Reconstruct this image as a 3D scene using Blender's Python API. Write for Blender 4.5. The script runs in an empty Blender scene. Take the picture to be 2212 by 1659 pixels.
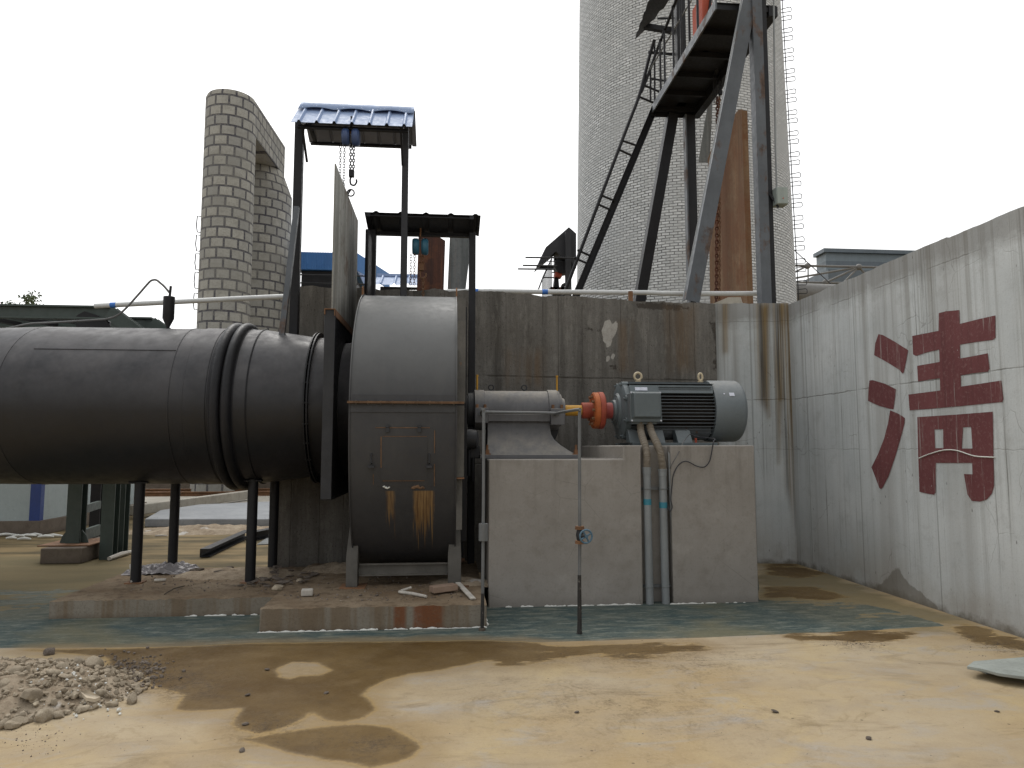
import bpy, bmesh, math, random
import numpy as np
from mathutils import Vector, Matrix
from mathutils.geometry import tessellate_polygon
R = math.radians
scene = bpy.context.scene
# ---------------------------------------------------------------- camera
F = 1540.0; U0 = 1106.0; V0 = 829.5; EYE = 1.6; PIT = R(5.16); YAW = R(5.2)
cam_d = bpy.data.cameras.new('camera'); cam = bpy.data.objects.new('camera', cam_d)
scene.collection.objects.link(cam)
cam_d.sensor_width = 36.0; cam_d.lens = F / 2212.0 * 36.0; cam_d.clip_end = 2000.0; cam_d.clip_start = 0.05
cam.location = (0, 0, EYE); cam.rotation_euler = (math.pi / 2 + PIT, 0, -YAW)
scene.camera = cam
# ---------------------------------------------------------------- world, sun, exposure
SUN_EL = R(56); SUN_AZ = R(-14)
w = bpy.data.worlds.new("World"); scene.world = w; w.use_nodes = True
nt = w.node_tree; nt.nodes.clear()
sky = nt.nodes.new('ShaderNodeTexSky'); sky.sky_type = 'NISHITA'; sky.sun_disc = False
sky.sun_elevation = SUN_EL; sky.sun_rotation = SUN_AZ; sky.air_density = 1.0; sky.dust_density = 4.0
hs = nt.nodes.new('ShaderNodeHueSaturation'); hs.inputs['Saturation'].default_value = 0.25
nt.links.new(sky.outputs[0], hs.inputs['Color'])
b1 = nt.nodes.new('ShaderNodeBackground'); b1.inputs[1].default_value = 0.05
nt.links.new(hs.outputs[0], b1.inputs[0])
tc = nt.nodes.new('ShaderNodeTexCoord'); nz = nt.nodes.new('ShaderNodeTexNoise')
nz.inputs['Scale'].default_value = 1.3; nz.inputs['Detail'].default_value = 2
nt.links.new(tc.outputs['Generated'], nz.inputs['Vector'])
rp = nt.nodes.new('ShaderNodeValToRGB')
rp.color_ramp.elements[0].position = 0.3; rp.color_ramp.elements[0].color = (0.93, 0.955, 0.985, 1)
rp.color_ramp.elements[1].position = 0.6; rp.color_ramp.elements[1].color = (1.06, 1.06, 1.05, 1)
nt.links.new(nz.outputs[0], rp.inputs[0])
# the cloud layer glows where the sun stands behind it and greys off away from it
sd = Vector((math.cos(SUN_EL) * math.sin(SUN_AZ), math.cos(SUN_EL) * math.cos(SUN_AZ), math.sin(SUN_EL)))
dt = nt.nodes.new('ShaderNodeVectorMath'); dt.operation = 'DOT_PRODUCT'; nt.links.new(tc.outputs['Generated'], dt.inputs[0]); dt.inputs[1].default_value = sd
gl = nt.nodes.new('ShaderNodeMapRange'); gl.interpolation_type = 'SMOOTHSTEP'; nt.links.new(dt.outputs['Value'], gl.inputs[0])
gl.inputs[1].default_value = 0.1; gl.inputs[2].default_value = 1.0; gl.inputs[3].default_value = 0.66; gl.inputs[4].default_value = 1.20
b2 = nt.nodes.new('ShaderNodeBackground'); nt.links.new(rp.outputs[0], b2.inputs[0]); nt.links.new(gl.outputs[0], b2.inputs[1])
ad = nt.nodes.new('ShaderNodeAddShader'); nt.links.new(b1.outputs[0], ad.inputs[0]); nt.links.new(b2.outputs[0], ad.inputs[1])
wo = nt.nodes.new('ShaderNodeOutputWorld'); nt.links.new(ad.outputs[0], wo.inputs[0])
sl = bpy.data.lights.new('sun', 'SUN'); sl.energy = 1.15; sl.angle = R(24); sl.color = (1, 0.96, 0.9)
so = bpy.data.objects.new('sun', sl); scene.collection.objects.link(so)
so.rotation_euler = (math.pi / 2 - SUN_EL, 0, math.pi - SUN_AZ)
scene.view_settings.view_transform = 'Standard'; scene.view_settings.look = 'None'
scene.view_settings.exposure = 0.0; scene.view_settings.gamma = 1.0
scene.render.engine = 'CYCLES'

# ---------------------------------------------------------------- pixel (2212x1659 view of the photo) -> point in the place
def ray(u, v):
    a = (u - U0) / F; b = (V0 - v) / F
    f = math.cos(PIT) - b * math.sin(PIT); z = math.sin(PIT) + b * math.cos(PIT)
    return (a * math.cos(YAW) + f * math.sin(YAW), -a * math.sin(YAW) + f * math.cos(YAW), z)
def P(u, v, Y):
    d = ray(u, v); t = Y / d[1]; return Vector((d[0] * t, Y, EYE + d[2] * t))
def G(u, v, z=0.0):
    d = ray(u, v); t = (z - EYE) / d[2]; return Vector((d[0] * t, d[1] * t, z))
def XP(u, v, x):
    d = ray(u, v); t = x / d[0]; return Vector((x, d[1] * t, EYE + d[2] * t))

# ---------------------------------------------------------------- mesh helpers
class MB:
    def __init__(s): s.v = []; s.f = []; s.sm = []; s.uv = {}
    def add(s, vs, fs, sm=False):
        o = len(s.v); s.v += [tuple(p) for p in vs]
        s.f += [[i + o for i in f] for f in fs]; s.sm += [sm] * len(fs); return s
    def box(s, x0, x1, y0, y1, z0, z1):
        return s.add([(x0,y0,z0),(x1,y0,z0),(x1,y1,z0),(x0,y1,z0),(x0,y0,z1),(x1,y0,z1),(x1,y1,z1),(x0,y1,z1)],
                     [(0,3,2,1),(4,5,6,7),(0,1,5,4),(1,2,6,5),(2,3,7,6),(3,0,4,7)])
    def ext(s, prof, p, q, up=(0, 0, 1), sm=False):
        """extrude a closed 2-D profile (side, up) from p to q"""
        p = Vector(p); q = Vector(q); d = (q - p).normalized(); up = Vector(up)
        if abs(d.dot(up)) > 0.98: up = Vector((0, 1, 0)) if abs(d.y) < 0.9 else Vector((1, 0, 0))
        sd = d.cross(up).normalized(); u = sd.cross(d).normalized(); n = len(prof)
        vs = [p + sd * a + u * b for a, b in prof] + [q + sd * a + u * b for a, b in prof]
        fs = [(i, (i + 1) % n, n + (i + 1) % n, n + i) for i in range(n)]
        return s.add(vs, fs + [tuple(range(n))[::-1], tuple(range(n, 2 * n))], sm)
    def beam(s, p, q, w_, h=None, up=(0, 0, 1)):
        h = h or w_; a = w_ / 2; b = h / 2
        return s.ext([(-a, -b), (a, -b), (a, b), (-a, b)], p, q, up)
    def chan(s, p, q, w_, h, t=0.012, up=(0, 0, 1)):
        a = w_ / 2; b = h / 2
        return s.ext([(-a,-b),(a,-b),(a,-b+t),(-a+t,-b+t),(-a+t,b-t),(a,b-t),(a,b),(-a,b)], p, q, up)
    def hbeam(s, p, q, w_, h, t=0.014, up=(0, 0, 1)):
        a = w_ / 2; b = h / 2; c = t / 2
        return s.ext([(-a,-b),(a,-b),(a,-b+t),(c,-b+t),(c,b-t),(a,b-t),(a,b),(-a,b),(-a,b-t),(-c,b-t),(-c,-b+t),(-a,-b+t)], p, q, up)
    def angle(s, p, q, w_, t=0.008, up=(0, 0, 1)):
        return s.ext([(0,0),(w_,0),(w_,t),(t,t),(t,w_),(0,w_)], p, q, up)
    def tube(s, pts, r, seg=12, cap=True, closed=False):
        pts = [Vector(p) for p in pts]; n = len(pts); vs = []; rs = r if isinstance(r, (list, tuple)) else [r] * n
        prev = None
        for i in range(n):
            if closed: d = pts[(i + 1) % n] - pts[i - 1]
            else: d = pts[min(i + 1, n - 1)] - pts[max(i - 1, 0)]
            d.normalize()
            if prev is None:
                a = Vector((0, 0, 1)) if abs(d.z) < 0.9 else Vector((1, 0, 0))
                x = d.cross(a).normalized()
            else: x = (prev - d * prev.dot(d)).normalized()
            prev = x; y = d.cross(x)
            for k in range(seg):
                t = 2 * math.pi * k / seg; vs.append(pts[i] + (x * math.cos(t) + y * math.sin(t)) * rs[i])
        fs = []; m = n if closed else n - 1
        for i in range(m):
            j = (i + 1) % n
            for k in range(seg):
                l = (k + 1) % seg; fs.append((i * seg + k, i * seg + l, j * seg + l, j * seg + k))
        s.add(vs, fs, True)
        if cap and not closed:
            s.add(vs[:seg], [tuple(range(seg))[::-1]]); s.add(vs[-seg:], [tuple(range(seg))])
        return s
    def lathe(s, prof, o, axis='X', seg=48, sm=True, a0=0, a1=2 * math.pi, uvs=None):
        """prof: (t along axis, radius)"""
        o = Vector(o); full = abs(a1 - a0 - 2 * math.pi) < 1e-6; n = len(prof)
        A, B, C_ = {'X': (Vector((1,0,0)), Vector((0,1,0)), Vector((0,0,1))), 'Y': (Vector((0,1,0)), Vector((0,0,1)), Vector((1,0,0))),
                    'Z': (Vector((0,0,1)), Vector((1,0,0)), Vector((0,1,0)))}[axis] if isinstance(axis, str) else axis
        cols = seg + 1; vs = []
        for k in range(cols):
            t = a0 + (a1 - a0) * k / seg
            for (h, r) in prof: vs.append(o + A * h + (B * math.cos(t) + C_ * math.sin(t)) * r)
        fs = []
        for k in range(seg):
            for i in range(n - 1):
                fs.append((k * n + i, (k + 1) * n + i, (k + 1) * n + i + 1, k * n + i + 1))
        if uvs:
            base = len(s.f)
            for q, f in enumerate(fs): s.uv[base + q] = [uvs(divmod(i, n)[0] * (a1 - a0) / seg, prof[i % n][0], prof[i % n][1]) for i in f]
        return s.add(vs, fs, sm)
    def cyl(s, p, q, r, seg=20, r2=None): return s.tube([p, q], [r, r if r2 is None else r2], seg)
    def prism(s, poly, vec):
        n = len(poly); poly = [Vector(p) for p in poly]; vec = Vector(vec)
        tris = tessellate_polygon([poly])
        vs = poly + [p + vec for p in poly]
        fs = [tuple(t) for t in tris] + [tuple(i + n for i in t) for t in tris] + [(i, (i + 1) % n, n + (i + 1) % n, n + i) for i in range(n)]
        return s.add(vs, fs)
    def ring(s, c, r, rr, axis='X', seg=24, tseg=8, sx=1.0):
        A, B = {'X': (Vector((0,1,0)), Vector((0,0,1))), 'Y': (Vector((1,0,0)), Vector((0,0,1))), 'Z': (Vector((1,0,0)), Vector((0,1,0)))}[axis]
        return s.tube([Vector(c) + A * math.cos(t) * r * sx + B * math.sin(t) * r for t in [2 * math.pi * i / seg for i in range(seg)]], rr, tseg, closed=True)
    def build(s, name, mat, parent=None, bevel=0.0, sharp=35, org=None, attrs=None):
        me = bpy.data.meshes.new(name)
        if parent is not None: off = Vector(parent['_w'])
        elif org is not None: off = Vector(org)
        else:
            a = np.array(s.v); off = Vector(((a[:,0].min()+a[:,0].max())/2, (a[:,1].min()+a[:,1].max())/2, a[:,2].min()))
        me.from_pydata([(p[0]-off.x, p[1]-off.y, p[2]-off.z) for p in s.v], [], s.f)
        me.polygons.foreach_set('use_smooth', s.sm)
        if s.uv:
            ul = me.uv_layers.new(name='UVMap')
            for pi, uvs_ in s.uv.items():
                p = me.polygons[pi]
                for k, li in enumerate(p.loop_indices): ul.data[li].uv = uvs_[k]
        if attrs:
            for k, arr in attrs.items():
                at = me.attributes.new(k, 'FLOAT', 'POINT'); at.data.foreach_set('value', np.asarray(arr, dtype=np.float32))
        bm = bmesh.new(); bm.from_mesh(me)
        if not attrs: bmesh.ops.remove_doubles(bm, verts=bm.verts, dist=1e-5)
        bmesh.ops.recalc_face_normals(bm, faces=bm.faces); bm.to_mesh(me); bm.free()
        me.set_sharp_from_angle(angle=R(sharp))
        me.materials.append(mat); me.update()
        o = bpy.data.objects.new(name, me); scene.collection.objects.link(o)
        o['_w'] = tuple(off)
        if parent is not None: o.parent = parent
        else: o.location = off
        if bevel:
            b = o.modifiers.new('bevel', 'BEVEL'); b.width = bevel; b.segments = 2; b.limit_method = 'ANGLE'; b.angle_limit = R(40)
            b.harden_normals = False
        return o
def thing(name, loc, label, cat, group=None):
    o = bpy.data.objects.new(name, None); scene.collection.objects.link(o); o.location = loc
    o.empty_display_size = 0.2; o['_w'] = tuple(loc); return tag(o, label, cat, group)
def tag(o, label=None, cat=None, group=None, kind=None):
    if label: o['label'] = label
    if cat: o['category'] = cat
    if group: o['group'] = group
    if kind: o['kind'] = kind
    return o
def arc(c, r, a0, a1, n, A, B):
    c = Vector(c); A = Vector(A); B = Vector(B)
    return [c + A * math.cos(R(a0 + (a1 - a0) * i / n)) * r + B * math.sin(R(a0 + (a1 - a0) * i / n)) * r for i in range(n + 1)]
def curve(pts, n=8):
    """Catmull-Rom through the points"""
    p = [Vector(q) for q in pts]; p = [p[0] * 2 - p[1]] + p + [p[-1] * 2 - p[-2]]; out = []
    for i in range(1, len(p) - 2):
        for k in range(n):
            t = k / n
            out.append(0.5 * ((2 * p[i]) + (p[i+1] - p[i-1]) * t + (2*p[i-1] - 5*p[i] + 4*p[i+1] - p[i+2]) * t * t + (3*p[i] - p[i-1] - 3*p[i+1] + p[i+2]) * t ** 3))
    return out + [p[-2]]
def sdf(px, py, poly):
    """signed distance, negative inside"""
    poly = np.array(poly, float); d = np.full(px.shape, 1e9); ins = np.zeros(px.shape, bool); n = len(poly)
    for i in range(n):
        a = poly[i]; b = poly[(i + 1) % n]; e = b - a; wx = px - a[0]; wy = py - a[1]
        t = np.clip((wx * e[0] + wy * e[1]) / (e @ e + 1e-12), 0, 1)
        d = np.minimum(d, (wx - e[0] * t) ** 2 + (wy - e[1] * t) ** 2)
        c = ((a[1] > py) != (b[1] > py)) & (px < (b[0] - a[0]) * (py - a[1]) / (b[1] - a[1] + 1e-12) + a[0])
        ins ^= c
    d = np.sqrt(d); return np.where(ins, -d, d)
def mask(px, py, polys, wid):
    m = np.zeros(px.shape)
    for p in polys: m = np.maximum(m, np.clip(0.5 - sdf(px, py, p) / wid, 0, 1))
    return m

# ---------------------------------------------------------------- material helpers
class NT:
    def __init__(s, name):
        s.mat = bpy.data.materials.new(name); s.mat.use_nodes = True; s.t = s.mat.node_tree
        s.b = s.t.nodes['Principled BSDF']; s._pos = None
    def node(s, typ, props=None, **inp):
        n = s.t.nodes.new(typ)
        for k, v in (props or {}).items(): setattr(n, k, v)
        for k, v in inp.items(): s.set(n.inputs[k.replace('_', ' ')], v)
        return n
    def set(s, sock, v):
        if isinstance(v, bpy.types.NodeSocket): s.t.links.new(v, sock)
        elif isinstance(v, (tuple, list)) and len(v) == 3 and sock.type == 'RGBA': sock.default_value = (*v, 1)
        else: sock.default_value = v
    def pos(s):
        if s._pos is None: s._pos = s.t.nodes.new('ShaderNodeNewGeometry').outputs['Position']
        return s._pos
    def obj(s): return s.t.nodes.new('ShaderNodeTexCoord').outputs['Object']
    def nrm(s): return s.t.nodes.new('ShaderNodeNewGeometry').outputs['Normal']
    def attr(s, n): return s.node('ShaderNodeAttribute', {'attribute_name': n}).outputs['Fac']
    def sep(s, v):
        n = s.t.nodes.new('ShaderNodeSeparateXYZ'); s.set(n.inputs[0], v); return n.outputs
    def vs(s, v, sc):
        n = s.node('ShaderNodeVectorMath', {'operation': 'MULTIPLY'}); s.set(n.inputs[0], v); n.inputs[1].default_value = sc; return n.outputs[0]
    def noise(s, scale=1.0, detail=4, rough=0.55, st=(1, 1, 1), vec=None, dist=0.0, col=False):
        v = s.vs(vec if vec is not None else s.pos(), st)
        n = s.node('ShaderNodeTexNoise', Vector=v, Scale=scale, Detail=detail, Roughness=rough, Distortion=dist)
        return n.outputs['Color' if col else 'Fac']
    def vor(s, scale, st=(1,1,1), feature='F1', vec=None, out='Distance', dims='3D', w_=None, rnd=1.0):
        n = s.node('ShaderNodeTexVoronoi', {'feature': feature, 'voronoi_dimensions': dims}, Scale=scale, Randomness=rnd)
        if dims == '1D': s.set(n.inputs['W'], w_)
        else: s.set(n.inputs['Vector'], s.vs(vec if vec is not None else s.pos(), st))
        return n.outputs[out]
    def m(s, op, a, b=None, c=None):
        n = s.node('ShaderNodeMath', {'operation': op}); s.set(n.inputs[0], a)
        if b is not None: s.set(n.inputs[1], b)
        if c is not None: s.set(n.inputs[2], c)
        return n.outputs[0]
    def mr(s, x, a, b, c=0.0, d=1.0, smooth=False):
        n = s.node('ShaderNodeMapRange', {'interpolation_type': 'SMOOTHSTEP' if smooth else 'LINEAR'})
        for i, v in enumerate((x, a, b, c, d)): s.set(n.inputs[i], v)
        return n.outputs[0]
    def mix(s, f, a, b, mode='MIX'):
        n = s.node('ShaderNodeMix', {'data_type': 'RGBA', 'blend_type': mode})
        s.set(n.inputs[0], f); s.set(n.inputs[6], a); s.set(n.inputs[7], b); return n.outputs[2]
    def mul(s, a, *r):
        for q in r: a = s.m('MULTIPLY', a, q)
        return a
    def out(s, col=None, rough=None, bump=None, bs=0.3, bd=0.01, metal=None, spec=None):
        if col is not None: s.set(s.b.inputs['Base Color'], col)
        if rough is not None: s.set(s.b.inputs['Roughness'], rough)
        if metal is not None: s.set(s.b.inputs['Metallic'], metal)
        if spec is not None: s.set(s.b.inputs['Specular IOR Level'], spec)
        if bump is not None:
            b = s.node('ShaderNodeBump', Strength=bs, Distance=bd, Height=bump); s.t.links.new(b.outputs[0], s.b.inputs['Normal'])
        return s.mat

def paint(name, base, rough=0.5, var=0.25, rust=0.0, rcol=(0.16, 0.06, 0.025), dust_toplight=0.0, dcol=(0.22, 0.19, 0.15), sc=2.0, streak=0.3, spec=0.5, bs=0.15, obj=False, dlo=0.25):
    n = NT(name); vec = n.obj() if obj else n.pos()
    a = n.noise(sc, 5, 0.6, vec=vec); b = n.noise(sc * 9, 3, 0.6, vec=vec); c = n.noise(sc * 3, 3, 0.6, (3, 3, 0.25), vec=vec)
    dk = tuple(x * (1 - var) for x in base); lt = tuple(min(1, x * (1 + var)) for x in base)
    col = n.mix(n.mr(a, 0.3, 0.7), dk, lt)
    col = n.mix(n.mul(n.mr(c, 0.45, 0.75), streak), col, tuple(x * 0.55 for x in base))
    col = n.mix(n.mul(n.mr(b, 0.55, 0.8), 0.35), col, tuple(x * 0.7 + 0.004 for x in base))
    g_ = n.noise(sc * 26, 4, 0.75, vec=vec); col = n.mix(n.mul(n.mr(g_, 0.58, 0.72), 0.4), col, tuple(x * 0.55 for x in base)); col = n.mix(n.mul(n.mr(g_, 0.42, 0.30), 0.22), col, tuple(min(1, x * 1.7 + 0.002) for x in base))
    r = n.mr(b, 0.3, 0.7, rough - 0.08, rough + 0.12)
    if dust_toplight:
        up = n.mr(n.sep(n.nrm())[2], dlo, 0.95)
        f = n.mul(up, n.mr(n.noise(sc * 2.5, 4, 0.7, vec=vec), 0.25, 0.7), dust_toplight)
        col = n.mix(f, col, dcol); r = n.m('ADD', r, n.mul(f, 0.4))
    if rust:
        rm = n.noise(sc * 1.7, 6, 0.7, (1, 1, 0.5), vec=vec); lo = 0.72 - rust * 0.4
        rc = n.mix(n.mr(n.noise(sc * 12, 3, 0.6, vec=vec), 0.35, 0.7), rcol, tuple(min(1, x * 2.1) for x in rcol))
        f = n.mr(rm, lo, lo + 0.07); col = n.mix(f, col, rc); r = n.m('ADD', r, n.mul(f, 0.3))
    return n.out(col, r, b, bs, 0.004, spec=spec)

M = {}
M['duct'] = paint('black_duct_paint', (0.0115, 0.0120, 0.0150), 0.42, 0.35, 0.03, dust_toplight=0.85, dcol=(0.165, 0.158, 0.160), sc=0.9, streak=0.35, spec=0.42, bs=0.3, dlo=-0.12)  # settled dust plus painted top light, fading out just below the sides
M['duct_pale'] = paint('grey_duct_paint', (0.05, 0.05, 0.045), 0.5, 0.25, 0.0, dust_toplight=0.95, dcol=(0.27, 0.26, 0.24), sc=1.2)
M['black'] = paint('black_steel', (0.011, 0.011, 0.013), 0.5, 0.3, 0.06, rcol=(0.05, 0.025, 0.015), sc=3, spec=0.3)
M['darkgrey'] = paint('dark_grey_steel', (0.030, 0.031, 0.034), 0.5, 0.3, 0.14, rcol=(0.07, 0.035, 0.02), sc=2.5, dust_toplight=0.35, dcol=(0.15, 0.14, 0.12), spec=0.3)
M['bluegrey'] = paint('blue_grey_steel', (0.078, 0.088, 0.100), 0.45, 0.25, 0.40, rcol=(0.055, 0.036, 0.027), sc=1.3)
M['rust'] = paint('rusty_steel', (0.19, 0.095, 0.045), 0.8, 0.4, 0.3, rcol=(0.09, 0.045, 0.03), sc=4, streak=0.5)
M['rustbright'] = paint('bright_rust', (0.15, 0.085, 0.045), 0.85, 0.45, 0.25, rcol=(0.24, 0.13, 0.05), sc=14, streak=0.5)
M['motor'] = paint('motor_grey_paint', (0.105, 0.128, 0.136), 0.42, 0.12, 0.0, sc=3, dust_toplight=0.5, dcol=(0.24, 0.235, 0.22), streak=0.1)
M['cowl'] = paint('cowl_grey_paint', (0.135, 0.158, 0.168), 0.45, 0.06, 0.0, sc=3, dust_toplight=0.7, dcol=(0.32, 0.31, 0.29), streak=0.08)
M['fins'] = paint('motor_fin_paint', (0.075, 0.088, 0.098), 0.5, 0.25, 0.22, rcol=(0.07, 0.035, 0.02), sc=5, dust_toplight=0.7, dcol=(0.26, 0.22, 0.18))
M['fincore'] = paint('oily_motor_core', (0.030, 0.024, 0.02), 0.6, 0.35, 0.15, rcol=(0.05, 0.03, 0.015), sc=5)
M['bearing'] = paint('bearing_grey_paint', (0.105, 0.105, 0.11), 0.5, 0.18, 0.08, rcol=(0.13, 0.10, 0.075), sc=3, dust_toplight=0.95, dcol=(0.33, 0.30, 0.25), streak=0.3)
M['coupling'] = paint('orange_red_primer', (0.30, 0.052, 0.025), 0.65, 0.3, 0.0, sc=7, dust_toplight=0.4, dcol=(0.34, 0.16, 0.11))
M['orange'] = paint('orange_primer', (0.38, 0.095, 0.02), 0.65, 0.25, 0.0, sc=7, dust_toplight=0.3, dcol=(0.36, 0.18, 0.10))
M['pinkred'] = paint('faded_red_primer', (0.34, 0.065, 0.055), 0.6, 0.2, 0.0, sc=7, dust_toplight=0.4, dcol=(0.44, 0.22, 0.19))
M['yellow'] = paint('yellow_paint', (0.48, 0.25, 0.02), 0.55, 0.15, 0.1, sc=9)
M['pipegrey'] = paint('grey_pipe_paint', (0.13, 0.137, 0.14), 0.45, 0.2, 0.10, rcol=(0.1, 0.07, 0.05), sc=5, dust_toplight=0.5, dcol=(0.3, 0.28, 0.25))
M['pvc'] = paint('white_plastic_pipe', (0.58, 0.59, 0.58), 0.35, 0.06, 0.0, sc=4, streak=0.2)
M['conduit'] = paint('pale_grey_conduit', (0.215, 0.23, 0.235), 0.4, 0.10, 0.0, sc=3, streak=0.4)
M['flex'] = paint('beige_flexible_hose', (0.21, 0.18, 0.14), 0.7, 0.2, 0.0, sc=9)
M['tape'] = paint('blue_tape', (0.03, 0.20, 0.27), 0.5, 0.1)
M['bluetape'] = paint('bright_blue_tape', (0.04, 0.17, 0.55), 0.5, 0.1)
M['cable'] = paint('black_cable', (0.02, 0.02, 0.025), 0.5, 0.1)
M['wheel'] = paint('blue_handwheel_paint', (0.07, 0.14, 0.20), 0.45, 0.2, 0.15, rcol=(0.12, 0.09, 0.06), sc=12)
M['bluesheet'] = paint('blue_roof_sheet', (0.235, 0.32, 0.50), 0.5, 0.10, 0.0, sc=2, dust_toplight=0.5, dcol=(0.36, 0.43, 0.56), streak=0.25)
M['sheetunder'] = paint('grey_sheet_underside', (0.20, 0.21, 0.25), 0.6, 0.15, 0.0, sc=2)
M['blackroof'] = paint('dark_weathered_roof_sheet', (0.018, 0.019, 0.022), 0.6, 0.3, 0.05, sc=3, dust_toplight=0.15)
M['bluewall'] = paint('blue_cladding', (0.045, 0.18, 0.46), 0.5, 0.1, 0.0, sc=0.5)
M['greysheet'] = paint('grey_cladding', (0.155, 0.19, 0.21), 0.5, 0.1, 0.0, sc=0.3)
M['greysheet_dark'] = paint('dark_grey_cladding', (0.105, 0.13, 0.15), 0.5, 0.1, 0.0, sc=0.3)
M['truss'] = paint('pale_truss_paint', (0.17, 0.165, 0.155), 0.6, 0.2, 0.1, sc=1)
M['green'] = paint('green_steel', (0.042, 0.060, 0.052), 0.5, 0.2, 0.05, sc=1.5, dust_toplight=0.7, dcol=(0.13, 0.155, 0.14))
M['whitewall'] = paint('white_panel', (0.33, 0.38, 0.38), 0.5, 0.08, 0.0, sc=0.8, streak=0.2)
M['bluestripe'] = paint('blue_stripe_paint', (0.010, 0.035, 0.17), 0.4, 0.15)
M['cable_pale'] = paint('grey_cable', (0.10, 0.10, 0.10), 0.5, 0.1)
M['cream'] = paint('cream_rusty_eyebolt', (0.52, 0.44, 0.30), 0.6, 0.2, 0.22, rcol=(0.25, 0.13, 0.05), sc=20)
M['sticker'] = paint('white_sticker', (0.62, 0.64, 0.72), 0.35, 0.1, 0, sc=20)
M['caulk'] = paint('white_foam_mortar', (0.62, 0.62, 0.58), 0.8, 0.2, 0.12, rcol=(0.3, 0.25, 0.18), sc=9)
M['boxgrey'] = paint('pale_green_grey_box', (0.27, 0.31, 0.29), 0.5, 0.1)
M['wood'] = paint('weathered_wood', (0.24, 0.20, 0.15), 0.8, 0.3, 0, sc=5)
M['whitewood'] = paint('pale_scrap', (0.46, 0.43, 0.38), 0.8, 0.25, 0, sc=9)
M['sheetpale'] = paint('pale_board', (0.27, 0.29, 0.265), 0.8, 0.2, 0, sc=4)
M['plastic'] = paint('crumpled_film', (0.25, 0.235, 0.24), 0.45, 0.3, 0, sc=7)
M['redmachine'] = paint('red_primer', (0.42, 0.07, 0.03), 0.6, 0.2, 0.1)
M['bark'] = paint('bark', (0.07, 0.055, 0.04), 0.9, 0.3)

def m_leaf():
    n = NT('foliage'); c = n.mix(n.mr(n.noise(1.5, 3), 0.35, 0.65), (0.05, 0.08, 0.035), (0.11, 0.14, 0.07)); return n.out(c, 0.7)
M['leaf'] = m_leaf()
M['footgrey'] = paint('dusty_foot_paint', (0.085, 0.08, 0.07), 0.6, 0.25, 0.15, rcol=(0.1, 0.06, 0.035), sc=5, dust_toplight=0.8, dcol=(0.24, 0.21, 0.17))
M['tar'] = paint('speckled_tarred_pipe', (0.022, 0.02, 0.018), 0.7, 0.4, 0.34, rcol=(0.16, 0.15, 0.13), sc=22)

def m_casing():
    n = NT('fan_casing_paint'); x, y, z = n.sep(n.pos())
    a = n.noise(1.2, 5, 0.6); b = n.noise(18, 4, 0.6); c = n.noise(7, 4, 0.65, (1, 1, 0.12)); d = n.noise(3.2, 5, 0.7)
    col = n.mix(n.mr(a, 0.3, 0.7), (0.026, 0.027, 0.031), (0.042, 0.043, 0.046))
    col = n.mix(n.mul(n.mr(c, 0.5, 0.8), 0.35), col, (0.068, 0.067, 0.064))
    up = n.mr(n.sep(n.nrm())[2], -0.02, 0.95)   # road dust plus painted top light on everything that faces up
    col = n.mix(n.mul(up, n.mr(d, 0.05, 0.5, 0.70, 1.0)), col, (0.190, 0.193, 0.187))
    col = n.mix(n.mul(n.mr(d, 0.62, 0.72), n.mr(b, 0.45, 0.6), 0.5), col, (0.10, 0.065, 0.04))
    # rust that runs down below the access door
    st = n.noise(1, 4, 0.7, (26, 0, 1.1)); st2 = n.noise(1, 3, 0.7, (60, 0, 2.5))
    ln_ = n.noise(1, 3, 0.7, (34, 0, 0)); fine_ = n.noise(1, 3, 0.75, (75, 0, 3.0)); wig = n.mul(n.m('SUBTRACT', n.noise(1, 3, 0.6, (3, 0, 9)), 0.5), 0.05); xw_ = n.m('ADD', x, wig)
    def run(x0, x1, z0, z1, f):
        w_ = n.mul(n.mr(xw_, x0, x0 + 0.03), n.mr(xw_, x1 - 0.03, x1, 1, 0), n.mr(z, z1, z1 - 0.01))
        L = z1 - z0; end = n.m('SUBTRACT', z1, n.mul(n.mr(ln_, 0.30, 0.66), L)); body = n.mr(n.m('SUBTRACT', z, end), -0.02, 0.05)
        hole = n.mr(n.m('ADD', fine_, n.mul(n.mr(z, z0, z1), 0.30)), 0.52, 0.60); return n.mul(w_, body, hole, f)
    f = n.m('MAXIMUM', run(-0.335, -0.115, 0.45, 1.19, 1.0), run(-0.60, -0.50, 0.62, 1.19, 0.8))
    rc = n.mix(n.mr(st2, 0.35, 0.65), (0.075, 0.034, 0.014), (0.27, 0.17, 0.07))
    col = n.mix(f, col, rc)
    return n.out(col, n.mr(b, 0.3, 0.7, 0.42, 0.6), b, 0.12, 0.004)
M['casing'] = m_casing()

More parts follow.
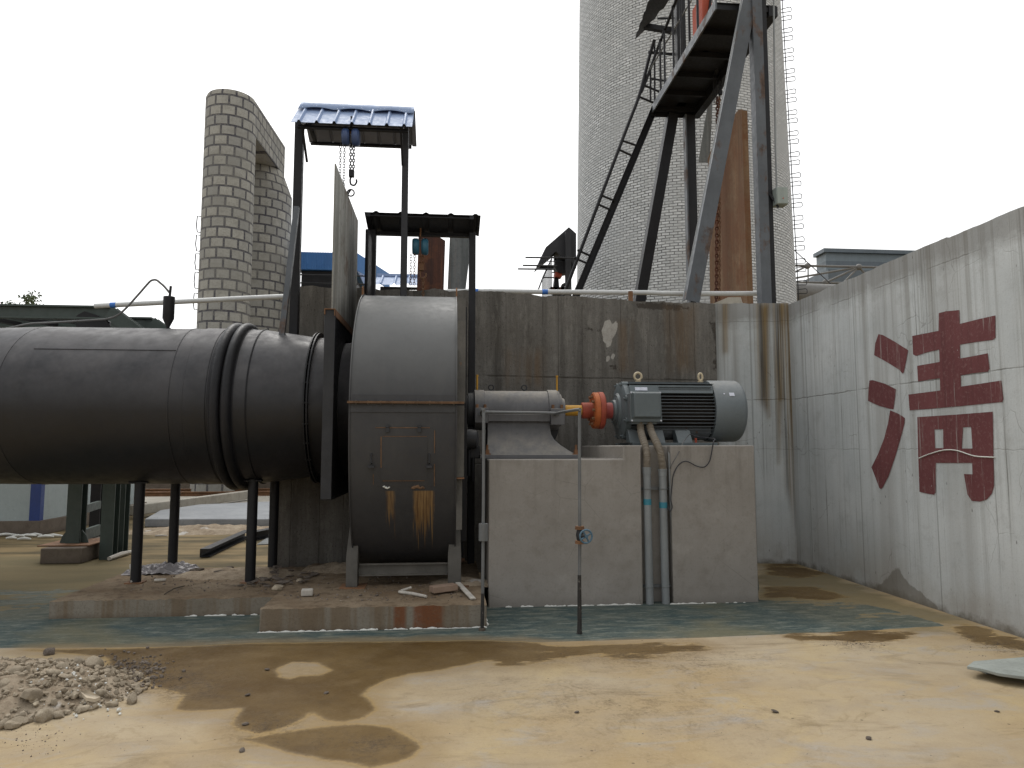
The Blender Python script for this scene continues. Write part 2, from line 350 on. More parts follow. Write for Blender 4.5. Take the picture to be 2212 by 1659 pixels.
def m_oldwall():
    n = NT('old_board_marked_concrete'); x, y, z = n.sep(n.pos())
    e = n.vor(2.6, dims='1D', w_=x, feature='DISTANCE_TO_EDGE', out='Distance'); tone = n.vor(2.6, dims='1D', w_=x, out='Color')
    tone = n.sep(tone)[0]
    str_ = n.noise(2.2, 6, 0.65, (2.4, 1, 0.16)); fine = n.noise(22, 5, 0.7); big = n.noise(0.9, 4, 0.6)
    col = n.mix(n.mr(str_, 0.3, 0.72), (0.072, 0.067, 0.059), (0.225, 0.213, 0.192))
    col = n.mix(n.mul(n.mr(tone, 0, 1), 0.42), col, (0.125, 0.115, 0.100))
    col = n.mix(n.mul(n.mr(big, 0.5, 0.7), 0.40), col, (0.095, 0.083, 0.066))
    col = n.mix(n.mul(n.mr(fine, 0.5, 0.75), 0.45), col, (0.06, 0.05, 0.042))
    seam = n.mul(n.mr(e, 0.004, 0.018, 1, 0), n.mr(n.noise(3, 3, 0.6), 0.35, 0.6, 0.1, 0.9))
    dz = n.m('ABSOLUTE', n.m('SUBTRACT', n.m('ADD', z, n.mul(n.noise(6, 3), 0.03)), 2.57)); j1 = n.mr(dz, 0.006, 0.018, 1, 0)
    dz2 = n.m('ABSOLUTE', n.m('SUBTRACT', n.m('ADD', z, n.mul(n.noise(6, 3), 0.04)), 1.42)); j2 = n.mr(dz2, 0.004, 0.014, 0.7, 0)
    pit = n.mr(n.vor(30, (1, 1, 0.6)), 0.08, 0.2, 1, 0); pit = n.mul(pit, n.mr(n.noise(2.2, 4), 0.42, 0.58))
    col = n.mix(n.mul(n.mr(n.noise(5, 6, 0.75, (2, 1, 0.5)), 0.52, 0.68), 0.5), col, (0.26, 0.245, 0.215)); col = n.mix(n.mul(n.mr(n.noise(70, 3, 0.8), 0.5, 0.7), 0.45), col, (0.05, 0.043, 0.036))
    ln = n.m('MAXIMUM', n.m('MAXIMUM', seam, n.mul(n.m('MAXIMUM', j1, j2), n.mr(n.noise(2.6, 4, 0.7), 0.38, 0.58, 0.15, 0.8))), pit)
    col = n.mix(n.mul(ln, 0.7), col, (0.045, 0.038, 0.03))
    pale = n.mr(n.m('ADD', n.attr('pale'), n.mul(n.m('SUBTRACT', n.noise(9, 5, 0.7), 0.5), 0.9)), 0.5, 0.58)
    col = n.mix(pale, col, n.mix(n.mr(fine, 0.3, 0.7), (0.30, 0.28, 0.25), (0.42, 0.40, 0.36)))
    dark = n.mr(n.m('ADD', n.attr('dark'), n.mul(n.m('SUBTRACT', n.noise(14, 5, 0.75), 0.5), 1.6)), 0.52, 0.7)
    col = n.mix(n.mul(dark, 0.85), col, (0.05, 0.042, 0.034))
    rs = n.mul(n.attr('rust'), n.mr(n.noise(3, 4, 0.6, (3, 1, 0.15)), 0.35, 0.65))
    col = n.mix(n.mul(rs, 0.7), col, (0.15, 0.095, 0.05))
    h = n.m('SUBTRACT', n.m('ADD', n.mul(fine, 0.5), str_), n.mul(n.m('MAXIMUM', ln, dark), 1.2))
    return n.out(col, 0.9, h, 0.5, 0.02, spec=0.2)
M['oldwall'] = m_oldwall()

def m_lightwall():
    n = NT('pale_streaked_concrete'); p = n.pos(); x, y, z = n.sep(p)
    wob = n.vs(n.noise(2.5, 3, 0.6, col=True), (0.25, 0.25, 0.25))
    pv = n.node('ShaderNodeVectorMath', {'operation': 'ADD'}); n.set(pv.inputs[0], p); n.set(pv.inputs[1], wob); pv = pv.outputs[0]
    s1 = n.noise(1, 6, 0.7, (9, 9, 0.09), dist=0.3); s2 = n.noise(1, 5, 0.7, (24, 24, 0.22)); fine = n.noise(30, 4, 0.7); big = n.noise(0.8, 4, 0.6)
    s3 = n.noise(1, 3, 0.6, (1.8, 1.8, 0.08))
    top = n.mr(z, 0.6, 3.6, 0.25, 1.0)
    col = n.mix(n.mr(big, 0.35, 0.65), (0.45, 0.475, 0.475), (0.57, 0.59, 0.585))
    col = n.mix(n.mul(n.mr(s1, 0.50, 0.64), n.mr(n.noise(1.1, 3, 0.6, (1, 1, 0.3)), 0.36, 0.58, 0.25, 1.0), top, 0.72), col, (0.22, 0.21, 0.185))
    col = n.mix(n.mul(n.mr(s3, 0.5, 0.66), 0.5), col, (0.28, 0.27, 0.25)); col = n.mix(n.mul(n.mr(n.noise(1, 4, 0.65, (3.2, 3.2, 0.05)), 0.55, 0.62), n.mr(z, 0.9, 3.2, 0.1, 1.0), 0.5), col, (0.185, 0.175, 0.15))
    col = n.mix(n.mul(n.mr(s2, 0.57, 0.69), n.mr(n.noise(1.3, 4), 0.38, 0.6), 0.8), col, (0.10, 0.095, 0.08))
    foot = n.mul(n.mr(z, 0.0, 0.75, 1, 0), n.mr(n.noise(1.6, 4, 0.6), 0.35, 0.6)); col = n.mix(n.mul(foot, 0.6), col, (0.24, 0.21, 0.17))
    foot2 = n.mr(n.m('ADD', z, n.mul(n.noise(5, 5, 0.7), 0.25)), 0.12, 0.20, 1, 0); col = n.mix(n.mul(foot2, 0.75), col, (0.10, 0.085, 0.06))
    cr = n.vor(1.7, (1, 1, .7), 'DISTANCE_TO_EDGE', vec=pv); ck = n.mul(n.mr(cr, 0.001, 0.008, 1, 0), n.mr(n.noise(1.3, 3), 0.47, 0.62))
    spots = n.mr(n.vor(11, (1, 1, 0.45)), 0.05, 0.10, 1, 0); spots = n.mul(spots, n.mr(n.noise(1.7, 3), 0.47, 0.58))
    ln = n.m('MAXIMUM', n.mul(ck, 0.42), n.mul(spots, 0.8))
    for zz, wd, st in ((1.59, 0.008, 0.35), (2.29, 0.011, 0.75), (3.42, 0.010, 0.4)):
        dz = n.m('ABSOLUTE', n.m('SUBTRACT', n.m('ADD', z, n.mul(n.m('SUBTRACT', n.noise(5, 4, 0.7), 0.5), 0.05)), zz))
        ln = n.m('MAXIMUM', ln, n.mul(n.mr(dz, 0.002, wd, 1, 0), n.mr(n.noise(2, 3), 0.36, 0.5), st))
    e = n.vor(0.78, dims='1D', w_=n.m('ADD', y, x), feature='DISTANCE_TO_EDGE'); ln = n.m('MAXIMUM', ln, n.mul(n.mr(e, 0.001, 0.011, 1, 0), 0.55))
    col = n.mix(n.mul(ln, 0.8), col, (0.09, 0.085, 0.07))
    col = n.mix(n.mul(n.mr(n.noise(60, 3, 0.8), 0.54, 0.72), 0.30), col, (0.20, 0.19, 0.17)); col = n.mix(n.mul(n.mr(n.noise(3.3, 6, 0.75), 0.54, 0.7), 0.35), col, (0.27, 0.265, 0.25))
    tb = n.mul(n.mr(n.m('ADD', z, n.mul(n.noise(3, 5, 0.7), 0.5)), 3.55, 3.75), 0.55); col = n.mix(tb, col, (0.15, 0.14, 0.125))
    rs = n.attr('rust'); rk = n.mr(n.noise(1, 4, 0.65, (14, 14, 0.15)), 0.30, 0.50)
    col = n.mix(n.mul(rs, rk, 0.9), col, n.mix(n.mr(s2, 0.4, 0.6), (0.22, 0.135, 0.035), (0.045, 0.033, 0.02)))
    dk = n.mr(n.m('ADD', n.attr('dark'), n.mul(n.m('SUBTRACT', n.noise(7, 5, 0.7), 0.5), 0.8)), 0.5, 0.6)
    col = n.mix(n.mul(dk, 0.65), col, (0.15, 0.135, 0.11))
    h = n.m('SUBTRACT', n.m('ADD', n.mul(fine, 0.3), n.mul(s1, 0.5)), ln)
    return n.out(col, 0.85, h, 0.35, 0.015, spec=0.25)
M['lightwall'] = m_lightwall()

def m_plaster(name, c0, c1, dk, bs=0.25, stain=0.5):
    n = NT(name); a = n.noise(1.6, 5, 0.6); b = n.noise(7, 5, 0.65); c = n.noise(45, 3, 0.7); x, y, z = n.sep(n.pos())
    col = n.mix(n.mr(a, 0.3, 0.7), c0, c1); col = n.mix(n.mul(n.mr(b, 0.5, 0.72), stain), col, dk)
    col = n.mix(n.mul(n.mr(c, 0.55, 0.75), 0.35), col, tuple(q * 0.6 for q in dk))
    col = n.mix(n.mul(n.mr(n.m('ADD', z, n.mul(b, 0.15)), 0.02, 0.17, 1, 0), 0.6), col, tuple(q * 0.6 for q in dk))
    rn = n.noise(1, 5, 0.65, (7, 7, 0.5)); col = n.mix(n.mul(n.mr(rn, 0.52, 0.68), n.mr(z, 0.9, 1.6, 0.1, 0.55)), col, tuple(q * 0.72 for q in dk)); col = n.mix(n.mul(n.mr(n.noise(3, 6, 0.75), 0.56, 0.7), 0.45), col, tuple(min(1, q * 1.2) for q in c1)); hc_ = n.vor(2.2, feature='DISTANCE_TO_EDGE'); col = n.mix(n.mul(n.mr(hc_, 0.001, 0.006, 1, 0), n.mr(n.noise(1.1, 3), 0.52, 0.6), 0.5), col, tuple(q * 0.5 for q in dk))
    return n.out(col, 0.88, n.m('ADD', b, n.mul(c, 0.3)), bs, 0.012, spec=0.2)
M['pedestal'] = m_plaster('grey_cement_render', (0.255, 0.236, 0.212), (0.305, 0.285, 0.260), (0.215, 0.195, 0.170), 0.25, 0.6)
M['footing'] = m_plaster('brown_concrete', (0.13, 0.105, 0.085), (0.18, 0.15, 0.12), (0.08, 0.062, 0.048))
M['gravelconc'] = m_plaster('pale_concrete', (0.30, 0.28, 0.24), (0.42, 0.39, 0.33), (0.22, 0.19, 0.15))
M['padgrey'] = m_plaster('smooth_grey_pad', (0.24, 0.25, 0.26), (0.31, 0.32, 0.33), (0.19, 0.195, 0.2), 0.1)

def m_slab():
    n = NT('dirty_plinth_concrete'); x, y, z = n.sep(n.pos()); up = n.mr(n.sep(n.nrm())[2], 0.4, 0.8)
    a = n.noise(2, 5, 0.6); b = n.noise(9, 5, 0.7); st = n.noise(1, 4, 0.6, (4.5, 1, 0.25)); c = n.noise(50, 3, 0.7)
    side = n.mix(n.mr(a, 0.3, 0.7), (0.19, 0.165, 0.13), (0.25, 0.225, 0.185))
    side = n.mix(n.mul(n.mr(st, 0.48, 0.58), 0.6), side, (0.15, 0.10, 0.055))
    rx = n.m('MAXIMUM', n.mul(n.mr(x, -0.47, -0.44), n.mr(x, -0.37, -0.34, 1, 0)), n.mul(n.mr(x, -0.30, -0.27), n.mr(x, -0.05, 0.0, 1, 0)))
    side = n.mix(n.mul(rx, n.mr(b, 0.3, 0.5, 0.4, 0.8)), side, (0.17, 0.055, 0.02))
    top = n.mix(n.mr(a, 0.35, 0.65), (0.17, 0.12, 0.075), (0.245, 0.19, 0.13)); top = n.mix(n.mul(n.mr(b, 0.5, 0.65), 0.7), top, (0.085, 0.06, 0.04))
    col = n.mix(up, side, top); col = n.mix(n.mul(n.mr(c, 0.5, 0.7), 0.4), col, (0.09, 0.07, 0.05))
    col = n.mix(n.mul(n.mr(n.m('ADD', z, n.mul(b, 0.1)), 0.04, 0.10, 1, 0), 0.5), col, (0.09, 0.065, 0.045))
    return n.out(col, 0.92, n.m('ADD', b, n.mul(c, 0.4)), 0.5, 0.015, spec=0.15)
M['slab'] = m_slab()

def m_ground():
    n = NT('stained_yard_concrete'); p = n.pos()
    big = n.noise(0.55, 5, 0.55, dist=0.6); mid = n.noise(1.5, 5, 0.6, (0.8, 1.4, 1)); fine = n.noise(30, 5, 0.75); med = n.noise(6, 5, 0.7); warp = n.noise(2.3, 5, 0.65)
    col = n.mix(n.mr(big, 0.35, 0.62), (0.335, 0.245, 0.130), (0.385, 0.315, 0.215))
    col = n.mix(n.mul(n.mr(mid, 0.47, 0.68), 0.75), col, (0.30, 0.24, 0.165))
    col = n.mix(n.mul(n.mr(n.noise(0.9, 4, 0.6, (1, 1.2, 1), dist=1.0), 0.5, 0.66), 0.6), col, (0.42, 0.325, 0.175))
    col = n.mix(n.mul(n.mr(med, 0.52, 0.75), 0.35), col, (0.26, 0.19, 0.12))
    col = n.mix(n.mul(n.mr(n.noise(2.1, 6, 0.7, (0.7, 1.6, 1), dist=0.8), 0.52, 0.68), 0.75), col, (0.32, 0.295, 0.262))
    col = n.mix(n.mul(n.mr(n.noise(1.3, 6, 0.7, (0.6, 1.9, 1), dist=1.2), 0.56, 0.70), 0.7), col, (0.205, 0.155, 0.095))
    col = n.mix(n.mul(n.mr(n.noise(14, 5, 0.8), 0.55, 0.72), 0.38), col, (0.20, 0.15, 0.09)); col = n.mix(n.mul(n.mr(n.noise(90, 3, 0.8), 0.55, 0.7), 0.30), col, (0.17, 0.13, 0.085)); col = n.mix(n.mul(n.mr(n.noise(60, 3, 0.8), 0.42, 0.30), 0.35), col, (0.44, 0.38, 0.28))
    rg_ = n.noise(0.8, 5, 0.6, (1, 1.3, 1), dist=1.5); ring_ = n.mul(n.mr(rg_, 0.485, 0.50), n.mr(rg_, 0.50, 0.53, 1, 0)); col = n.mix(n.mul(ring_, n.mr(n.noise(3, 4), 0.45, 0.6), 0.45), col, (0.24, 0.18, 0.10))
    yd = n.attr('yard'); ycol = n.mix(n.mr(n.noise(1.1, 5, 0.6, (0.6, 1.8, 1)), 0.4, 0.62), (0.085, 0.068, 0.036), (0.225, 0.165, 0.085))
    col = n.mix(yd, col, ycol)
    g = n.mr(n.m('ADD', n.attr('green'), n.m('ADD', n.mul(n.m('SUBTRACT', med, 0.5), 0.25), n.mul(n.m('SUBTRACT', n.noise(1.6, 6, 0.7, (0.6, 1.6, 1)), 0.60), n.attr('fade'), 3.5))), 0.42, 0.58)
    gn = n.noise(2.4, 5, 0.7, (1, 2.2, 1), dist=0.8); gs = n.noise(5, 6, 0.75, (0.7, 2.6, 1))
    gc = n.mix(n.mr(gn, 0.4, 0.62), (0.048, 0.074, 0.074), (0.098, 0.112, 0.095))
    gc = n.mix(n.mul(n.mr(gs, 0.515, 0.58), 0.65), gc, (0.19, 0.205, 0.17)); gc = n.mix(n.mul(n.mr(n.noise(26, 4, 0.8, (0.7, 2.0, 1)), 0.56, 0.66), 0.55), gc, (0.22, 0.225, 0.18)); gc = n.mix(n.mul(n.mr(n.noise(4, 5, 0.7, (0.7, 2, 1)), 0.55, 0.66), 0.6), gc, (0.035, 0.060, 0.066)); gc = n.mix(n.mul(n.mr(big, 0.52, 0.66), 0.6), gc, (0.17, 0.15, 0.085))
    col = n.mix(g, col, gc)
    gf = n.mul(n.mr(n.m('ADD', n.attr('fade'), n.mul(n.m('SUBTRACT', mid, 0.5), 1.5)), 0.3, 0.7), n.mr(g, 0, 1, 1, 0.35)); col = n.mix(n.mul(gf, 0.75), col, (0.145, 0.12, 0.065))  # olive floor tone, with the shade near the right wall painted in
    we = n.m('ADD', n.attr('wet'), n.mul(n.m('SUBTRACT', warp, 0.5), 0.5)); we = n.m('ADD', we, n.mul(n.m('SUBTRACT', fine, 0.5), 0.16)); we = n.m('ADD', we, n.mul(n.m('SUBTRACT', n.noise(3.2, 6, 0.75, (0.5, 1.8, 1)), 0.5), n.attr('streaky'), 3.6))
    wt = n.mr(we, 0.30, 0.68, smooth=True)
    halo = n.mr(n.m('ADD', n.attr('halo'), n.mul(n.m('SUBTRACT', n.noise(1.7, 6, 0.7), 0.5), 1.0)), 0.25, 0.85, smooth=True); col = n.mix(n.mul(halo, 0.55), col, (0.235, 0.165, 0.085))
    wc = n.mix(n.mr(n.noise(0.9, 4, 0.6), 0.38, 0.6), (0.090, 0.053, 0.017), (0.140, 0.090, 0.035)); wc = n.mix(n.mul(n.mr(med, 0.48, 0.68), 0.5), wc, (0.075, 0.048, 0.022)); wc = n.mix(n.mul(n.mr(n.noise(3.0, 4, 0.6), 0.55, 0.7), 0.4), wc, (0.22, 0.15, 0.07))
    col = n.mix(n.mul(wt, n.mr(n.noise(2.6, 5, 0.7), 0.32, 0.6, 0.86, 1.0)), col, wc)
    rim = n.mul(n.mr(we, 0.34, 0.47), n.mr(we, 0.47, 0.55, 1, 0), n.attr('wet')); col = n.mix(n.mul(rim, 0.5), col, (0.50, 0.33, 0.11))
    dm = n.mul(n.attr('dirt'), n.mr(n.m('ADD', n.mul(fine, 0.6), n.mul(med, 0.4)), 0.48, 0.60)); col = n.mix(n.mul(dm, 0.85), col, (0.055, 0.04, 0.028))
    spk = n.mul(n.mr(n.vor(7), 0.035, 0.075, 1, 0), n.mr(n.noise(1.1, 3), 0.42, 0.58)); col = n.mix(n.mul(spk, 0.8), col, (0.10, 0.075, 0.05))
    spk2 = n.mul(n.mr(n.vor(28), 0.06, 0.12, 1, 0), n.mr(n.noise(1.7, 4, 0.6), 0.45, 0.62)); col = n.mix(n.mul(spk2, 0.6), col, (0.13, 0.095, 0.06))
    r = n.m('SUBTRACT', n.mr(fine, 0.3, 0.7, 0.75, 0.95), n.mul(wt, 0.32)); r = n.m('SUBTRACT', r, n.mul(g, 0.18))
    h = n.m('ADD', n.mul(fine, 0.25), n.m('ADD', med, n.mul(dm, 0.8)))
    return n.out(col, r, h, 0.30, 0.014, spec=0.14)
M['ground'] = m_ground()

def m_brick(name, bw, bh, mortar, c1, c2, cm, bump=0.6, soot=0.4, dist=0.02, bd=0.03):
    n = NT(name); uv = n.t.nodes.new('ShaderNodeTexCoord').outputs['UV']
    wv = n.node('ShaderNodeVectorMath', {'operation': 'MULTIPLY_ADD'}); n.set(wv.inputs[0], n.noise(1.2, 3, 0.6, vec=uv, col=True)); wv.inputs[1].default_value = (dist,) * 3; n.set(wv.inputs[2], uv)
    b = n.node('ShaderNodeTexBrick', {'offset': 0.5}, Vector=wv.outputs[0], Color1=c1, Color2=c2, Mortar=cm, Scale=1.0)
    b.inputs['Mortar Size'].default_value = mortar; b.inputs['Mortar Smooth'].default_value = 0.3; b.inputs['Bias'].default_value = 0.0
    b.inputs['Brick Width'].default_value = bw; b.inputs['Row Height'].default_value = bh
    a = n.noise(0.6, 5, 0.65, vec=uv); c = n.noise(3.5, 5, 0.7, vec=uv); f = n.noise(14, 4, 0.7, vec=uv)
    col = n.mix(n.mul(n.mr(c, 0.46, 0.62), soot * 0.8), b.outputs[0], tuple(q * 0.55 for q in c1))
    col = n.mix(n.mul(n.mr(a, 0.44, 0.62), soot * 0.7), col, tuple(q * 0.6 for q in c1)); col = n.mix(n.mul(n.mr(f, 0.48, 0.62), 0.4), col, tuple(q * 0.6 for q in c1))
    h = n.m('ADD', n.mul(b.outputs['Fac'], -1.0), n.mul(f, 0.3))
    return n.out(col, 0.9, h, bump, bd, spec=0.2)
M['whitebrick'] = m_brick('white_painted_brick', 0.21, 0.079, 0.013, (0.74, 0.76, 0.765), (0.52, 0.54, 0.545), (0.10, 0.10, 0.10), soot=0.7, dist=0.09)
M['blocks'] = m_brick('pale_stone_blocks', 0.50, 0.385, 0.042, (0.40, 0.385, 0.34), (0.285, 0.28, 0.26), (0.068, 0.066, 0.078), soot=0.6, dist=0.03, bd=0.05)

def m_plate(name, a0, a1, rc, k):
    n = NT(name); s1 = n.noise(1, 5, 0.7, (7, 7, 0.35)); b = n.noise(1.3, 5, 0.7); c = n.noise(25, 4, 0.7); s2 = n.noise(1, 4, 0.7, (22, 22, 0.5))
    col = n.mix(n.mr(s1, 0.35, 0.65), a0, a1); col = n.mix(n.mr(b, k, k + 0.12), col, rc); col = n.mix(n.mul(n.mr(s2, 0.55, 0.7), 0.6), col, tuple(q * 1.7 for q in rc))
    col = n.mix(n.mul(n.mr(c, 0.5, 0.7), 0.4), col, tuple(q * 0.5 for q in a0)); return n.out(col, 0.75, c, 0.25, 0.006, spec=0.3)
M['plate'] = m_plate('stained_steel_plate', (0.13, 0.125, 0.11), (0.36, 0.36, 0.33), (0.12, 0.085, 0.06), 0.60)
M['rustplate'] = m_plate('rusty_brown_plate', (0.13, 0.07, 0.035), (0.25, 0.16, 0.09), (0.16, 0.075, 0.035), 0.45)
M['greyplate'] = m_plate('grey_steel_plate', (0.10, 0.11, 0.11), (0.20, 0.21, 0.21), (0.10, 0.06, 0.04), 0.62)
M['darkrustplate'] = m_plate('dark_rusty_plate', (0.05, 0.025, 0.02), (0.10, 0.04, 0.025), (0.14, 0.055, 0.025), 0.55)

def m_redpaint():
    n = NT('faded_red_wall_paint'); s1 = n.noise(1, 5, 0.7, (12, 12, 0.25)); f = n.noise(28, 4, 0.7); b = n.noise(1.4, 4)
    col = n.mix(n.mr(b, 0.35, 0.65), (0.125, 0.040, 0.042), (0.155, 0.053, 0.054)); col = n.mix(n.mul(n.mr(s1, 0.52, 0.65), 0.4), col, (0.085, 0.03, 0.03))
    col = n.mix(n.mul(n.mr(f, 0.54, 0.68), 0.4), col, (0.24, 0.15, 0.135)); col = n.mix(n.mul(n.mr(n.noise(1, 5, 0.75, (20, 20, 0.6)), 0.60, 0.66), 0.7), col, (0.33, 0.29, 0.27)); col = n.mix(n.mr(n.noise(38, 4, 0.8), 0.66, 0.70), col, (0.40, 0.39, 0.37)); return n.out(col, 0.8, f, 0.2, 0.01, spec=0.25)
M['redpaint'] = m_redpaint()

def m_rock(name, a, b):
    n = NT(name); v = n.obj(); rnd = n.t.nodes.new('ShaderNodeObjectInfo').outputs['Random']
    col = n.mix(n.mr(n.noise(6, 5, 0.7, vec=v), 0.35, 0.65), a, b); col = n.mix(n.mul(rnd, 0.45), col, tuple(q * 0.6 for q in a)); col = n.mix(n.mul(n.mr(n.noise(3, 4, 0.7), 0.60, 0.68), 0.6), col, tuple(min(.6, q * 1.35) for q in b)); col = n.mix(n.mul(n.mr(n.noise(2.3, 5, 0.7), 0.52, 0.66), 0.5), col, tuple(q * 0.45 for q in a))
    return n.out(col, 0.95, n.noise(18, 5, 0.75, vec=v), 0.5, 0.02, spec=0.15)
M['rock'] = m_rock('tan_rubble', (0.31, 0.255, 0.185), (0.45, 0.385, 0.295))
M['darkrock'] = m_rock('grey_rubble', (0.11, 0.09, 0.075), (0.22, 0.185, 0.155))
M['brick'] = m_rock('dusty_brick', (0.30, 0.21, 0.155), (0.40, 0.30, 0.23))
def m_heap():
    n = NT('rubble_heap_soil'); c = n.mix(n.mr(n.noise(5, 6, 0.75), 0.35, 0.65), (0.21, 0.16, 0.11), (0.38, 0.315, 0.235)); c = n.mix(n.mr(n.noise(2.2, 4), 0.64, 0.7), c, (0.5, 0.48, 0.45))
    return n.out(c, 0.95, n.noise(30, 5, 0.75), 0.8, 0.02, spec=0.15)
M['heap'] = m_heap()
rng = random.Random(7)
AY = 8.3; AZ = 2.045      # the line of the shaft: y and height
# ================================================================= GROUND
def axis_coords(lo, hi, step, far):
    c = list(np.arange(lo, hi + 1e-6, step)); a = lo; b = hi; s = step
    left = []; right = []
    while a > -far: s *= 1.5; a -= s; left.append(a)
    s = step
    while b < far: s *= 1.5; b += s; right.append(b)
    return np.array(left[::-1] + c + right)
xs = axis_coords(-6.6, 5.4, 0.035, 500); ys = axis_coords(3.4, 11.5, 0.035, 500)
gx, gy = np.meshgrid(xs, ys); nx = len(xs); ny = len(ys)
def gp(pts): return [tuple(G(u, v))[:2] for u, v in pts]
W1 = gp([(60,1404),(240,1402),(420,1396),(540,1390),(1010,1385),(1130,1386),(1240,1398),(1180,1412),(1080,1424),(1000,1436),(940,1448),(880,1456),(835,1470),(800,1484),(782,1500),(803,1516),(808,1535),(785,1551),
         (740,1558),(700,1553),(672,1540),(655,1552),(632,1566),(598,1577),(560,1585),(520,1576),(506,1565),(520,1530),(455,1535),(381,1534),(400,1500),(330,1480),(250,1450),(224,1418)])
ISL = gp([(598,1446),(630,1431),(686,1432),(718,1448),(693,1459),(647,1461),(623,1467),(605,1462)])
W2 = gp([(528,1598),(595,1584),(700,1572),(774,1564),(838,1570),(880,1590),(908,1615),(890,1637),(850,1650),(800,1658),(740,1645),(690,1640),(647,1632),(595,1618),(549,1602)])
W3 = gp([(1240,1396),(1500,1388),(1530,1398),(1440,1412),(1350,1420),(1260,1416),(1180,1430),(1080,1436),(1060,1424)])
W4 = gp([(1698,1373),(1850,1364),(1988,1363),(1974,1377),(1900,1393),(1812,1387),(1731,1383)])
W5 = gp([(2060,1358),(2100,1350),(2230,1390),(2230,1404),(2100,1388)])
W6 = gp([(1655,1222),(1700,1215),(1790,1240),(1720,1250),(1660,1240)]); W7 = gp([(1655,1268),(1760,1268),(1830,1290),(1790,1296),(1660,1290)])
wet = mask(gx, gy, [W1, W2, W3, W4, W5, W6, W7], 0.22)
wet *= np.clip(0.5 + sdf(gx, gy, ISL) / 0.20, 0, 1)
GR = gp([(-200,1403),(0,1400),(545,1396.5),(1060,1390.5),(1500,1378),(1900,1361),(2045,1352),(1960,1325),(1850,1300),(1640,1296),(1640,1200),(600,1200),(120,1330),(200,1285),(130,1240),(-200,1215)])
green = mask(gx, gy, [GR], 0.04)
FD = gp([(1640,1200),(1720,1214),(2090,1350),(2000,1358),(1820,1352),(1720,1325),(1640,1308)]); FD2 = gp([(-200,1195),(200,1205),(330,1230),(110,1340),(-200,1335)])
fade = mask(gx, gy, [FD, FD2], 0.6)
DR = gp([(200,1418),(350,1428),(420,1455),(500,1470),(500,1500),(360,1505),(280,1490)]); DR2 = gp([(540,1550),(620,1552),(600,1590),(530,1590)])
DR3 = gp([(1790,1382),(1880,1385),(1900,1398),(1830,1400)]); DR4 = gp([(1120,1425),(1500,1395),(1660,1420),(1560,1470),(1300,1440)]); DR5 = gp([(2080,1372),(2230,1398),(2230,1420),(2130,1400)])
DR6 = gp([(700,1600),(850,1590),(860,1620),(760,1630)]); DR7 = gp([(1000,1480),(1250,1460),(1500,1490),(1700,1560),(1400,1600),(1100,1570)])
dirt = np.maximum(mask(gx, gy, [DR, DR2, DR3, DR5, DR6], 0.35), 0.45 * mask(gx, gy, [DR4], 0.5))
dirt = np.maximum(dirt, 0.35 * mask(gx, gy, [DR7], 0.9))
STK = np.clip(mask(gx, gy, [W3, W4, W5, W6, W7], 0.5) * 1.6, 0, 1)
HALO = np.clip(1.0 - np.minimum.reduce([sdf(gx, gy, q) for q in (W1, W2, W3)]) / 0.35, 0, 1)
yard = np.clip((gy - 7.6) / 0.6, 0, 1) * np.clip((-2.0 - gx) / 0.6, 0, 1); yard = np.maximum(yard, np.clip((gy - 9.6) / 0.4, 0, 1))
green = green * np.clip((8.9 - gy) / 0.3, 0, 1)
gz = np.zeros(gx.shape)
g = MB(); g.v = list(zip(gx.ravel().tolist(), gy.ravel().tolist(), gz.ravel().tolist()))
idx = np.arange(nx * ny).reshape(ny, nx)
g.f = np.stack([idx[:-1,:-1].ravel(), idx[:-1,1:].ravel(), idx[1:,1:].ravel(), idx[1:,:-1].ravel()], 1).tolist(); g.sm = [False] * len(g.f)
o = g.build('ground', M['ground'], org=(0, 0, 0), attrs={'wet': wet.ravel(), 'green': green.ravel(), 'fade': fade.ravel(), 'dirt': dirt.ravel(), 'yard': yard.ravel(), 'streaky': STK.ravel(), 'halo': HALO.ravel()})
tag(o, 'tan stained concrete yard with brown wet patches and a worn blue green strip', 'ground', kind='structure')

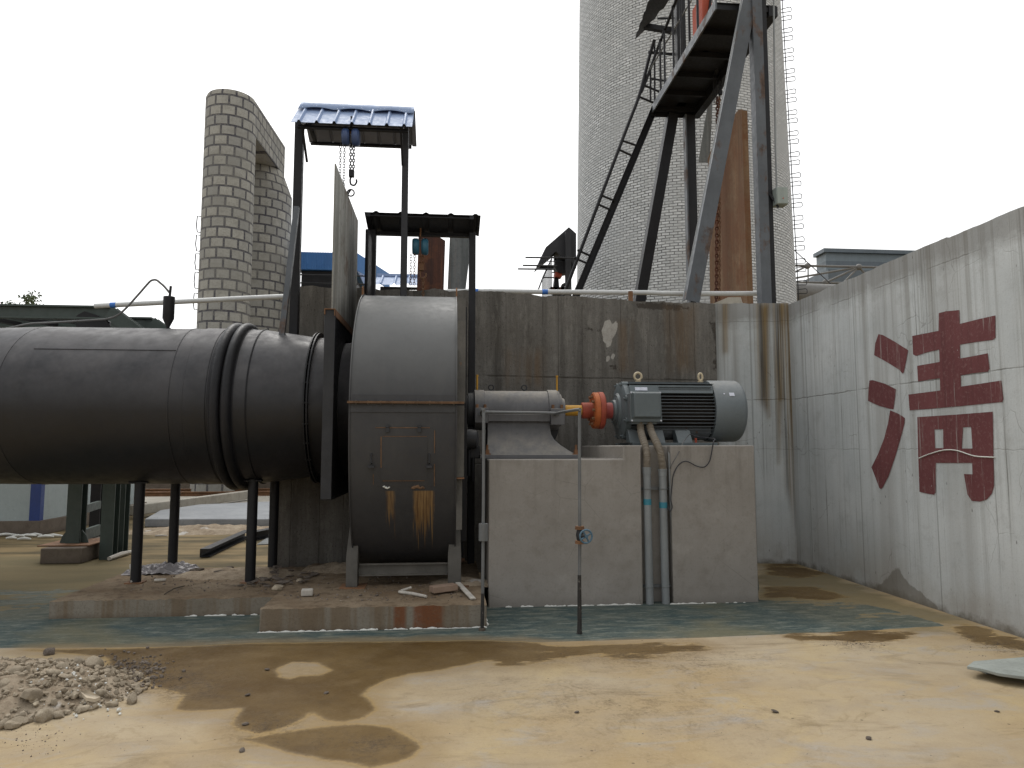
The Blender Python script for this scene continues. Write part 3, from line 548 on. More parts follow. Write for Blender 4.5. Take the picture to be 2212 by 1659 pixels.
# ================================================================= WALLS
def wall(name, p0, p1, ztop, thick, mat, nrm_back, res=0.04, polys=None, rough=0.012, tag_=None, seed=0):
    """wall whose face runs p0->p1 (xy); ztop(t) gives the height; polys: {attr: ([(t,z)..], width)}"""
    p0 = np.array(p0, float); p1 = np.array(p1, float); L = np.linalg.norm(p1 - p0); n = int(L / res) + 1; nz_ = 90
    r_ = np.random.RandomState(seed); T = np.linspace(0, 1, n + 1)
    jag = np.convolve(r_.randn(n + 9), np.ones(5) / 5, 'same')[4:4 + n + 1] * rough
    zt = np.array([ztop(t) for t in T]) + jag
    tt, kk = np.meshgrid(T, np.linspace(0, 1, nz_ + 1)); zz = kk * zt[None, :]
    X_ = p0[0] + (p1[0] - p0[0]) * tt; Y_ = p0[1] + (p1[1] - p0[1]) * tt
    b = MB(); b.v = list(zip(X_.ravel().tolist(), Y_.ravel().tolist(), zz.ravel().tolist())); w_ = n + 1
    ix = np.arange(w_ * (nz_ + 1)).reshape(nz_ + 1, w_)
    b.f = np.stack([ix[:-1,:-1].ravel(), ix[:-1,1:].ravel(), ix[1:,1:].ravel(), ix[1:,:-1].ravel()], 1).tolist(); b.sm = [False] * len(b.f)
    nb = np.array(nrm_back) * thick; nfront = len(b.v)
    topi = ix[-1].tolist(); back = []; bot = []
    for i in range(w_):
        x, y, z = b.v[topi[i]]; b.v.append((x + nb[0], y + nb[1], z + r_.randn() * rough * 0.5)); back.append(len(b.v) - 1)
        b.v.append((x + nb[0], y + nb[1], 0)); bot.append(len(b.v) - 1)
    for i in range(w_ - 1):
        b.f.append([topi[i], topi[i+1], back[i+1], back[i]]); b.f.append([back[i], back[i+1], bot[i+1], bot[i]]); b.sm += [False] * 2
    for i in (0, w_ - 1): b.f.append([ix[k][i] for k in range(nz_ + 1)] + [back[i], bot[i]]); b.sm.append(False)
    at = {}
    for k, (pl, wd) in (polys or {}).items():
        mval = mask((tt * L).ravel(), zz.ravel(), pl, wd); at[k] = np.concatenate([mval, np.zeros(len(b.v) - nfront)])
    for k in ('pale', 'dark', 'rust'):
        if k not in at: at[k] = np.zeros(len(b.v))
    o = b.build(name, mat, attrs=at); tag(o, *tag_); return o
# dark back wall
A0 = P(604, 900, 9.10); A1 = P(1551, 900, 9.80); a0 = (A0.x, 9.10); a1 = (A1.x, 9.80)
def onA(u, v):
    """point of the dark wall seen at a pixel -> (distance along it, z)"""
    d = ray(u, v); e = (a1[0] - a0[0], a1[1] - a0[1]); L = math.hypot(*e)
    det = d[0] * (-e[1]) + e[0] * d[1]; t = (a0[0] * (-e[1]) + e[0] * a0[1]) / det
    x = d[0] * t; s_ = ((x - a0[0]) / e[0]); return (s_ * L, EYE + d[2] * t)
tp = [onA(u, v) for u, v in [(604,617),(800,622),(1025,629),(1240,640),(1390,651),(1551,656)]]
LA = math.hypot(a1[0] - a0[0], a1[1] - a0[1])
def ztA(t): return float(np.interp(t * LA, [q[0] for q in tp], [q[1] for q in tp]))
pale = [[onA(*q) for q in pp] for pp in ([(1307,692),(1318,690),(1322,712),(1316,735),(1312,745),(1303,738),(1300,712)],[(1322,700),(1334,690),(1336,705),(1330,722),(1328,740),(1322,728)],
        [(1310,735),(1318,730),(1322,742),(1316,752),(1309,748)],[(1308,768),(1318,770),(1316,784),(1309,782)],[(1322,762),(1330,765),(1326,778),(1320,776)])]
dark = [[onA(*q) for q in pp] for pp in ([(1370,656),(1400,650),(1470,660),(1500,668),(1440,672),(1380,668)],[(1532,690),(1552,700),(1552,800),(1540,800),(1545,740)],[(1262,705),(1300,712),(1300,718),(1265,714)],[(1310,790),(1335,788),(1330,805)])]
rsta = [[onA(*q) for q in pp] for pp in ([(1338,700),(1362,700),(1362,800),(1340,800)],[(1440,660),(1500,665),(1500,800),(1450,800)],[(1100,760),(1170,760),(1170,830),(1100,830)])]
wall('concrete_wall', a0, a1, ztA, 0.32, M['oldwall'], (-0.14, 0.99), polys={'pale': (pale, 0.05), 'dark': (dark, 0.12), 'rust': (rsta, 0.2)}, rough=0.02, seed=3,
     tag_=('dark board marked concrete wall behind the fan and motor', 'wall'))
# pale back wall up to the corner
RX = 4.87
B0 = P(1530, 900, 9.93); b0 = (B0.x, 9.93); b1 = (RX, 9.70)
def onB(u, v):
    d = ray(u, v); e = (b1[0] - b0[0], b1[1] - b0[1]); L = math.hypot(*e); det = d[0] * (-e[1]) + e[0] * d[1]
    t = (b0[0] * (-e[1]) + e[0] * b0[1]) / det; x = d[0] * t; return ((x - b0[0]) / e[0] * L, EYE + d[2] * t)
rs = [[onB(*q) for q in pp] for pp in ([(1672,650),(1712,650),(1716,830),(1708,960),(1690,870),(1680,1000),(1670,800)],[(1636,655),(1664,655),(1662,900),(1640,860)],[(1690,650),(1725,650),(1725,1150),(1700,1050)],[(1560,655),(1572,655),(1570,760),(1562,760)])]
wall('concrete_wall', b0, b1, lambda t: 3.70 - 0.02 * t, 0.3, M['lightwall'], (0.0, 1.0), polys={'rust': (rs, 0.12)}, seed=5,
     tag_=('narrow pale streaked concrete wall with rust stains beside the corner', 'wall'))
# right-hand wall
dk = [[(XP(u, v, RX).y, XP(u, v, RX).z) for u, v in pp] for pp in ([(1870,1268),(1885,1275),(1940,1225),(1960,1255),(2040,1320),(2000,1330),(1880,1290)],)]
def rw_t(y): return (9.95 - y)
wr = wall('concrete_wall', (RX, 9.95), (RX, -3.0), lambda t: 3.652 + 0.006 * (int(t * 11) % 3), 0.3, M['lightwall'], (1.0, 0.0), polys={'dark': ([[(rw_t(y), z) for y, z in p] for p in dk], 0.15)}, seed=9, rough=0.006,
     tag_=('long pale streaked concrete wall with a large red painted character', 'wall'))
# painted character
def c2(x, y): return ((3000 + .48216 * x) * .553, (700 + .48216 * y) * .553)
def c3(x, y): return ((2900 + .66305 * x) * .553, (1500 + .66305 * y) * .553)
gl = [[c2(*q) for q in [(895,1255),(930,1262),(1030,1318),(1135,1385),(1120,1470),(1100,1565),(1088,1575),(1065,1545),(960,1480),(860,1425),(868,1330)]],
      [(1878,822),(1885,821),(1912,829),(1936,841),(1933,862),(1930,884),(1922,883),(1900,877),(1875,866),(1876,840)],
      [c3(*q) for q in [(870,155),(920,175),(957,200),(955,230),(940,290),(900,430),(860,545),(825,612),(815,619),(806,612),(785,555),(760,490),(800,410),(835,320),(858,230)]],
      [c2(1383,1085), c2(1440,1070), c2(1550,1060), c2(1553,1172), c2(1700,1135), c2(1842,1103), c2(1843,1285), c2(1820,1302), c2(1690,1318), c2(1555,1340), c2(1556,1452), c2(1680,1430), c2(1780,1410), c2(1795,1535), c2(1780,1560), c2(1660,1572), c2(1560,1590),
       c3(1287,15), c3(1390,0), c3(1525,-21), c3(1537,90), c3(1530,106), c3(1490,110), c3(1290,130), c3(1120,145), c3(985,155), c3(978,62), c3(1165,38), c2(1392,1612), c2(1300,1625), c2(1215,1640), c2(1208,1512), c2(1390,1480), c2(1386,1380), c2(1290,1402), c2(1200,1432), c2(1175,1420), c2(1168,1270), c2(1381,1228)]]
moon = [c3(*q) for q in [(1030,195),(1260,180),(1475,163),(1478,350),(1482,600),(1470,645),(1440,680),(1400,693),(1350,688),(1325,650),(1305,530),(1355,532),(1353,465),(1140,465),(1138,640),(1128,652),(1100,648),(1043,635),(1035,400)]]
holes = [[c3(*q) for q in [(1132,268),(1182,266),(1184,378),(1136,378)]], [c3(*q) for q in [(1300,255),(1347,253),(1355,380),(1292,380)]]]
gb = MB(); off = 0.004
for poly in gl:
    vs = [XP(u, v, RX - off) for u, v in poly]; gb.add(vs, [tuple(t) for t in tessellate_polygon([vs])])
loops = [[XP(u, v, RX - off) for u, v in lp] for lp in [moon] + holes]
flat = [p for lp in loops for p in lp]; gb.add(flat, [tuple(t) for t in tessellate_polygon(loops)])
o = gb.build('painted_character', M['redpaint'], wr); o['label'] = 'large dark red painted character on the pale wall'
ln = curve([XP(u, v, RX - 0.008) for u, v in [(1985,990),(2010,980),(2042,972),(2070,974),(2105,985),(2148,988)]], 6)
MB().tube(ln, 0.006, 5).build('pale_scratch', M['caulk'], wr)

# ================================================================= PLINTHS AND PEDESTAL
def rough_box(b, x0, x1, y0, y1, z0, z1, nx_=24, ny_=16, amp=0.008, seed=1):
    """box with a slightly uneven top and worn front edge"""
    r_ = random.Random(seed); n0 = len(b.v); rows = []
    for j in range(ny_ + 1):
        row = []
        for i in range(nx_ + 1):
            x = x0 + (x1 - x0) * i / nx_; y = y0 + (y1 - y0) * j / ny_; e = (i in (0, nx_)) or (j in (0, ny_))
            row.append((x + (r_.uniform(-1, 1) * amp * .6 if e else 0), y + (r_.uniform(-1, 1) * amp * .6 if e else 0), z1 + r_.uniform(-1, 1) * amp - (amp if e else 0)))
        rows.append(row)
    vs = [p for r in rows for p in r]; w_ = nx_ + 1
    fs = [(j*w_+i, j*w_+i+1, (j+1)*w_+i+1, (j+1)*w_+i) for j in range(ny_) for i in range(nx_)]
    b.add(vs, fs)
    ring_ = [j for j in range(w_)] + [(j+1)*w_+nx_ for j in range(ny_)] + [ny_*w_+nx_-1-j for j in range(nx_)] + [(ny_-1-j)*w_ for j in range(ny_ - 1)]
    m = len(ring_); lv = [vs[k] for k in ring_]; low = [(min(max(p[0], x0), x1), min(max(p[1], y0), y1), z0) for p in lv]
    b.add(lv + low, [(i, m + i, m + (i+1) % m, (i+1) % m) for i in range(m)])
def caulk(parent, a, c, seed, z=0.0, cover=0.8):
    r_ = random.Random(seed); b = MB(); a = Vector(a); c = Vector(c); L = (c - a).length; t = 0
    while t < L:
        l = r_.uniform(0.02, 0.09)
        if r_.random() < cover:
            p = a + (c - a) * (t / L); q = a + (c - a) * (min(L, t + l) / L); h = r_.uniform(0.004, 0.014)
            b.tube([p + Vector((0, 0, h * .3)), (p + q) / 2 + Vector((0, 0, h * .5)), q + Vector((0, 0, h * .3))], [h * .5, h, h * .6], 6)
        elif b.v: b.build('mortar_joint', M['caulk'], parent); b = MB()
        t += l * 0.9
    if b.v: b.build('mortar_joint', M['caulk'], parent)
sa = thing('concrete_plinth', (-0.62, 7.8, 0), 'low rust stained concrete plinth under the fan', 'plinth')
b = MB(); rough_box(b, -1.62, 0.37, 6.56, 9.05, 0, 0.205, 50, 40, 0.006, 2); b.build('block', M['slab'], sa)
caulk(sa, (-1.63, 6.545, 0), (-0.75, 6.545, 0), 4, cover=0.95); caulk(sa, (-0.75, 6.548, 0), (0.37, 6.548, 0), 5, cover=0.75); caulk(sa, (0.38, 6.56, 0), (0.38, 6.9, 0), 8, cover=0.6)
sb = thing('concrete_plinth', (-2.7, 8.2, 0), 'low brown concrete plinth under the duct legs', 'plinth')
b = MB(); rough_box(b, -3.72, -1.632, 7.25, 9.04, 0, 0.168, 50, 40, 0.007, 3); b.build('block', M['slab'], sb)
caulk(sb, (-2.55, 7.235, 0), (-1.64, 7.235, 0), 6, cover=0.55)
pd = thing('concrete_pedestal', (1.85, 8.1, 0), 'tall grey rendered concrete pedestal carrying the motor and bearing', 'pedestal')
PX0 = 0.432; PX1 = 3.262; PY0 = 7.36; PY1 = 8.98; ZL = 1.486; ZH = 1.632
xs1 = P(1347, 1000, PY0).x; xs2 = P(1300, 990, PY0 + 0.45).x; g0 = P(1387, 1150, PY0).x; g1 = P(1452, 1150, PY0).x
gd = 0.13; ye = PY0 + 0.45
lowp = [(PX0, PY0), (xs1, PY0), (xs2, ye), (xs2, PY1), (PX0, PY1)]; hip = [(xs1, PY0), (g0, PY0), (g0, PY0 + gd), (g1, PY0 + gd), (g1, PY0), (PX1, PY0), (PX1, PY1), (xs2, PY1), (xs2, ye)]
b = MB()
def fpoly(pts, z):
    vs = [Vector((x, y, z)) for x, y in pts]; b.add(vs, [tuple(t) for t in tessellate_polygon([vs])])
def fwall(p, q, z0, z1): b.add([(p[0], p[1], z0), (q[0], q[1], z0), (q[0], q[1], z1), (p[0], p[1], z1)], [(0, 1, 2, 3)])
fpoly(lowp, ZL); fpoly(hip, ZH)
for p_, q_ in ((lowp[0], lowp[1]), (lowp[3], lowp[4]), (lowp[4], lowp[0])): fwall(p_, q_, 0, ZL)
for k in range(7): fwall(hip[k], hip[k+1], 0, ZL); fwall(hip[k], hip[k+1], ZL, ZH)
fwall(hip[7], hip[8], ZL, ZH); fwall(hip[8], hip[0], ZL, ZH)
b.build('rendered_block', M['pedestal'], pd, bevel=0.012)
caulk(pd, (0.55, 7.345, 0), (1.0, 7.345, 0), 10, cover=0.35); caulk(pd, (1.0, 7.345, 0), (2.0, 7.345, 0), 11, cover=0.95); caulk(pd, (2.3, 7.33, 0), (2.8, 7.345, 0), 12, cover=0.95); caulk(pd, (2.8, 7.345, 0), (3.25, 7.345, 0), 13, cover=0.4)

# ================================================================= FAN
fan = thing('centrifugal_fan', (-0.42, AY, 0.2), 'large grey centrifugal fan casing streaked with rust on a plinth', 'industrial fan')
FX0, FX1 = -0.935, 0.085; RU = 1.30
def prof_upper(r): return [(AY - r * math.cos(R(a)), AZ + 0.0 + r * math.sin(R(a))) for a in np.linspace(0, 180, 49)]
def prof_lower(ry, rz):
    out = []
    for a in np.linspace(0, 180, 61):
        c, s_ = math.cos(R(a)), math.sin(R(a)); out.append((AY - ry * math.copysign(abs(c) ** 0.72, c), AZ - 0.012 - rz * s_ ** 1.0 if a else AZ - 0.012))
    return out
def drum(prof, x0, x1, name, mat, nseg=24):
    """skin along the profile, plus the two flat sides whose rims stand slightly proud"""
    b = MB(); n = len(prof); xs_ = [x0 + (x1 - x0) * i / nseg for i in range(nseg + 1)]
    vs = [(x, y, z) for x in xs_ for (y, z) in prof]
    b.add(vs, [(i*n+k, (i+1)*n+k, (i+1)*n+k+1, i*n+k+1) for i in range(nseg) for k in range(n - 1)], True)
    for x in (x0, x1): b.add([(x, y, z) for y, z in prof], [tuple(range(n))])
    return b.build(name, mat, fan, sharp=50)
pu = prof_upper(RU); pl = prof_lower(1.30, 1.70)
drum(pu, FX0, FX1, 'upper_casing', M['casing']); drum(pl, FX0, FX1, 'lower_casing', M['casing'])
for x in (FX0 - 0.012, FX1):    # side plates stand proud of the skin
    for pr, nm in ((pu, 'side_rim'), (pl, 'side_rim')):
        b = MB(); n = len(pr); c = (AY, AZ)
        inn = pr; outp = [(y + (y - c[0]) * 0.012, z + (z - c[1]) * 0.012) for y, z in pr]
        vs = [(x, y, z) for y, z in outp] + [(x + .012, y, z) for y, z in outp] + [(x, y, z) for y, z in inn] + [(x + .012, y, z) for y, z in inn]
        fs = []
        for k in range(n - 1): fs += [(k, k+1, n+k+1, n+k), (2*n+k, 2*n+k+1, k+1, k), (n+k, n+k+1, 3*n+k+1, 3*n+k)]
        b.add(vs, fs); b.build(nm, M['casing'], fan)
# split flange
yf = AY - RU
b = MB(); b.box(FX0 - 0.02, FX1 + 0.08, yf - 0.075, yf + 0.01, AZ - 0.012, AZ - 0.003); b.box(FX0 - 0.02, FX1 + 0.08, yf - 0.075, yf + 0.01, AZ - 0.001, AZ + 0.008); b.build('split_flange', M['rustbright'], fan)
b = MB(); b.box(FX0 + .004, FX1 - .004, yf - 0.012, yf + 0.02, AZ + 0.010, AZ + 0.075); b.box(FX0 + .004, FX1 - .004, yf - 0.012, yf + 0.02, AZ - 0.095, AZ - 0.014); b.build('flange_band', M['casing'], fan)
for i in range(9):
    x = FX0 + 0.06 + i * (FX1 - FX0 - 0.08) / 8
    b = MB(); b.ext([(0.009 * math.cos(R(a)), 0.009 * math.sin(R(a))) for a in range(0, 360, 60)], (x, yf - 0.045, AZ - 0.024), (x, yf - 0.045, AZ + 0.018)); b.build('bolt', M['footgrey'], fan)
# side stiffeners standing beyond the right-hand side
for z0, z1, y_, wd in ((AZ + 0.02, 3.16, AY - 0.95, 0.10), (AZ + 0.02, 2.88, yf + 0.12, 0.095), (1.32, AZ - 0.02, yf + 0.10, 0.085), (0.8, 1.30, yf + 0.16, 0.07), (0.62, AZ - 0.02, AY - 0.6, 0.13), (AZ, 3.2, AY - 0.3, 0.13)):
    b = MB(); b.box(FX1 + 0.013, FX1 + wd, y_, y_ + 0.012, z0, z1); b.build('stiffener', M['footgrey'] if y_ < AY - .7 else M['black'], fan)
b = MB(); b.box(FX1 + 0.013, FX1 + 0.088, yf + 0.09, yf + 0.2, 1.30, 1.312); b.build('stiffener', M['rust'], fan)
# access door, outlined by a frame, with hinges and latches
dL, dR, dT, dB = P(806, 930, yf).x, P(940, 930, yf).x, P(870, 925, yf).z, P(870, 1052, yf).z
def skin_y(z):
    if z >= AZ: return AY - RU
    s_ = min(1, (AZ - z) / 1.70); c = math.sqrt(max(0, 1 - s_ * s_)); return AY - 1.30 * c ** 0.72
def curved_panel(b, x0, x1, z0, z1, out_, n=14):
    zs = [z0 + (z1 - z0) * i / n for i in range(n + 1)]
    f = [(x, skin_y(z) - out_, z) for z in zs for x in (x0, x1)]; k = [(x, skin_y(z) + 0.006, z) for z in zs for x in (x0, x1)]; m = len(f)
    fs = [(2*i, 2*i+1, 2*i+3, 2*i+2) for i in range(n)] + [(2*i, 2*i+2, m+2*i+2, m+2*i) for i in range(n)] + [(2*i+1, 2*i+3, m+2*i+3, m+2*i+1) for i in range(n)] + [(0, 1, m+1, m), (m-2, m-1, 2*m-1, 2*m-2)]
    b.add(f + k, fs)
b = MB(); curved_panel(b, dL, dR, dB, dT, 0.006); door = b.build('access_door', M['casing'], fan)
b = MB(); iw = 0.035
curved_panel(b, dL + .075, dR - .075, dB + 0.06, dT - 0.075, 0.011); b.build('door_panel', M['casing'], door)
b = MB()
for x0, x1, z0, z1 in ((dL + .02, dR - .05, dT + 0.001, dT + 0.009),): curved_panel(b, x0, x1, z0, z1, 0.010, 2)
curved_panel(b, dR - 0.009, dR - 0.001, dT - 0.24, dT - .02, 0.010, 4); curved_panel(b, dR - 0.009, dR - 0.001, dB, dB + 0.22, 0.010, 4); curved_panel(b, dL + .072, dL + .082, dT - 0.38, dT - .08, 0.014, 4); curved_panel(b, dL + .09, dR - .08, dT - .082, dT - .076, 0.013, 2); curved_panel(b, dL + .09, dR - .10, dB + .052, dB + .058, 0.013, 2); curved_panel(b, dL - .002, dL + .004, dB + .02, dB + .12, 0.009, 2)
b.build('rust_seam', M['rustbright'], door)
for x in (dL + 0.12, dR - 0.17): b = MB(); b.box(x, x + 0.035, yf - 0.022, yf, dT - 0.04, dT + 0.03); b.cyl((x + 0.004, yf - 0.022, dT + 0.012), (x + 0.031, yf - 0.022, dT + 0.012), 0.008, 8); b.build('hinge', M['darkgrey'], door)
for x in (dL - 0.015, dR - 0.055):
    b = MB(); z = (dT + dB) / 2 - 0.02; y = skin_y(z); b.tube([(x, y, z + .06), (x, y - .04, z + .05), (x, y - .04, z - .03), (x, y, z - .04)], 0.007, 6); b.build('handle', M['darkgrey'], door)
    b = MB(); z -= 0.07; b.box(x - 0.03, x + 0.03, y - 0.03, y, z - 0.012, z + 0.012); b.build('latch', M['darkgrey'], door)
for u, wd, s_ in ((828, 0.07, 0.010), (893, 0.13, 0.018)):
    x = P(u, 1053, yf).x; z = dB - 0.03; r_ = random.Random(u); b = MB()
    b.tube([(x + wd * (i / 6 - .2), skin_y(z) - 0.012 + r_.uniform(-.006, .004), z + 0.02 + r_.uniform(-.012, .012)) for i in range(7)], [s_ * q for q in (.5, 1, .8, 1.1, .7, .9, .4)], 7); b.build('crusted_rust', M['rustbright'] if wd > .1 else M['caulk'], door)
# lifting lugs
for x in (FX0 - 0.02, FX1 + 0.002):
    b = MB(); yy = AY - 0.35; zz = AZ + math.sqrt(RU ** 2 - 0.35 ** 2)
    b.prism([(x, yy - .05, zz - .06), (x, yy + .05, zz - .03), (x, yy + .04, zz + .08), (x, yy, zz + .11), (x, yy - .04, zz + .08)], (0.016, 0, 0)); b.build('lifting_lug', M['rust'], fan)
# feet: channel legs with a sloping upper end, base plates and cross beams
for x0, x1, s_ in ((-1.0, -0.885, -1), (0.02, 0.155, 1)):
    for yy, sg in ((7.42, 1), (9.0, -1)):
        b = MB(); bz = 0.215; xm = x0 if s_ < 0 else x1
        t0, t1 = (FX0 - 0.03, FX0 + 0.045) if s_ < 0 else (FX1 - 0.02, FX1 + 0.05)
        vs = []
        for z, a, c in ((bz, x0, x1), (bz + 0.31, x0, x1), (1.02, t0, t1)):
            yo = 0.0 if z < 0.6 else 0.16 * sg
            vs += [(a, yy + yo, z), (c, yy + yo, z), (c, yy + yo + 0.13 * sg, z), (a, yy + yo + 0.13 * sg, z)]
        fs = [(0, 1, 2, 3), (8, 9, 10, 11)] + [(i + 4*l, (i+1) % 4 + 4*l, (i+1) % 4 + 4*(l+1), i + 4*(l+1)) for l in range(2) for i in range(4)]
        b.add(vs, fs); lg = b.build('support_leg', M['footgrey'], fan, bevel=0.004)
        b = MB(); b.box(x0 - 0.06, x1 + 0.08, yy - 0.06, yy + 0.2, 0.2, 0.214); b.build('base_plate', M['rust'], lg)
b = MB(); b.chan((-0.88, 7.50, 0.37), (0.02, 7.50, 0.37), 0.05, 0.12, up=(0, 0, 1)); b.build('cross_beam', M['footgrey'], fan)
b = MB(); b.chan((-0.88, 8.9, 0.37), (0.02, 8.9, 0.37), 0.05, 0.12); b.build('cross_beam', M['footgrey'], fan)
# inlet throat
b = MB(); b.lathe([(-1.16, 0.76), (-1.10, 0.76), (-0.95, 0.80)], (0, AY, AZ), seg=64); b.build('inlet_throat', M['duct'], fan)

# ================================================================= DUCT
duct = thing('exhaust_duct', (-3.2, AY, 0.17), 'big black horizontal steel duct on pipe legs leading into the fan', 'duct')
DZ = 2.075; DR_ = 0.865
cut = Vector((-4.35, AY, DZ)); ang = R(-13); ax2 = Vector((-math.cos(ang), -math.sin(ang), 0.0)).normalized()
# straight run; its left end is mitred, so build it ring by ring
def duct_skin(stations, seg=96):
    b = MB(); n = len(stations); vs = []
    for fx, r in stations:
        for k in range(seg):
            t = 2 * math.pi * k / seg; vs.append((fx(math.cos(t)), AY + r * math.cos(t), DZ + r * math.sin(t)))
    b.add(vs, [(i*seg+k, i*seg+(k+1) % seg, (i+1)*seg+(k+1) % seg, (i+1)*seg+k) for i in range(n-1) for k in range(seg)], True); return b
mit = math.tan(abs(ang) / 2)
st = [(lambda c, q=0: cut.x + c * DR_ * mit * 1.0, DR_)] + [(lambda c, x=x: x, DR_) for x in np.linspace(-4.0, -2.41, 9)]
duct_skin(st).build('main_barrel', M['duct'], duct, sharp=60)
# bend segments going away to the left
def tilted(p, d, r0, l, name, mat, a_mit):
    b = MB(); seg = 96; d = d.normalized(); s1 = Vector((0, 0, 1)); s2 = d.cross(s1).normalized(); vs = []
    for q in (0, 1):
        for k in range(seg):
            t = 2 * math.pi * k / seg; rad = s2 * math.cos(t) * r0 + s1 * math.sin(t) * r0
            sh = rad.y * a_mit if q == 0 else 0; vs.append(p + rad + d * (q * l + sh))
    b.add(vs, [(k, (k+1) % seg, seg+(k+1) % seg, seg+k) for k in range(seg)], True); return b.build(name, mat, duct, sharp=60)
d1 = Vector((-math.cos(R(13)), math.sin(R(13)), 0))
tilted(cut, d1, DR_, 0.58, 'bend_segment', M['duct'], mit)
p2 = cut + d1 * 0.56; d2 = Vector((-math.cos(R(30)), math.sin(R(30)), 0)); tilted(p2, d2, DR_ * 0.995, 3.0, 'bend_segment', M['duct_pale'], math.tan(R(8.5)))
b = MB(); b.tube([(cut.x - 0.0 + math.cos(t) * DR_ * mit, AY + math.cos(t) * DR_ * 1.001, DZ + math.sin(t) * DR_ * 1.001) for t in [2*math.pi*k/72 for k in range(72)]], 0.003, 6, closed=True); b.build('weld_seam', M['duct'], duct)
for xw in (-2.80, ):
    b = MB(); b.ring((xw, AY, DZ), DR_ + 0.001, 0.006, seg=72, tseg=6); b.build('weld_seam', M['duct'], duct)
zt = P(300, 758, AY - 0.6).z; b = MB(); aw = math.asin((zt - DZ) / DR_); b.tube([(x, AY - math.cos(aw) * DR_ * 1.002, zt) for x in (-4.2, -3.5, -2.8)], 0.006, 6); b.build('weld_seam', M['duct'], duct)
# expansion joint: two rounded bellows between collars
pf = [(-2.425, DR_ + .001), (-2.415, DR_ + .006)]
for i in range(13): t = math.pi * i / 12; pf.append((-2.345 - 0.054 * math.cos(t), DR_ + 0.008 + 0.066 * math.sin(t)))
for i in range(13): t = math.pi * i / 12; pf.append((-2.233 - 0.054 * math.cos(t), DR_ + 0.008 + 0.066 * math.sin(t)))
pf.append((-2.165, DR_ + 0.001))
b = MB(); b.lathe(pf, (0, AY, DZ), seg=96); b.build('bellows', M['black'], duct, sharp=60)
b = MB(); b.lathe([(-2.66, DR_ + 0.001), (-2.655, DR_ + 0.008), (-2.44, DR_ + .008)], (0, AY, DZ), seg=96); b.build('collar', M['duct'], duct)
# cone towards the gate
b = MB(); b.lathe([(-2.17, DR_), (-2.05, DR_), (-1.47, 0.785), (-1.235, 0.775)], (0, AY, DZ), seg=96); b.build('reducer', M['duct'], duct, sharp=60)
b = MB(); b.ring((-2.04, AY, DZ), DR_ + 0.001, 0.008, seg=72, tseg=6); b.build('weld_seam', M['black'], duct)
b = MB(); b.lathe([(-1.475, 0.775), (-1.475, 0.855), (-1.462, 0.855), (-1.462, 0.79), (-1.445, 0.79), (-1.445, 0.85), (-1.432, 0.85), (-1.432, 0.775)], (0, AY, DZ - .01), seg=96); fl = b.build('end_flange', M['black'], duct, sharp=30)
for k in range(24):
    t = 2 * math.pi * k / 24; y, z = AY + 0.825 * math.cos(t), DZ - .01 + 0.825 * math.sin(t); b = MB(); b.cyl((-1.484, y, z), (-1.425, y, z), 0.009, 6); b.build('flange_bolt', M['darkgrey'], fl)
# legs
for u, vb, yy in ((300, 1255, 8.13), (378, 1230, 8.86), (543, 1255, 8.05), (590, 1230, 8.80)):
    x = G(u, vb, 0.17).x; top = DZ - math.sqrt(max(0.01, DR_ ** 2 - (yy - AY) ** 2)) + 0.05
    b = MB(); b.cyl((x, yy, 0.17), (x, yy, top), 0.054, 24); lg = b.build('support_leg', M['black'], duct)
    b = MB(); b.box(x - 0.09, x + 0.09, yy - 0.07, yy + 0.07, 0.165, 0.178); b.build('foot_plate', M['rust'], lg)
    b = MB(); b.box(x - 0.10, x + 0.10, yy - 0.06, yy + 0.06, top - 0.052, top - 0.042); b.build('saddle_plate', M['black'], lg)
# thermowell-like canister with pale cable on top
se = thing('sampling_canister', P(363, 705, AY), 'small black canister with conical base standing on top of the duct', 'canister')
c = P(363, 700, AY); ztop_ = DZ + DR_ - 0.003; zc1 = P(365, 688, AY).z; zc2 = P(366, 641, AY).z; zt2 = P(368, 618, AY).z
b = MB(); b.lathe([(ztop_, 0.018), (ztop_ + 0.03, 0.018), (zc1, 0.062), (zc2 - .004, 0.062), (zc2, 0.058), (zc2, 0.0)], (c.x, AY, 0), 'Z', 24); b.build('canister_body', M['black'], se, sharp=30)
b = MB(); b.cyl((c.x + .005, AY, zc2 - .002), (c.x + .012, AY, zt2), 0.014, 10); b.build('nozzle', M['black'], se)
cb = curve([P(u, v, AY) for u, v in [(366,632),(355,619),(346,611),(338,605),(330,605),(322,610),(300,635),(270,668),(250,683),(228,690)]], 6)
cb2 = curve([P(228, 690, AY), P(180, 693, AY), P(110, 697, AY + .1), P(60, 700, AY + .25), P(0, 712, AY + .5), P(-80, 720, AY + .8)], 6)
o = MB().tube(cb + cb2[1:], 0.012, 8).build('cable', M['cable_pale']); tag(o, 'thin pale cable curling from the black canister along the duct top', 'cable')

# ================================================================= SLIDE GATE between duct and fan
gate = thing('slide_gate_frame', (-1.18, AY, 1.08), 'dark steel slide gate frame standing between duct and fan', 'gate frame')
gy0, gy1, gz0, gz1 = 7.22, 9.28, 1.10, 3.0
b = MB(); b.box(-1.236, -1.13, gy0, gy0 + 0.035, gz0, gz1); b.build('front_channel', M['darkgrey'], gate, bevel=0.004)
b = MB(); b.box(-1.236, -1.13, gy1 - .035, gy1, gz0, gz1); b.build('rear_channel', M['darkgrey'], gate)
b = MB(); b.box(-1.232, -1.214, gy0 + .036, gy1 - .036, gz0 + .002, gz1 - .01)
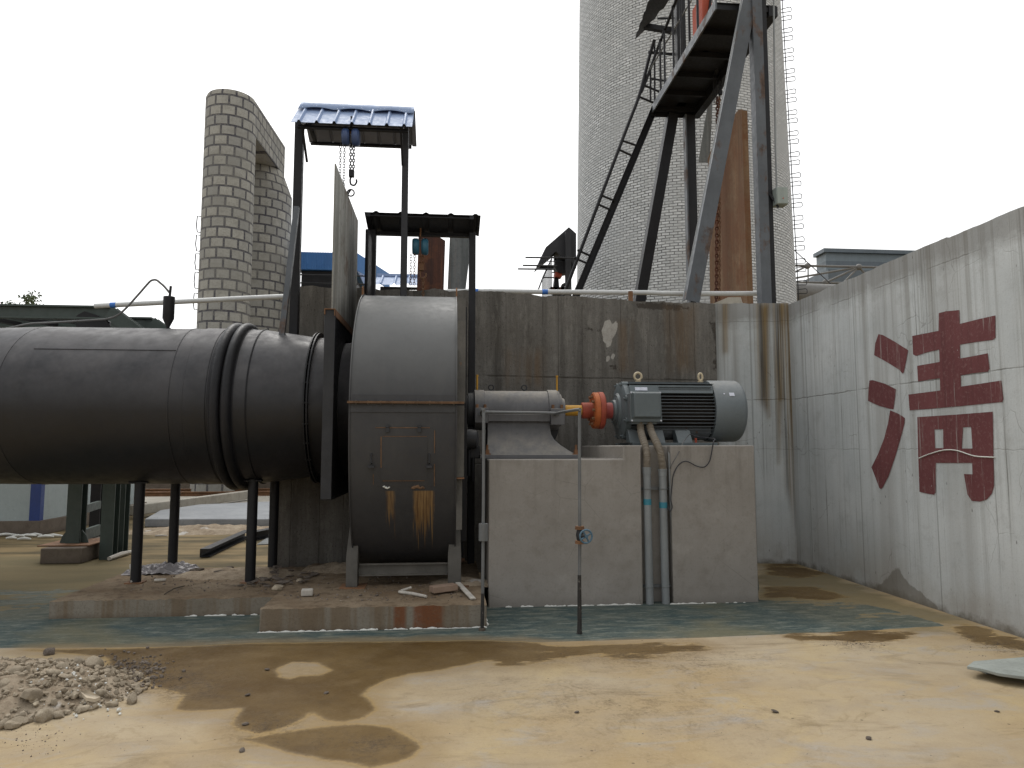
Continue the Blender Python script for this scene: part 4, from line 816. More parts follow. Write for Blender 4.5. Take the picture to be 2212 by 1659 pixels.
# flat plates with the round opening
b = MB(); n = 48
def holed(b, x, y0, y1, z0, z1, r, th):
    sq = []; ci = []
    for k in range(n):
        t = 2 * math.pi * k / n; c_, s_ = math.cos(t), math.sin(t); ci.append((AY + r * c_, DZ - .01 + r * s_))
        m_ = min(((y1 - AY) / c_ if c_ > 0 else (y0 - AY) / c_) if abs(c_) > 1e-6 else 1e9, ((z1 - DZ + .01) / s_ if s_ > 0 else (z0 - DZ + .01) / s_) if abs(s_) > 1e-6 else 1e9); sq.append((AY + m_ * c_, DZ - .01 + m_ * s_))
    vs = [(x, *p) for p in sq] + [(x, *p) for p in ci] + [(x + th, *p) for p in sq] + [(x + th, *p) for p in ci]
    fs = []
    for k in range(n):
        l = (k + 1) % n; fs += [(k, l, n+l, n+k), (2*n+k, 3*n+k, 3*n+l, 2*n+l), (k, 2*n+k, 2*n+l, l), (n+k, n+l, 3*n+l, 3*n+k)]
    b.add(vs, fs)
holed(b, -1.228, gy0 + .04, gy1 - .04, gz0 + .015, gz1 - .02, 0.77, 0.012); b.build('face_plate', M['black'], gate)
b = MB(); holed(b, -1.150, gy0 + .04, gy1 - .04, gz0 + .015, gz1 - .02, 0.77, 0.012); b.build('face_plate', M['black'], gate)
b = MB(); b.box(-1.232, -1.134, gy0 + .036, gy1 - .036, gz0 - .01, gz0 + .013); b.build('bottom_channel', M['darkgrey'], gate)
b = MB(); b.angle((-1.13, gy0 - .02, gz1), (-1.13, gy1, gz1 + 0.02), 0.07, up=(0, 0, -1)); b.angle((-1.236, gy1, gz1), (-1.236, gy0 - .02, gz1), 0.06, up=(0, 0, -1)); b.build('top_angle', M['rust'], gate)
pl_ = MB(); pl_.box(-1.185, -1.172, 7.30, 9.18, 2.90, 4.545)
o = pl_.build('gate_plate', M['plate']); tag(o, 'raised stained steel gate plate hanging on a chain above the duct end', 'gate plate')

# ---------------------------------------------------------------- chain hoists
def chain(b, p, q, link=0.05, r=0.006, sag=0):
    p = Vector(p); q = Vector(q); n = max(2, int((q - p).length / (link * 0.72))); d = (q - p).normalized()
    for i in range(n):
        c = p + (q - p) * ((i + .5) / n); s1 = Vector((1, 0, 0)) if i % 2 else Vector((0, 1, 0)); s1 = (s1 - d * s1.dot(d)).normalized()
        b.tube([c + d * math.sin(t) * link * .5 + s1 * math.cos(t) * link * .28 for t in [2*math.pi*k/8 for k in range(8)]], r, 5, closed=True)
def hoist(loc, zbot, label, mat, zhook=None, rusty=False):
    x, y, z = loc; h = thing('chain_hoist', loc, label, 'chain hoist', 'chain hoists under the canopies'); cm = M['rust'] if rusty else M['black']
    b = MB(); b.tube([(x, y, z + .26), (x, y, z + .17)], 0.012, 8); b.ring((x, y, z + .15), 0.035, 0.01, 'X', 16, 6); b.build('top_hook', cm, h)
    for s_, nm in ((-1, 'gear_housing'), (1, 'gear_housing')):
        b = MB(); b.lathe([(0, 0), (0, .09), (.02, .105), (.065, .105), (.085, .085), (.085, 0)], (x + (0.015 if s_ > 0 else -0.1), y, z), seg=24); b.build(nm, mat, h, sharp=30)
    b = MB(); chain(b, (x, y, z - .08), (x, y, zbot + .16)); chain(b, (x + .035, y, z - .08), (x + .035, y, zbot + .16)); b.build('load_chain', cm, h)
    b = MB(); chain(b, (x - .07, y - .02, z - .08), (x - .07, y - .02, zbot - .1), 0.045, 0.004); chain(b, (x - .115, y - .02, z - .08), (x - .115, y - .02, zbot - .1), 0.045, 0.004); b.build('hand_chain', cm, h)
    b = MB(); b.box(x - .015, x + .045, y - .03, y + .03, zbot + .09, zbot + .17); b.tube(curve([(x+.01, y, zbot + .09), (x+.0, y, zbot + .05), (x + .01, y, zbot), (x + .05, y, zbot - .01), (x + .075, y, zbot + .03), (x + .07, y, zbot + .06)], 5), 0.011, 8); b.build('hook', cm, h)
    return h
M['hoistblue'] = paint('dark_blue_hoist_paint', (0.04, 0.07, 0.17), 0.4, 0.15, 0.05)
hx = -1.155
hoist((hx, 8.25, P(757, 297, 8.25).z), P(757, 398, 8.25).z, 'dark blue chain hoist hanging under the blue canopy', M['hoistblue'])
b = MB(); b.ring((hx + .01, 8.25, 4.58), 0.04, 0.009, 'Y', 16, 6); b.tube([(-1.178, 8.25, 4.50), (-1.178, 8.25, 4.56), (hx + .01, 8.25, 4.62)], 0.01, 6); sh = b.build('shackle', M['black']); tag(sh, 'small shackle joining the hoist hook to the tall stained gate plate', 'shackle')
# ================================================================= BLUE CANOPY
cp = thing('hoist_canopy', (-1.15, 8.5, 2.9), 'tall steel frame with a small blue corrugated gable roof above the gate', 'canopy frame')
zL = P(646, 262, 8.55).z
for u, ub, bot in ((646, 632, 2.86), (876, 868, 3.25)):
    x = P(u, 300, 8.55).x; b = MB(); hw = .038 if u > 700 else .05; b.box(x - hw, x + hw, 8.52, 8.62, bot, zL + .02); b.build('post', M['darkgrey'] if u > 700 else M['black'], cp, bevel=0.006)
b = MB(); b.beam(P(641, 448, 8.33), P(607, 742, 8.0), 0.06, 0.06); b.build('brace', M['bluegrey'], cp)
fe = 8.12; rg = 8.60; re = 9.12; zr = P(760, 231, rg).z; zf = P(757, 268, fe).z; zre = P(757, 311, re).z
xl, xr = P(628, 262, fe).x, P(892, 268, fe).x
def corr(b, x0, x1, y0, z0, y1, z1, th=0.012, pitch=0.2, rib=0.028):
    n = int((x1 - x0) / (pitch / 12)); xs_ = [x0 + (x1 - x0) * i / n for i in range(n + 1)]; d = Vector((0, y1 - y0, z1 - z0)); nrm = Vector((0, -(z1 - z0), y1 - y0)).normalized(); nrm = nrm if nrm.z > 0 else -nrm
    up_ = []; 
    for i, x in enumerate(xs_):
        ph = i % 12; h = rib if ph in (5, 6) else 0
        for y, z in ((y0, z0), (y1, z1)): up_.append(Vector((x, y, z)) + nrm * h)
    lo = [p - nrm * 0.004 for p in up_]; m = len(up_)
    fs = [(2*i, 2*i+2, 2*i+3, 2*i+1) for i in range(n)] + [(m+2*i, m+2*i+1, m+2*i+3, m+2*i+2) for i in range(n)]
    fs += [(2*i, m+2*i, m+2*i+2, 2*i+2) for i in range(n)] + [(2*i+1, 2*i+3, m+2*i+3, m+2*i+1) for i in range(n)] + [(0, 1, m+1, m), (m-2, 2*m-2, 2*m-1, m-1)]
    b.add(up_ + lo, fs)
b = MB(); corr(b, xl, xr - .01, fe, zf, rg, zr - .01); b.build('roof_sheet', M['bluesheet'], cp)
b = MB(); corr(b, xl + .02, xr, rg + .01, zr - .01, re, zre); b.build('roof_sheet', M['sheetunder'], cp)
b = MB(); n = 30; vs = []
for i in range(n + 1):
    x = xl + 0.01 + (xr - xl - .02) * i / n; wv = 0.03 * abs(math.sin(i * 0.33)) ; vs += [(x, rg - .17, zr - .13 + wv), (x, rg, zr + .035), (x, rg + .17, zr - .13 + wv)]
b.add(vs, [(3*i+k, 3*i+3+k, 3*i+4+k, 3*i+1+k) for i in range(n) for k in (0, 1)]); o = b.build('ridge_cap', M['bluesheet'], cp); sm_ = o.modifiers.new('s', 'SOLIDIFY'); sm_.thickness = 0.004
for yy, zz in ((re - .1, zre - 0.03), (rg, zL - 0.02 + .06), (fe + .12, zf + .02)): b = MB(); b.angle((xl + .06, yy, zz - .05), (xr - .06, yy, zz - .05), 0.05); b.build('purlin', M['black'], cp)
for x in (xl + .12, xr - .14): b = MB(); b.beam((x, fe + .1, zf), (x, 8.55, zL - .02), 0.04); b.beam((x, re - .1, zre - .05), (x, 8.55, zL - .02), 0.04); b.beam((x, fe + .05, zf - .03), (x, 8.5, zf - .32), 0.025); b.build('rafter', M['black'], cp)
b = MB(); b.box(hx - .07, hx + .09, 8.24, 8.26, P(757, 288, 8.25).z, zf - .03); b.build('hanger_plate', M['rust'], cp)

# ================================================================= BLACK CANOPY AND ITS GATE PLATE
kp = thing('hoist_canopy', (-0.3, 9.0, 0.2), 'low black steel frame with a dark weathered sheet roof in front of the wall', 'canopy frame')
kxl = P(797, 480, 8.9).x; kxr = P(1022, 500, 8.9).x
zt1 = P(900, 464, 8.6).z; ztr = P(900, 506, 9.03).z
for x, wd, bot in ((kxl + .03, .13, 1.5), (kxr - .01, .085, 0.2)): b = MB(); b.box(x - wd/2, x + wd/2, 8.84, 8.96, bot, zt1 - .12); b.build('post', M['black'], kp, bevel=.006)
b = MB(); xq = P(997, 700, 8.75).x; b.box(kxr - .24, kxr - .105, 8.74, 8.86, 0.3, P(1000, 700, 8.8).z + .2); b.build('post', M['darkgrey'], kp)
b = MB(); corr(b, P(788, 465, 8.6).x, P(1038, 468, 8.6).x, 8.55, zt1, 9.03, ztr, pitch=0.3, rib=0.02); b.prism([(P(788, 465, 8.6).x + .02, 8.56, zt1 - .01), (P(788, 465, 8.6).x + .02, 9.02, ztr - .005), (P(788, 465, 8.6).x + .02, 9.02, ztr + .03), (P(788, 465, 8.6).x + .02, 8.7, zt1)], (.01, 0, 0)); b.build('roof_sheet', M['blackroof'], kp)
b = MB(); b.angle((kxl, 8.6, zt1 - .045), (kxr, 8.6, zt1 - .045), 0.05); b.build('purlin', M['black'], kp); b = MB(); b.angle((kxl, 8.98, ztr - .05), (kxr, 8.98, ztr - .05), 0.06); b.build('purlin', M['black'], kp)
for x in (kxl + .03, kxr - .03): b = MB(); b.beam((x, 8.55, zt1 - .03), (x, 9.0, ztr - .03), 0.05); b.build('rafter', M['black'], kp)
x = P(800, 560, 8.7).x; b = MB(); b.prism([(x, 8.50, 2.6), (x, 8.86, 2.6), (x, 9.05, 4.12), (x, 8.50, 4.36)], (0.014, 0, 0)); b.v = [(p[0], p[1], p[2]) for p in b.v]
b = MB(); b.prism([(x, 8.35, 2.7), (x, 9.07, 2.7), (x, 9.07, P(822, 545, 9.07).z), (x, 8.35, P(800, 492, 8.35).z)], (0.014, 0, 0)); o = b.build('gate_plate', M['black']); tag(o, 'black steel gate plate raised beside the left post of the black canopy', 'gate plate')
hoist((P(908, 533, 8.88).x, 8.88, P(908, 533, 8.88).z), P(912, 600, 8.88).z, 'small teal chain hoist with rusty chain under the black canopy', paint('teal_hoist', (0.03, 0.13, 0.2), 0.5, 0.2, 0.15), rusty=True)
b = MB(); chain(b, P(914, 600, 8.88), P(914, 650, 8.88), 0.05, 0.006); o = b.build('hanging_chain', M['rust']); tag(o, 'rusty chain hanging in front of the dark wall behind the fan top', 'chain')
# two plates standing behind the wall
Yp = 10.3
b = MB(); b.prism([P(900, 640, Yp), P(958, 640, Yp), P(962, 520, Yp), P(930, 500, Yp), P(904, 505, Yp)], (0, 0.02, 0)); o = b.build('gate_plate', M['darkrustplate']); tag(o, 'dark rusty steel gate plate rising behind the wall under the black canopy', 'gate plate')
Yp = 10.7
b = MB(); b.prism([P(966, 642, Yp), P(1004, 642, Yp), P(1018, 522, Yp), P(1004, 500, Yp), P(972, 500, Yp)], (0, 0.02, 0)); o = b.build('gate_plate', M['greyplate']); tag(o, 'grey steel gate plate rising behind the wall beside the rusty one', 'gate plate')
# ================================================================= BEARING HOUSING
bh = thing('bearing_housing', (0.86, AY, ZL), 'grey bearing housing on a flared base between fan and motor', 'bearing housing')
b = MB(); b.lathe([(0.30, 0), (0.30, .20), (0.315, .235), (0.42, .235), (0.43, .225), (1.16, .225), (1.165, .24), (1.27, .24), (1.30, .225), (1.30, 0)], (0, AY, AZ), seg=56); b.build('barrel', M['bearing'], bh, sharp=25)
b = MB(); b.lathe([(1.30, .0), (1.30, .19), (1.325, .19), (1.33, .15), (1.365, .14), (1.37, .085), (1.38, 0)], (0, AY, AZ), seg=40); b.build('end_cap', M['bearing'], bh, sharp=25)
b = MB(); b.lathe([(0.13, .15), (0.155, .15), (0.16, .12), (0.19, .12), (0.195, .17), (0.235, .17), (0.24, .20), (0.30, .20)], (0, AY, AZ), seg=40); b.build('seal_rings', M['darkgrey'], bh, sharp=25)
for x in [1.34]:
    for k in range(6): t = 2*math.pi*(k + .5)/6; b = MB(); b.cyl((x, AY + .115*math.cos(t), AZ + .115*math.sin(t)), (x + .03, AY + .115*math.cos(t), AZ + .115*math.sin(t)), .010, 6); b.build('cap_bolt', M['rust'], bh)
for y0, y1 in ((AY - .30, AY - .2), (AY + .2, AY + .3)):
    b = MB(); b.box(0.31, 0.46, y0, y1, AZ - .16, AZ + .01); b.build('housing_lug', M['bearing'], bh, bevel=.006)
    b = MB(); b.box(1.17, 1.33, y0, y1, AZ - .18, AZ + .005); b.build('housing_lug', M['bearing'], bh, bevel=.006)
b = MB(); b.box(0.461, 1.169, AY - .265, AY + .265, AZ - .14, AZ - .06); b.build('joint_rail', M['bearing'], bh, bevel=.004)
for x in (0.335, 0.425, 1.20, 1.30):
    b = MB(); b.ext([(0.017*math.cos(R(a)), 0.017*math.sin(R(a))) for a in range(0, 360, 60)], (x, AY - .265, AZ + .005), (x, AY - .265, AZ + .05)); b.build('cap_bolt', M['rust'], bh)
rows = [(1.94,.46,1.17,.20),(1.84,.46,1.17,.215),(1.76,.46,1.18,.24),(1.70,.455,1.21,.28),(1.64,.45,1.27,.33),(1.58,.44,1.35,.39),(1.532,.43,1.43,.44)]
b = MB(); vs = []
for z, x0, x1, h in rows: vs += [(x0, AY-h, z), (x1, AY-h, z), (x1, AY+h, z), (x0, AY+h, z)]
b.add(vs, [(4*i+k, 4*i+(k+1) % 4, 4*i+4+(k+1) % 4, 4*i+4+k) for i in range(len(rows)-1) for k in range(4)] + [(0,1,2,3), tuple(range(len(vs)-4, len(vs)))], True); b.build('flared_base', M['bearing'], bh, sharp=30)
b = MB(); b.prism([(1.172, AY - .06, 1.9), (1.30, AY - .06, 1.9), (1.29, AY - .06, 1.78), (1.255, AY - .06, 1.70), (1.45, AY - .06, 1.535), (1.30, AY - .06, 1.56), (1.20, AY - .06, 1.69)], (0, .03, 0)); b.build('gusset', M['black'], bh)
b = MB(); b.box(0.36, 1.47, AY - .50, AY + .50, ZL + .001, 1.531); b.build('base_plate', M['bearing'], bh, bevel=.005)
for u in (1052, 1245):
    x = P(u, 970, AY - .42).x
    if u == 1245: x = 1.43
    b = MB(); y = AY - .44; b.cyl((x, y, 1.531), (x, y, 1.545), .04, 16); b.ext([(0.026*math.cos(R(a)), 0.026*math.sin(R(a))) for a in range(0, 360, 60)], (x, y, 1.545), (x, y, 1.585)); b.cyl((x, y, 1.585), (x, y, 1.64), .014, 10); b.build('anchor_bolt', M['rust'], bh)
b = MB(); b.tube(curve([(0.36, AY - .36, AZ - .075), (0.40, AY - .36, AZ - .045), (0.6, AY - .36, AZ - .045), (1.2, AY - .36, AZ - .052), (1.23, AY - .34, AZ - .07)], 6), 0.018, 10); b.build('oil_pipe', M['pipegrey'], bh)
for x in (0.345, 1.285): b = MB(); b.cyl((x, AY - .02, AZ + .22), (x, AY - .02, AZ + .40), .011, 8); b.cyl((x, AY - .02, AZ + .39), (x, AY - .02, AZ + .41), .015, 8); b.build('yellow_rod', M['yellow'], bh)
for x, ax in ((0.51, 'Y'), (0.90, 'Y')): b = MB(); b.ring((x, AY, AZ + .265), 0.03, .008, ax, 16, 6); b.cyl((x, AY, AZ + .22), (x, AY, AZ + .24), .016, 8); b.build('eyebolt', M['darkgrey'], bh)
# dark bulky valve body peeking between the fan and the pedestal
va = thing('damper_actuator', (0.22, 7.9, 1.3), 'dark rounded actuator tucked between fan side and bearing base', 'actuator')
x = 0.215; b = MB(); b.lathe([(0.13, 0), (0.13, .05), (0.16, .095), (0.25, .11), (0.32, .10), (0.345, .05), (0.345, 0)], (0, 7.82, 1.70), seg=28); b.build('actuator_cover', M['green'] if False else M['darkgrey'], va, sharp=40)
b = MB(); b.box(0.20, 0.36, 7.86, 8.1, 1.49, 1.63); b.build('actuator_base', M['black'], va, bevel=.01); b = MB(); b.cyl((0.24, 7.85, 1.3), (0.24, 7.85, 1.62), .02, 8); b.cyl((0.285, 7.85, 1.24), (0.285, 7.85, 1.50), .015, 8); b.build('actuator_rod', M['black'], va)

# ================================================================= SHAFT AND COUPLING
sc_ = thing('shaft_coupling', (1.7, AY, AZ), 'orange red flange coupling on the shaft between bearing and motor', 'coupling')
x1, x2, x3, x4 = P(1256, 890, AY).x, P(1279, 890, AY).x, P(1303, 890, AY).x, P(1330, 890, AY).x
b = MB(); b.cyl((1.37, AY, AZ - .02 + .02), (x1, AY, AZ), .063, 28); b.build('yellow_shaft', M['yellow'], sc_)
b = MB(); b.lathe([(x1, 0), (x1, .085), (x1 + .008, .095), (x2, .095), (x2, .0)], (0, AY, AZ), seg=36); b.build('hub', M['coupling'], sc_, sharp=30)
xm = (x2 + x3) / 2
b = MB(); b.lathe([(x2, .09), (x2, .20), (x2 + .012, .215), (xm - .002, .215), (xm - .002, .09)], (0, AY, AZ), seg=48); b.build('flange', M['orange'], sc_, sharp=30)
b = MB(); b.lathe([(xm + .001, .09), (xm + .001, .22), (x3 - .012, .22), (x3, .205), (x3, .09)], (0, AY, AZ), seg=48); b.build('flange', M['coupling'], sc_, sharp=30)
b = MB(); b.lathe([(x3, .095), (x4 + .02, .095)], (0, AY, AZ), seg=36); b.build('hub', M['pinkred'], sc_, sharp=30)
for k in range(10): t = 2*math.pi*k/10; b = MB(); b.cyl((x2 - .03, AY + .165*math.cos(t), AZ + .165*math.sin(t)), (x2 + .004, AY + .165*math.cos(t), AZ + .165*math.sin(t)), .018, 6); b.build('coupling_bolt', M['rust'], sc_)

# ================================================================= MOTOR
mo = thing('electric_motor', (2.75, AY, ZH), 'large blue grey electric motor with horizontal cooling fins', 'electric motor')
ml = P(1347, 890, AY - .1).x; mr_ = P(1548, 890, AY - .33).x; ce = P(1617, 890, AY - .34).x
b = MB(); b.lathe([(ml, 0), (ml, .275), (mr_ + .02, .275), (mr_ + .02, 0)], (0, AY, AZ), seg=48); b.build('core', M['fincore'], mo, sharp=30)
b = MB(); r1 = .345
for k in range(-7, 5):
    dz = k * .0385; h = math.sqrt(r1 ** 2 - dz ** 2) * 1.0; x0 = ml + .03
    for s_ in (-1, 1):
        yo = AY + s_ * h; yi = AY + s_ * .22
        b.box(x0, mr_ - .004 * abs(k % 3), min(yo, yi), max(yo, yi), AZ + dz - .0045, AZ + dz + .0045)
for dz in (.235, .262):
    h = .29
    for s_ in (-1, 1): b.box(ml + .37, mr_ - .04, AY + min(s_*h, s_*.15), AY + max(s_*h, s_*.15), AZ + dz - .004, AZ + dz + .004)
for k in range(-6, 7):
    dy = k * .036; h = math.sqrt(r1 ** 2 - dy ** 2); b.box(ml + .04, mr_ - .02, AY + dy - .004, AY + dy + .004, AZ + .2, AZ + min(h, .352)); b.box(ml + .04, mr_ - .03, AY + dy - .004, AY + dy + .004, AZ - h, AZ - .2)
b.build('cooling_fins', M['fins'], mo)
b = MB()
for s_ in (-1, 1):
    y0, y1 = sorted((AY + s_ * .285, AY + s_ * .20)); b.prism([(ml + .03, AY + s_*.30, AZ + .19), (ml + .03, AY + s_*.265, AZ + .285), (ml + .03, AY + s_*.22, AZ + .27), (ml + .03, AY + s_*.22, AZ + .18)], (mr_ - ml - .05, 0, 0))
b.build('corner_rail', M['motor'], mo, bevel=.004)
b = MB(); b.box(ml + .03, mr_, AY - .27, AY + .27, AZ + .300, AZ + .306); b.build('top_ledge', M['motor'], mo)
b = MB(); b.lathe([(ml - .075, .0), (ml - .075, .19), (ml - .05, .21), (ml - .04, .30), (ml - .02, .335), (ml + .045, .335), (ml + .05, .27)], (0, AY, AZ), seg=56); b.build('end_shield', M['motor'], mo, sharp=30)
for k in range(8):
    t = 2*math.pi*(k + .5)/8; b = MB(); y, z = AY + .325*math.cos(t), AZ + .325*math.sin(t); b.lathe([(0, 0), (0, .035), (.075, .035), (.075, 0)], (ml - .03, y, z), seg=12); b.cyl((ml - .055, y, z), (ml - .03, y, z), .012, 6); b.build('shield_lug', M['motor'], mo, sharp=40)
b = MB(); b.lathe([(ml - .12, 0), (ml - .12, .10), (ml - .11, .125), (ml - .085, .13), (ml - .08, .16), (ml - .07, .16)], (0, AY, AZ), seg=40); b.build('bearing_cap', M['motor'], mo, sharp=30)
cw = [(mr_ - .01, .30), (mr_ - .01, .362), (mr_ + .02, .367)] + [(ce - .055 + .055 * math.sin(R(a)), .367 - .055 * (1 - math.cos(R(a)))) for a in range(0, 91, 15)] + [(ce, .0)]
b = MB(); b.lathe(cw, (0, AY, AZ), seg=72); b.build('fan_cowl', M['cowl'], mo, sharp=40)
for xx, tt in ((ce - .19, 118), (ce - .19, 60)): t = R(180 - (tt - 90)); b = MB(); b.lathe([(0, 0), (0, .0)], (0, 0, 0), seg=3) if False else None
t = R(150); b = MB(); c = Vector((mr_ + .10, AY + .367*math.cos(t), AZ + .367*math.sin(t))); nn = Vector((0, math.cos(t), math.sin(t))); b.cyl(c - nn * .004, c + nn * .006, .009, 10); b.build('cowl_screw', M['sticker'], mo)
s1 = Vector((0, -math.sin(t), math.cos(t))); b = MB(); c = Vector((mr_ + .19, AY + .3695*math.cos(R(151)), AZ + .3695*math.sin(R(151)))); b.prism([c + Vector((-.03,0,0)) + s1*.022, c + Vector((.03,0,0)) + s1*.022, c + Vector((.03,0,0)) - s1*.022, c + Vector((-.03,0,0)) - s1*.022], nn * .002); b.build('sticker', M['sticker'], mo)
b = MB(); c = P(1385, 837, AY - .30); b.prism([(c.x - .07, AY - .292, AZ + .217), (c.x + .075, AY - .292, AZ + .217), (c.x + .075, AY - .280, AZ + .255), (c.x - .07, AY - .280, AZ + .255)], (0, -.006, .002)); b.build('name_plate', M['sticker'], mo)
# terminal box
y0 = 7.74; tb0, tb1 = P(1364, 875, y0), P(1433, 845, y0); zb0, zb1 = P(1400, 911, y0).z, P(1400, 845, y0).z
b = MB(); b.box(tb0.x + .012, tb1.x - .012, y0 + .07, AY - .2, zb0 + .01, zb1 - .012); tb = b.build('terminal_box', M['motor'], mo, bevel=.008)
b = MB(); b.prism([(tb0.x, y0 + .055, zb0), (tb1.x, y0 + .055, zb0), (tb1.x - .012, y0 + .055, zb1), (tb0.x - .0, y0 + .055, zb1)], (0, .02, 0)); b.build('lid_rim', M['motor'], tb, bevel=.006)
b = MB(); vs = [(tb0.x + .012, y0 + .054, zb0 + .035), (tb1.x - .012, y0 + .054, zb0 + .035), (tb1.x - .016, y0 + .054, zb1 - .004), (tb0.x + .012, y0 + .054, zb1 - .004), (tb0.x + .035, y0, zb0 + .055), (tb1.x - .03, y0, zb0 + .055), (tb1.x - .032, y0, zb1 - .02), (tb0.x + .035, y0, zb1 - .02)]
b.add(vs, [(0,1,2,3), (4,5,6,7), (0,1,5,4), (1,2,6,5), (2,3,7,6), (3,0,4,7)]); b.build('lid', M['motor'], tb, bevel=.008)
for x, z in ((tb0.x + .018, zb0 + .015), (tb1.x - .018, zb0 + .015), (tb0.x + .012, zb1 - .012), (tb1.x - .022, zb1 - .012)): b = MB(); b.cyl((x, y0 + .045, z), (x, y0 + .056, z), .010, 8); b.build('lid_screw', M['sticker'], tb)
b = MB(); b.box(tb0.x + .03, tb1.x - .05, y0 + .10, y0 + .20, zb0 - .022, zb0 + .01); b.build('gland_plate', M['motor'], tb)
# eyebolts and feet
for u, sx in ((1378, 1.0), (1513, .55)):
    x = P(u, 815, AY).x; b = MB(); b.ring((x, AY, AZ + .41), .044, .014, 'Y', 24, 8, sx); b.cyl((x, AY, AZ + .30), (x, AY, AZ + .37), .022, 10); b.cyl((x, AY, AZ + .345), (x, AY, AZ + .36), .034, 12); b.build('eyebolt', M['cream'], mo, sharp=50)
for u0, u1 in ((1360, 1392), (1415, 1436), (1462, 1494)):
    x0, x1_ = P(u0, 940, AY - .3).x, P(u1, 940, AY - .3).x; b = MB(); b.prism([(x0 - .02, AY - .22, AZ - .22), (x0 - .02, AY - .30, AZ - .24), (x0 - .02, AY - .40, ZH + .03), (x0 - .02, AY - .22, ZH + .03)], (x1_ - x0, 0, 0)); b.build('foot', M['motor'], mo, bevel=.006)
b = MB(); b.box(ml + .02, mr_ - .03, AY - .42, AY - .20, ZH + .001, ZH + .032); b.box(ml + .02, mr_ - .03, AY + .20, AY + .42, ZH + .001, ZH + .032); b.build('foot_rail', M['motor'], mo, bevel=.004)
x = P(1525, 950, AY - .35).x; b = MB(); b.cyl((x - .13, AY - .38, ZH + .032), (x - .13, AY - .38, ZH + .085), .014, 8); b.build('foot_bolt', M['coupling'], mo)

# ================================================================= CONDUITS
py = PY0 + 0.03
def hose(pts, r, name_label):
    c = curve(pts, 14); L = [0]
    for i in range(1, len(c)): L.append(L[-1] + (c[i] - c[i-1]).length)
    n = int(L[-1] / 0.004); out = []; rr = []
    for k in range(n + 1):
        d = L[-1] * k / n; i = max(j for j in range(len(L)) if L[j] <= d + 1e-9); i = min(i, len(c) - 2); f = (d - L[i]) / max(1e-9, L[i+1] - L[i]); out.append(c[i].lerp(c[i+1], f)); rr.append(r + .0035 * math.sin(d / 0.013 * 2 * math.pi))
    o = MB().tube(out, rr, 16).build('flexible_hose', M['flex']); return tag(o, name_label, 'hose', 'corrugated hoses below the terminal box')
g1c = P(1397, 1010, py); g2c = P(1431, 1014, py)
hA = [P(1383, 913, 7.88), P(1385, 935, 7.80), P(1393, 962, 7.52), P(1397, 985, 7.38), P(1397, 1012, py)]
hB = [P(1402, 913, 7.88), P(1408, 935, 7.76), P(1419, 958, 7.48), P(1427, 980, 7.37), P(1432, 1015, py)]
hose(hA, .037, 'left beige corrugated hose dropping from the motor terminal box'); hose(hB, .037, 'right beige corrugated hose dropping from the motor terminal box')
b = MB(); c = P(1402, 914, 7.88); b.cyl(c + Vector((0, 0, -.02)), c + Vector((0, 0, .012)), .041, 16); o = b.build('green_tape', paint('green_tape', (0.03, 0.25, 0.18), 0.5)); tag(o, 'green tape wrapped round the top of the right corrugated hose', 'tape')
for gc, lab in ((g1c, 'left thick pale grey conduit pipe on the pedestal front'), (g2c, 'right thick pale grey conduit pipe on the pedestal front')):
    h = thing('conduit_pipe', (gc.x, py, 0), lab, 'conduit', 'thick conduit pipes on the pedestal'); xb = gc.x
    b = MB(); b.tube([(xb, py, gc.z), (xb + .003, py + .0, .6), (xb + .006, py - .01, 0.0)], .0405, 24); b.build('pipe', M['conduit'], h)
    b = MB(); b.cyl((xb, py, gc.z - .07), (xb, py, gc.z), .045, 24); b.cyl((xb, py, gc.z - .012), (xb, py, gc.z + .004), .049, 24); b.build('socket', M['conduit'], h)
    zz = P(1402, 1084 if gc is g1c else 1091, py).z; b = MB(); b.cyl((xb + .001, py, zz - .03), (xb + .001, py, zz + .03), .0418, 24); b.build('tape_band', M['tape'], h)
tp_ = P(1447, 985, py + .04); t3 = thing('thin_conduit_pipe', (tp_.x, py + .04, 0), 'thin grey conduit pipe beside the two thick conduits', 'conduit')
b = MB(); b.tube([(tp_.x, py + .04, 0), (tp_.x - .005, py + .04, tp_.z)], .0135, 12); b.build('pipe', M['conduit'], t3); b = MB(); b.cyl((tp_.x, py + .04, P(1447, 1090, py).z - .03), (tp_.x, py + .04, P(1447, 1090, py).z + .03), .016, 12); b.build('tape_band', M['tape'], t3)
b = MB(); b.prism([P(1443, 975, py - .01), P(1451, 985, py - .01), P(1456, 1100, py - .01), P(1470, 1303, py - .02), P(1460, 1303, py - .02), P(1448, 1100, py - .01)], (0, .012, 0)); o = b.build('flat_strip', M['conduit']); tag(o, 'long pale flat metal strip leaning beside the thin conduit', 'strip')
for v in (1056, 1268):
    z = P(1400, v, py).z; b = MB()
    for xc in (g1c.x + .003, g2c.x + .003): b.tube([(xc + .046 * math.cos(t), py - .046 * math.sin(t), z) for t in [math.pi * k / 10 for k in range(11)]], .004, 5)
    b.beam((g1c.x - .08, py + .06, z), (g2c.x + .12, py + .06, z), .012, .03); o = b.build('pipe_clamp', M['pipegrey']); tag(o, 'upper wire clamp holding the conduits' if v < 1100 else 'lower wire clamp holding the conduits near the floor', 'clamp', 'conduit clamps')
def cc(x, y, Y): return P(1244.25 + .1875 * x, 774.2 + .1875 * y, Y)
o = MB().tube(curve([cc(1310,870,7.85), cc(1240,960,7.6), cc(1180,1090,PY0 - .02), cc(1100,1230,PY0 - .02), cc(1085,1272,PY0 - .0)], 8), .005, 6).build('cable', M['cable_pale']); tag(o, 'thin grey cable from the motor foot down to the thin conduit', 'cable')
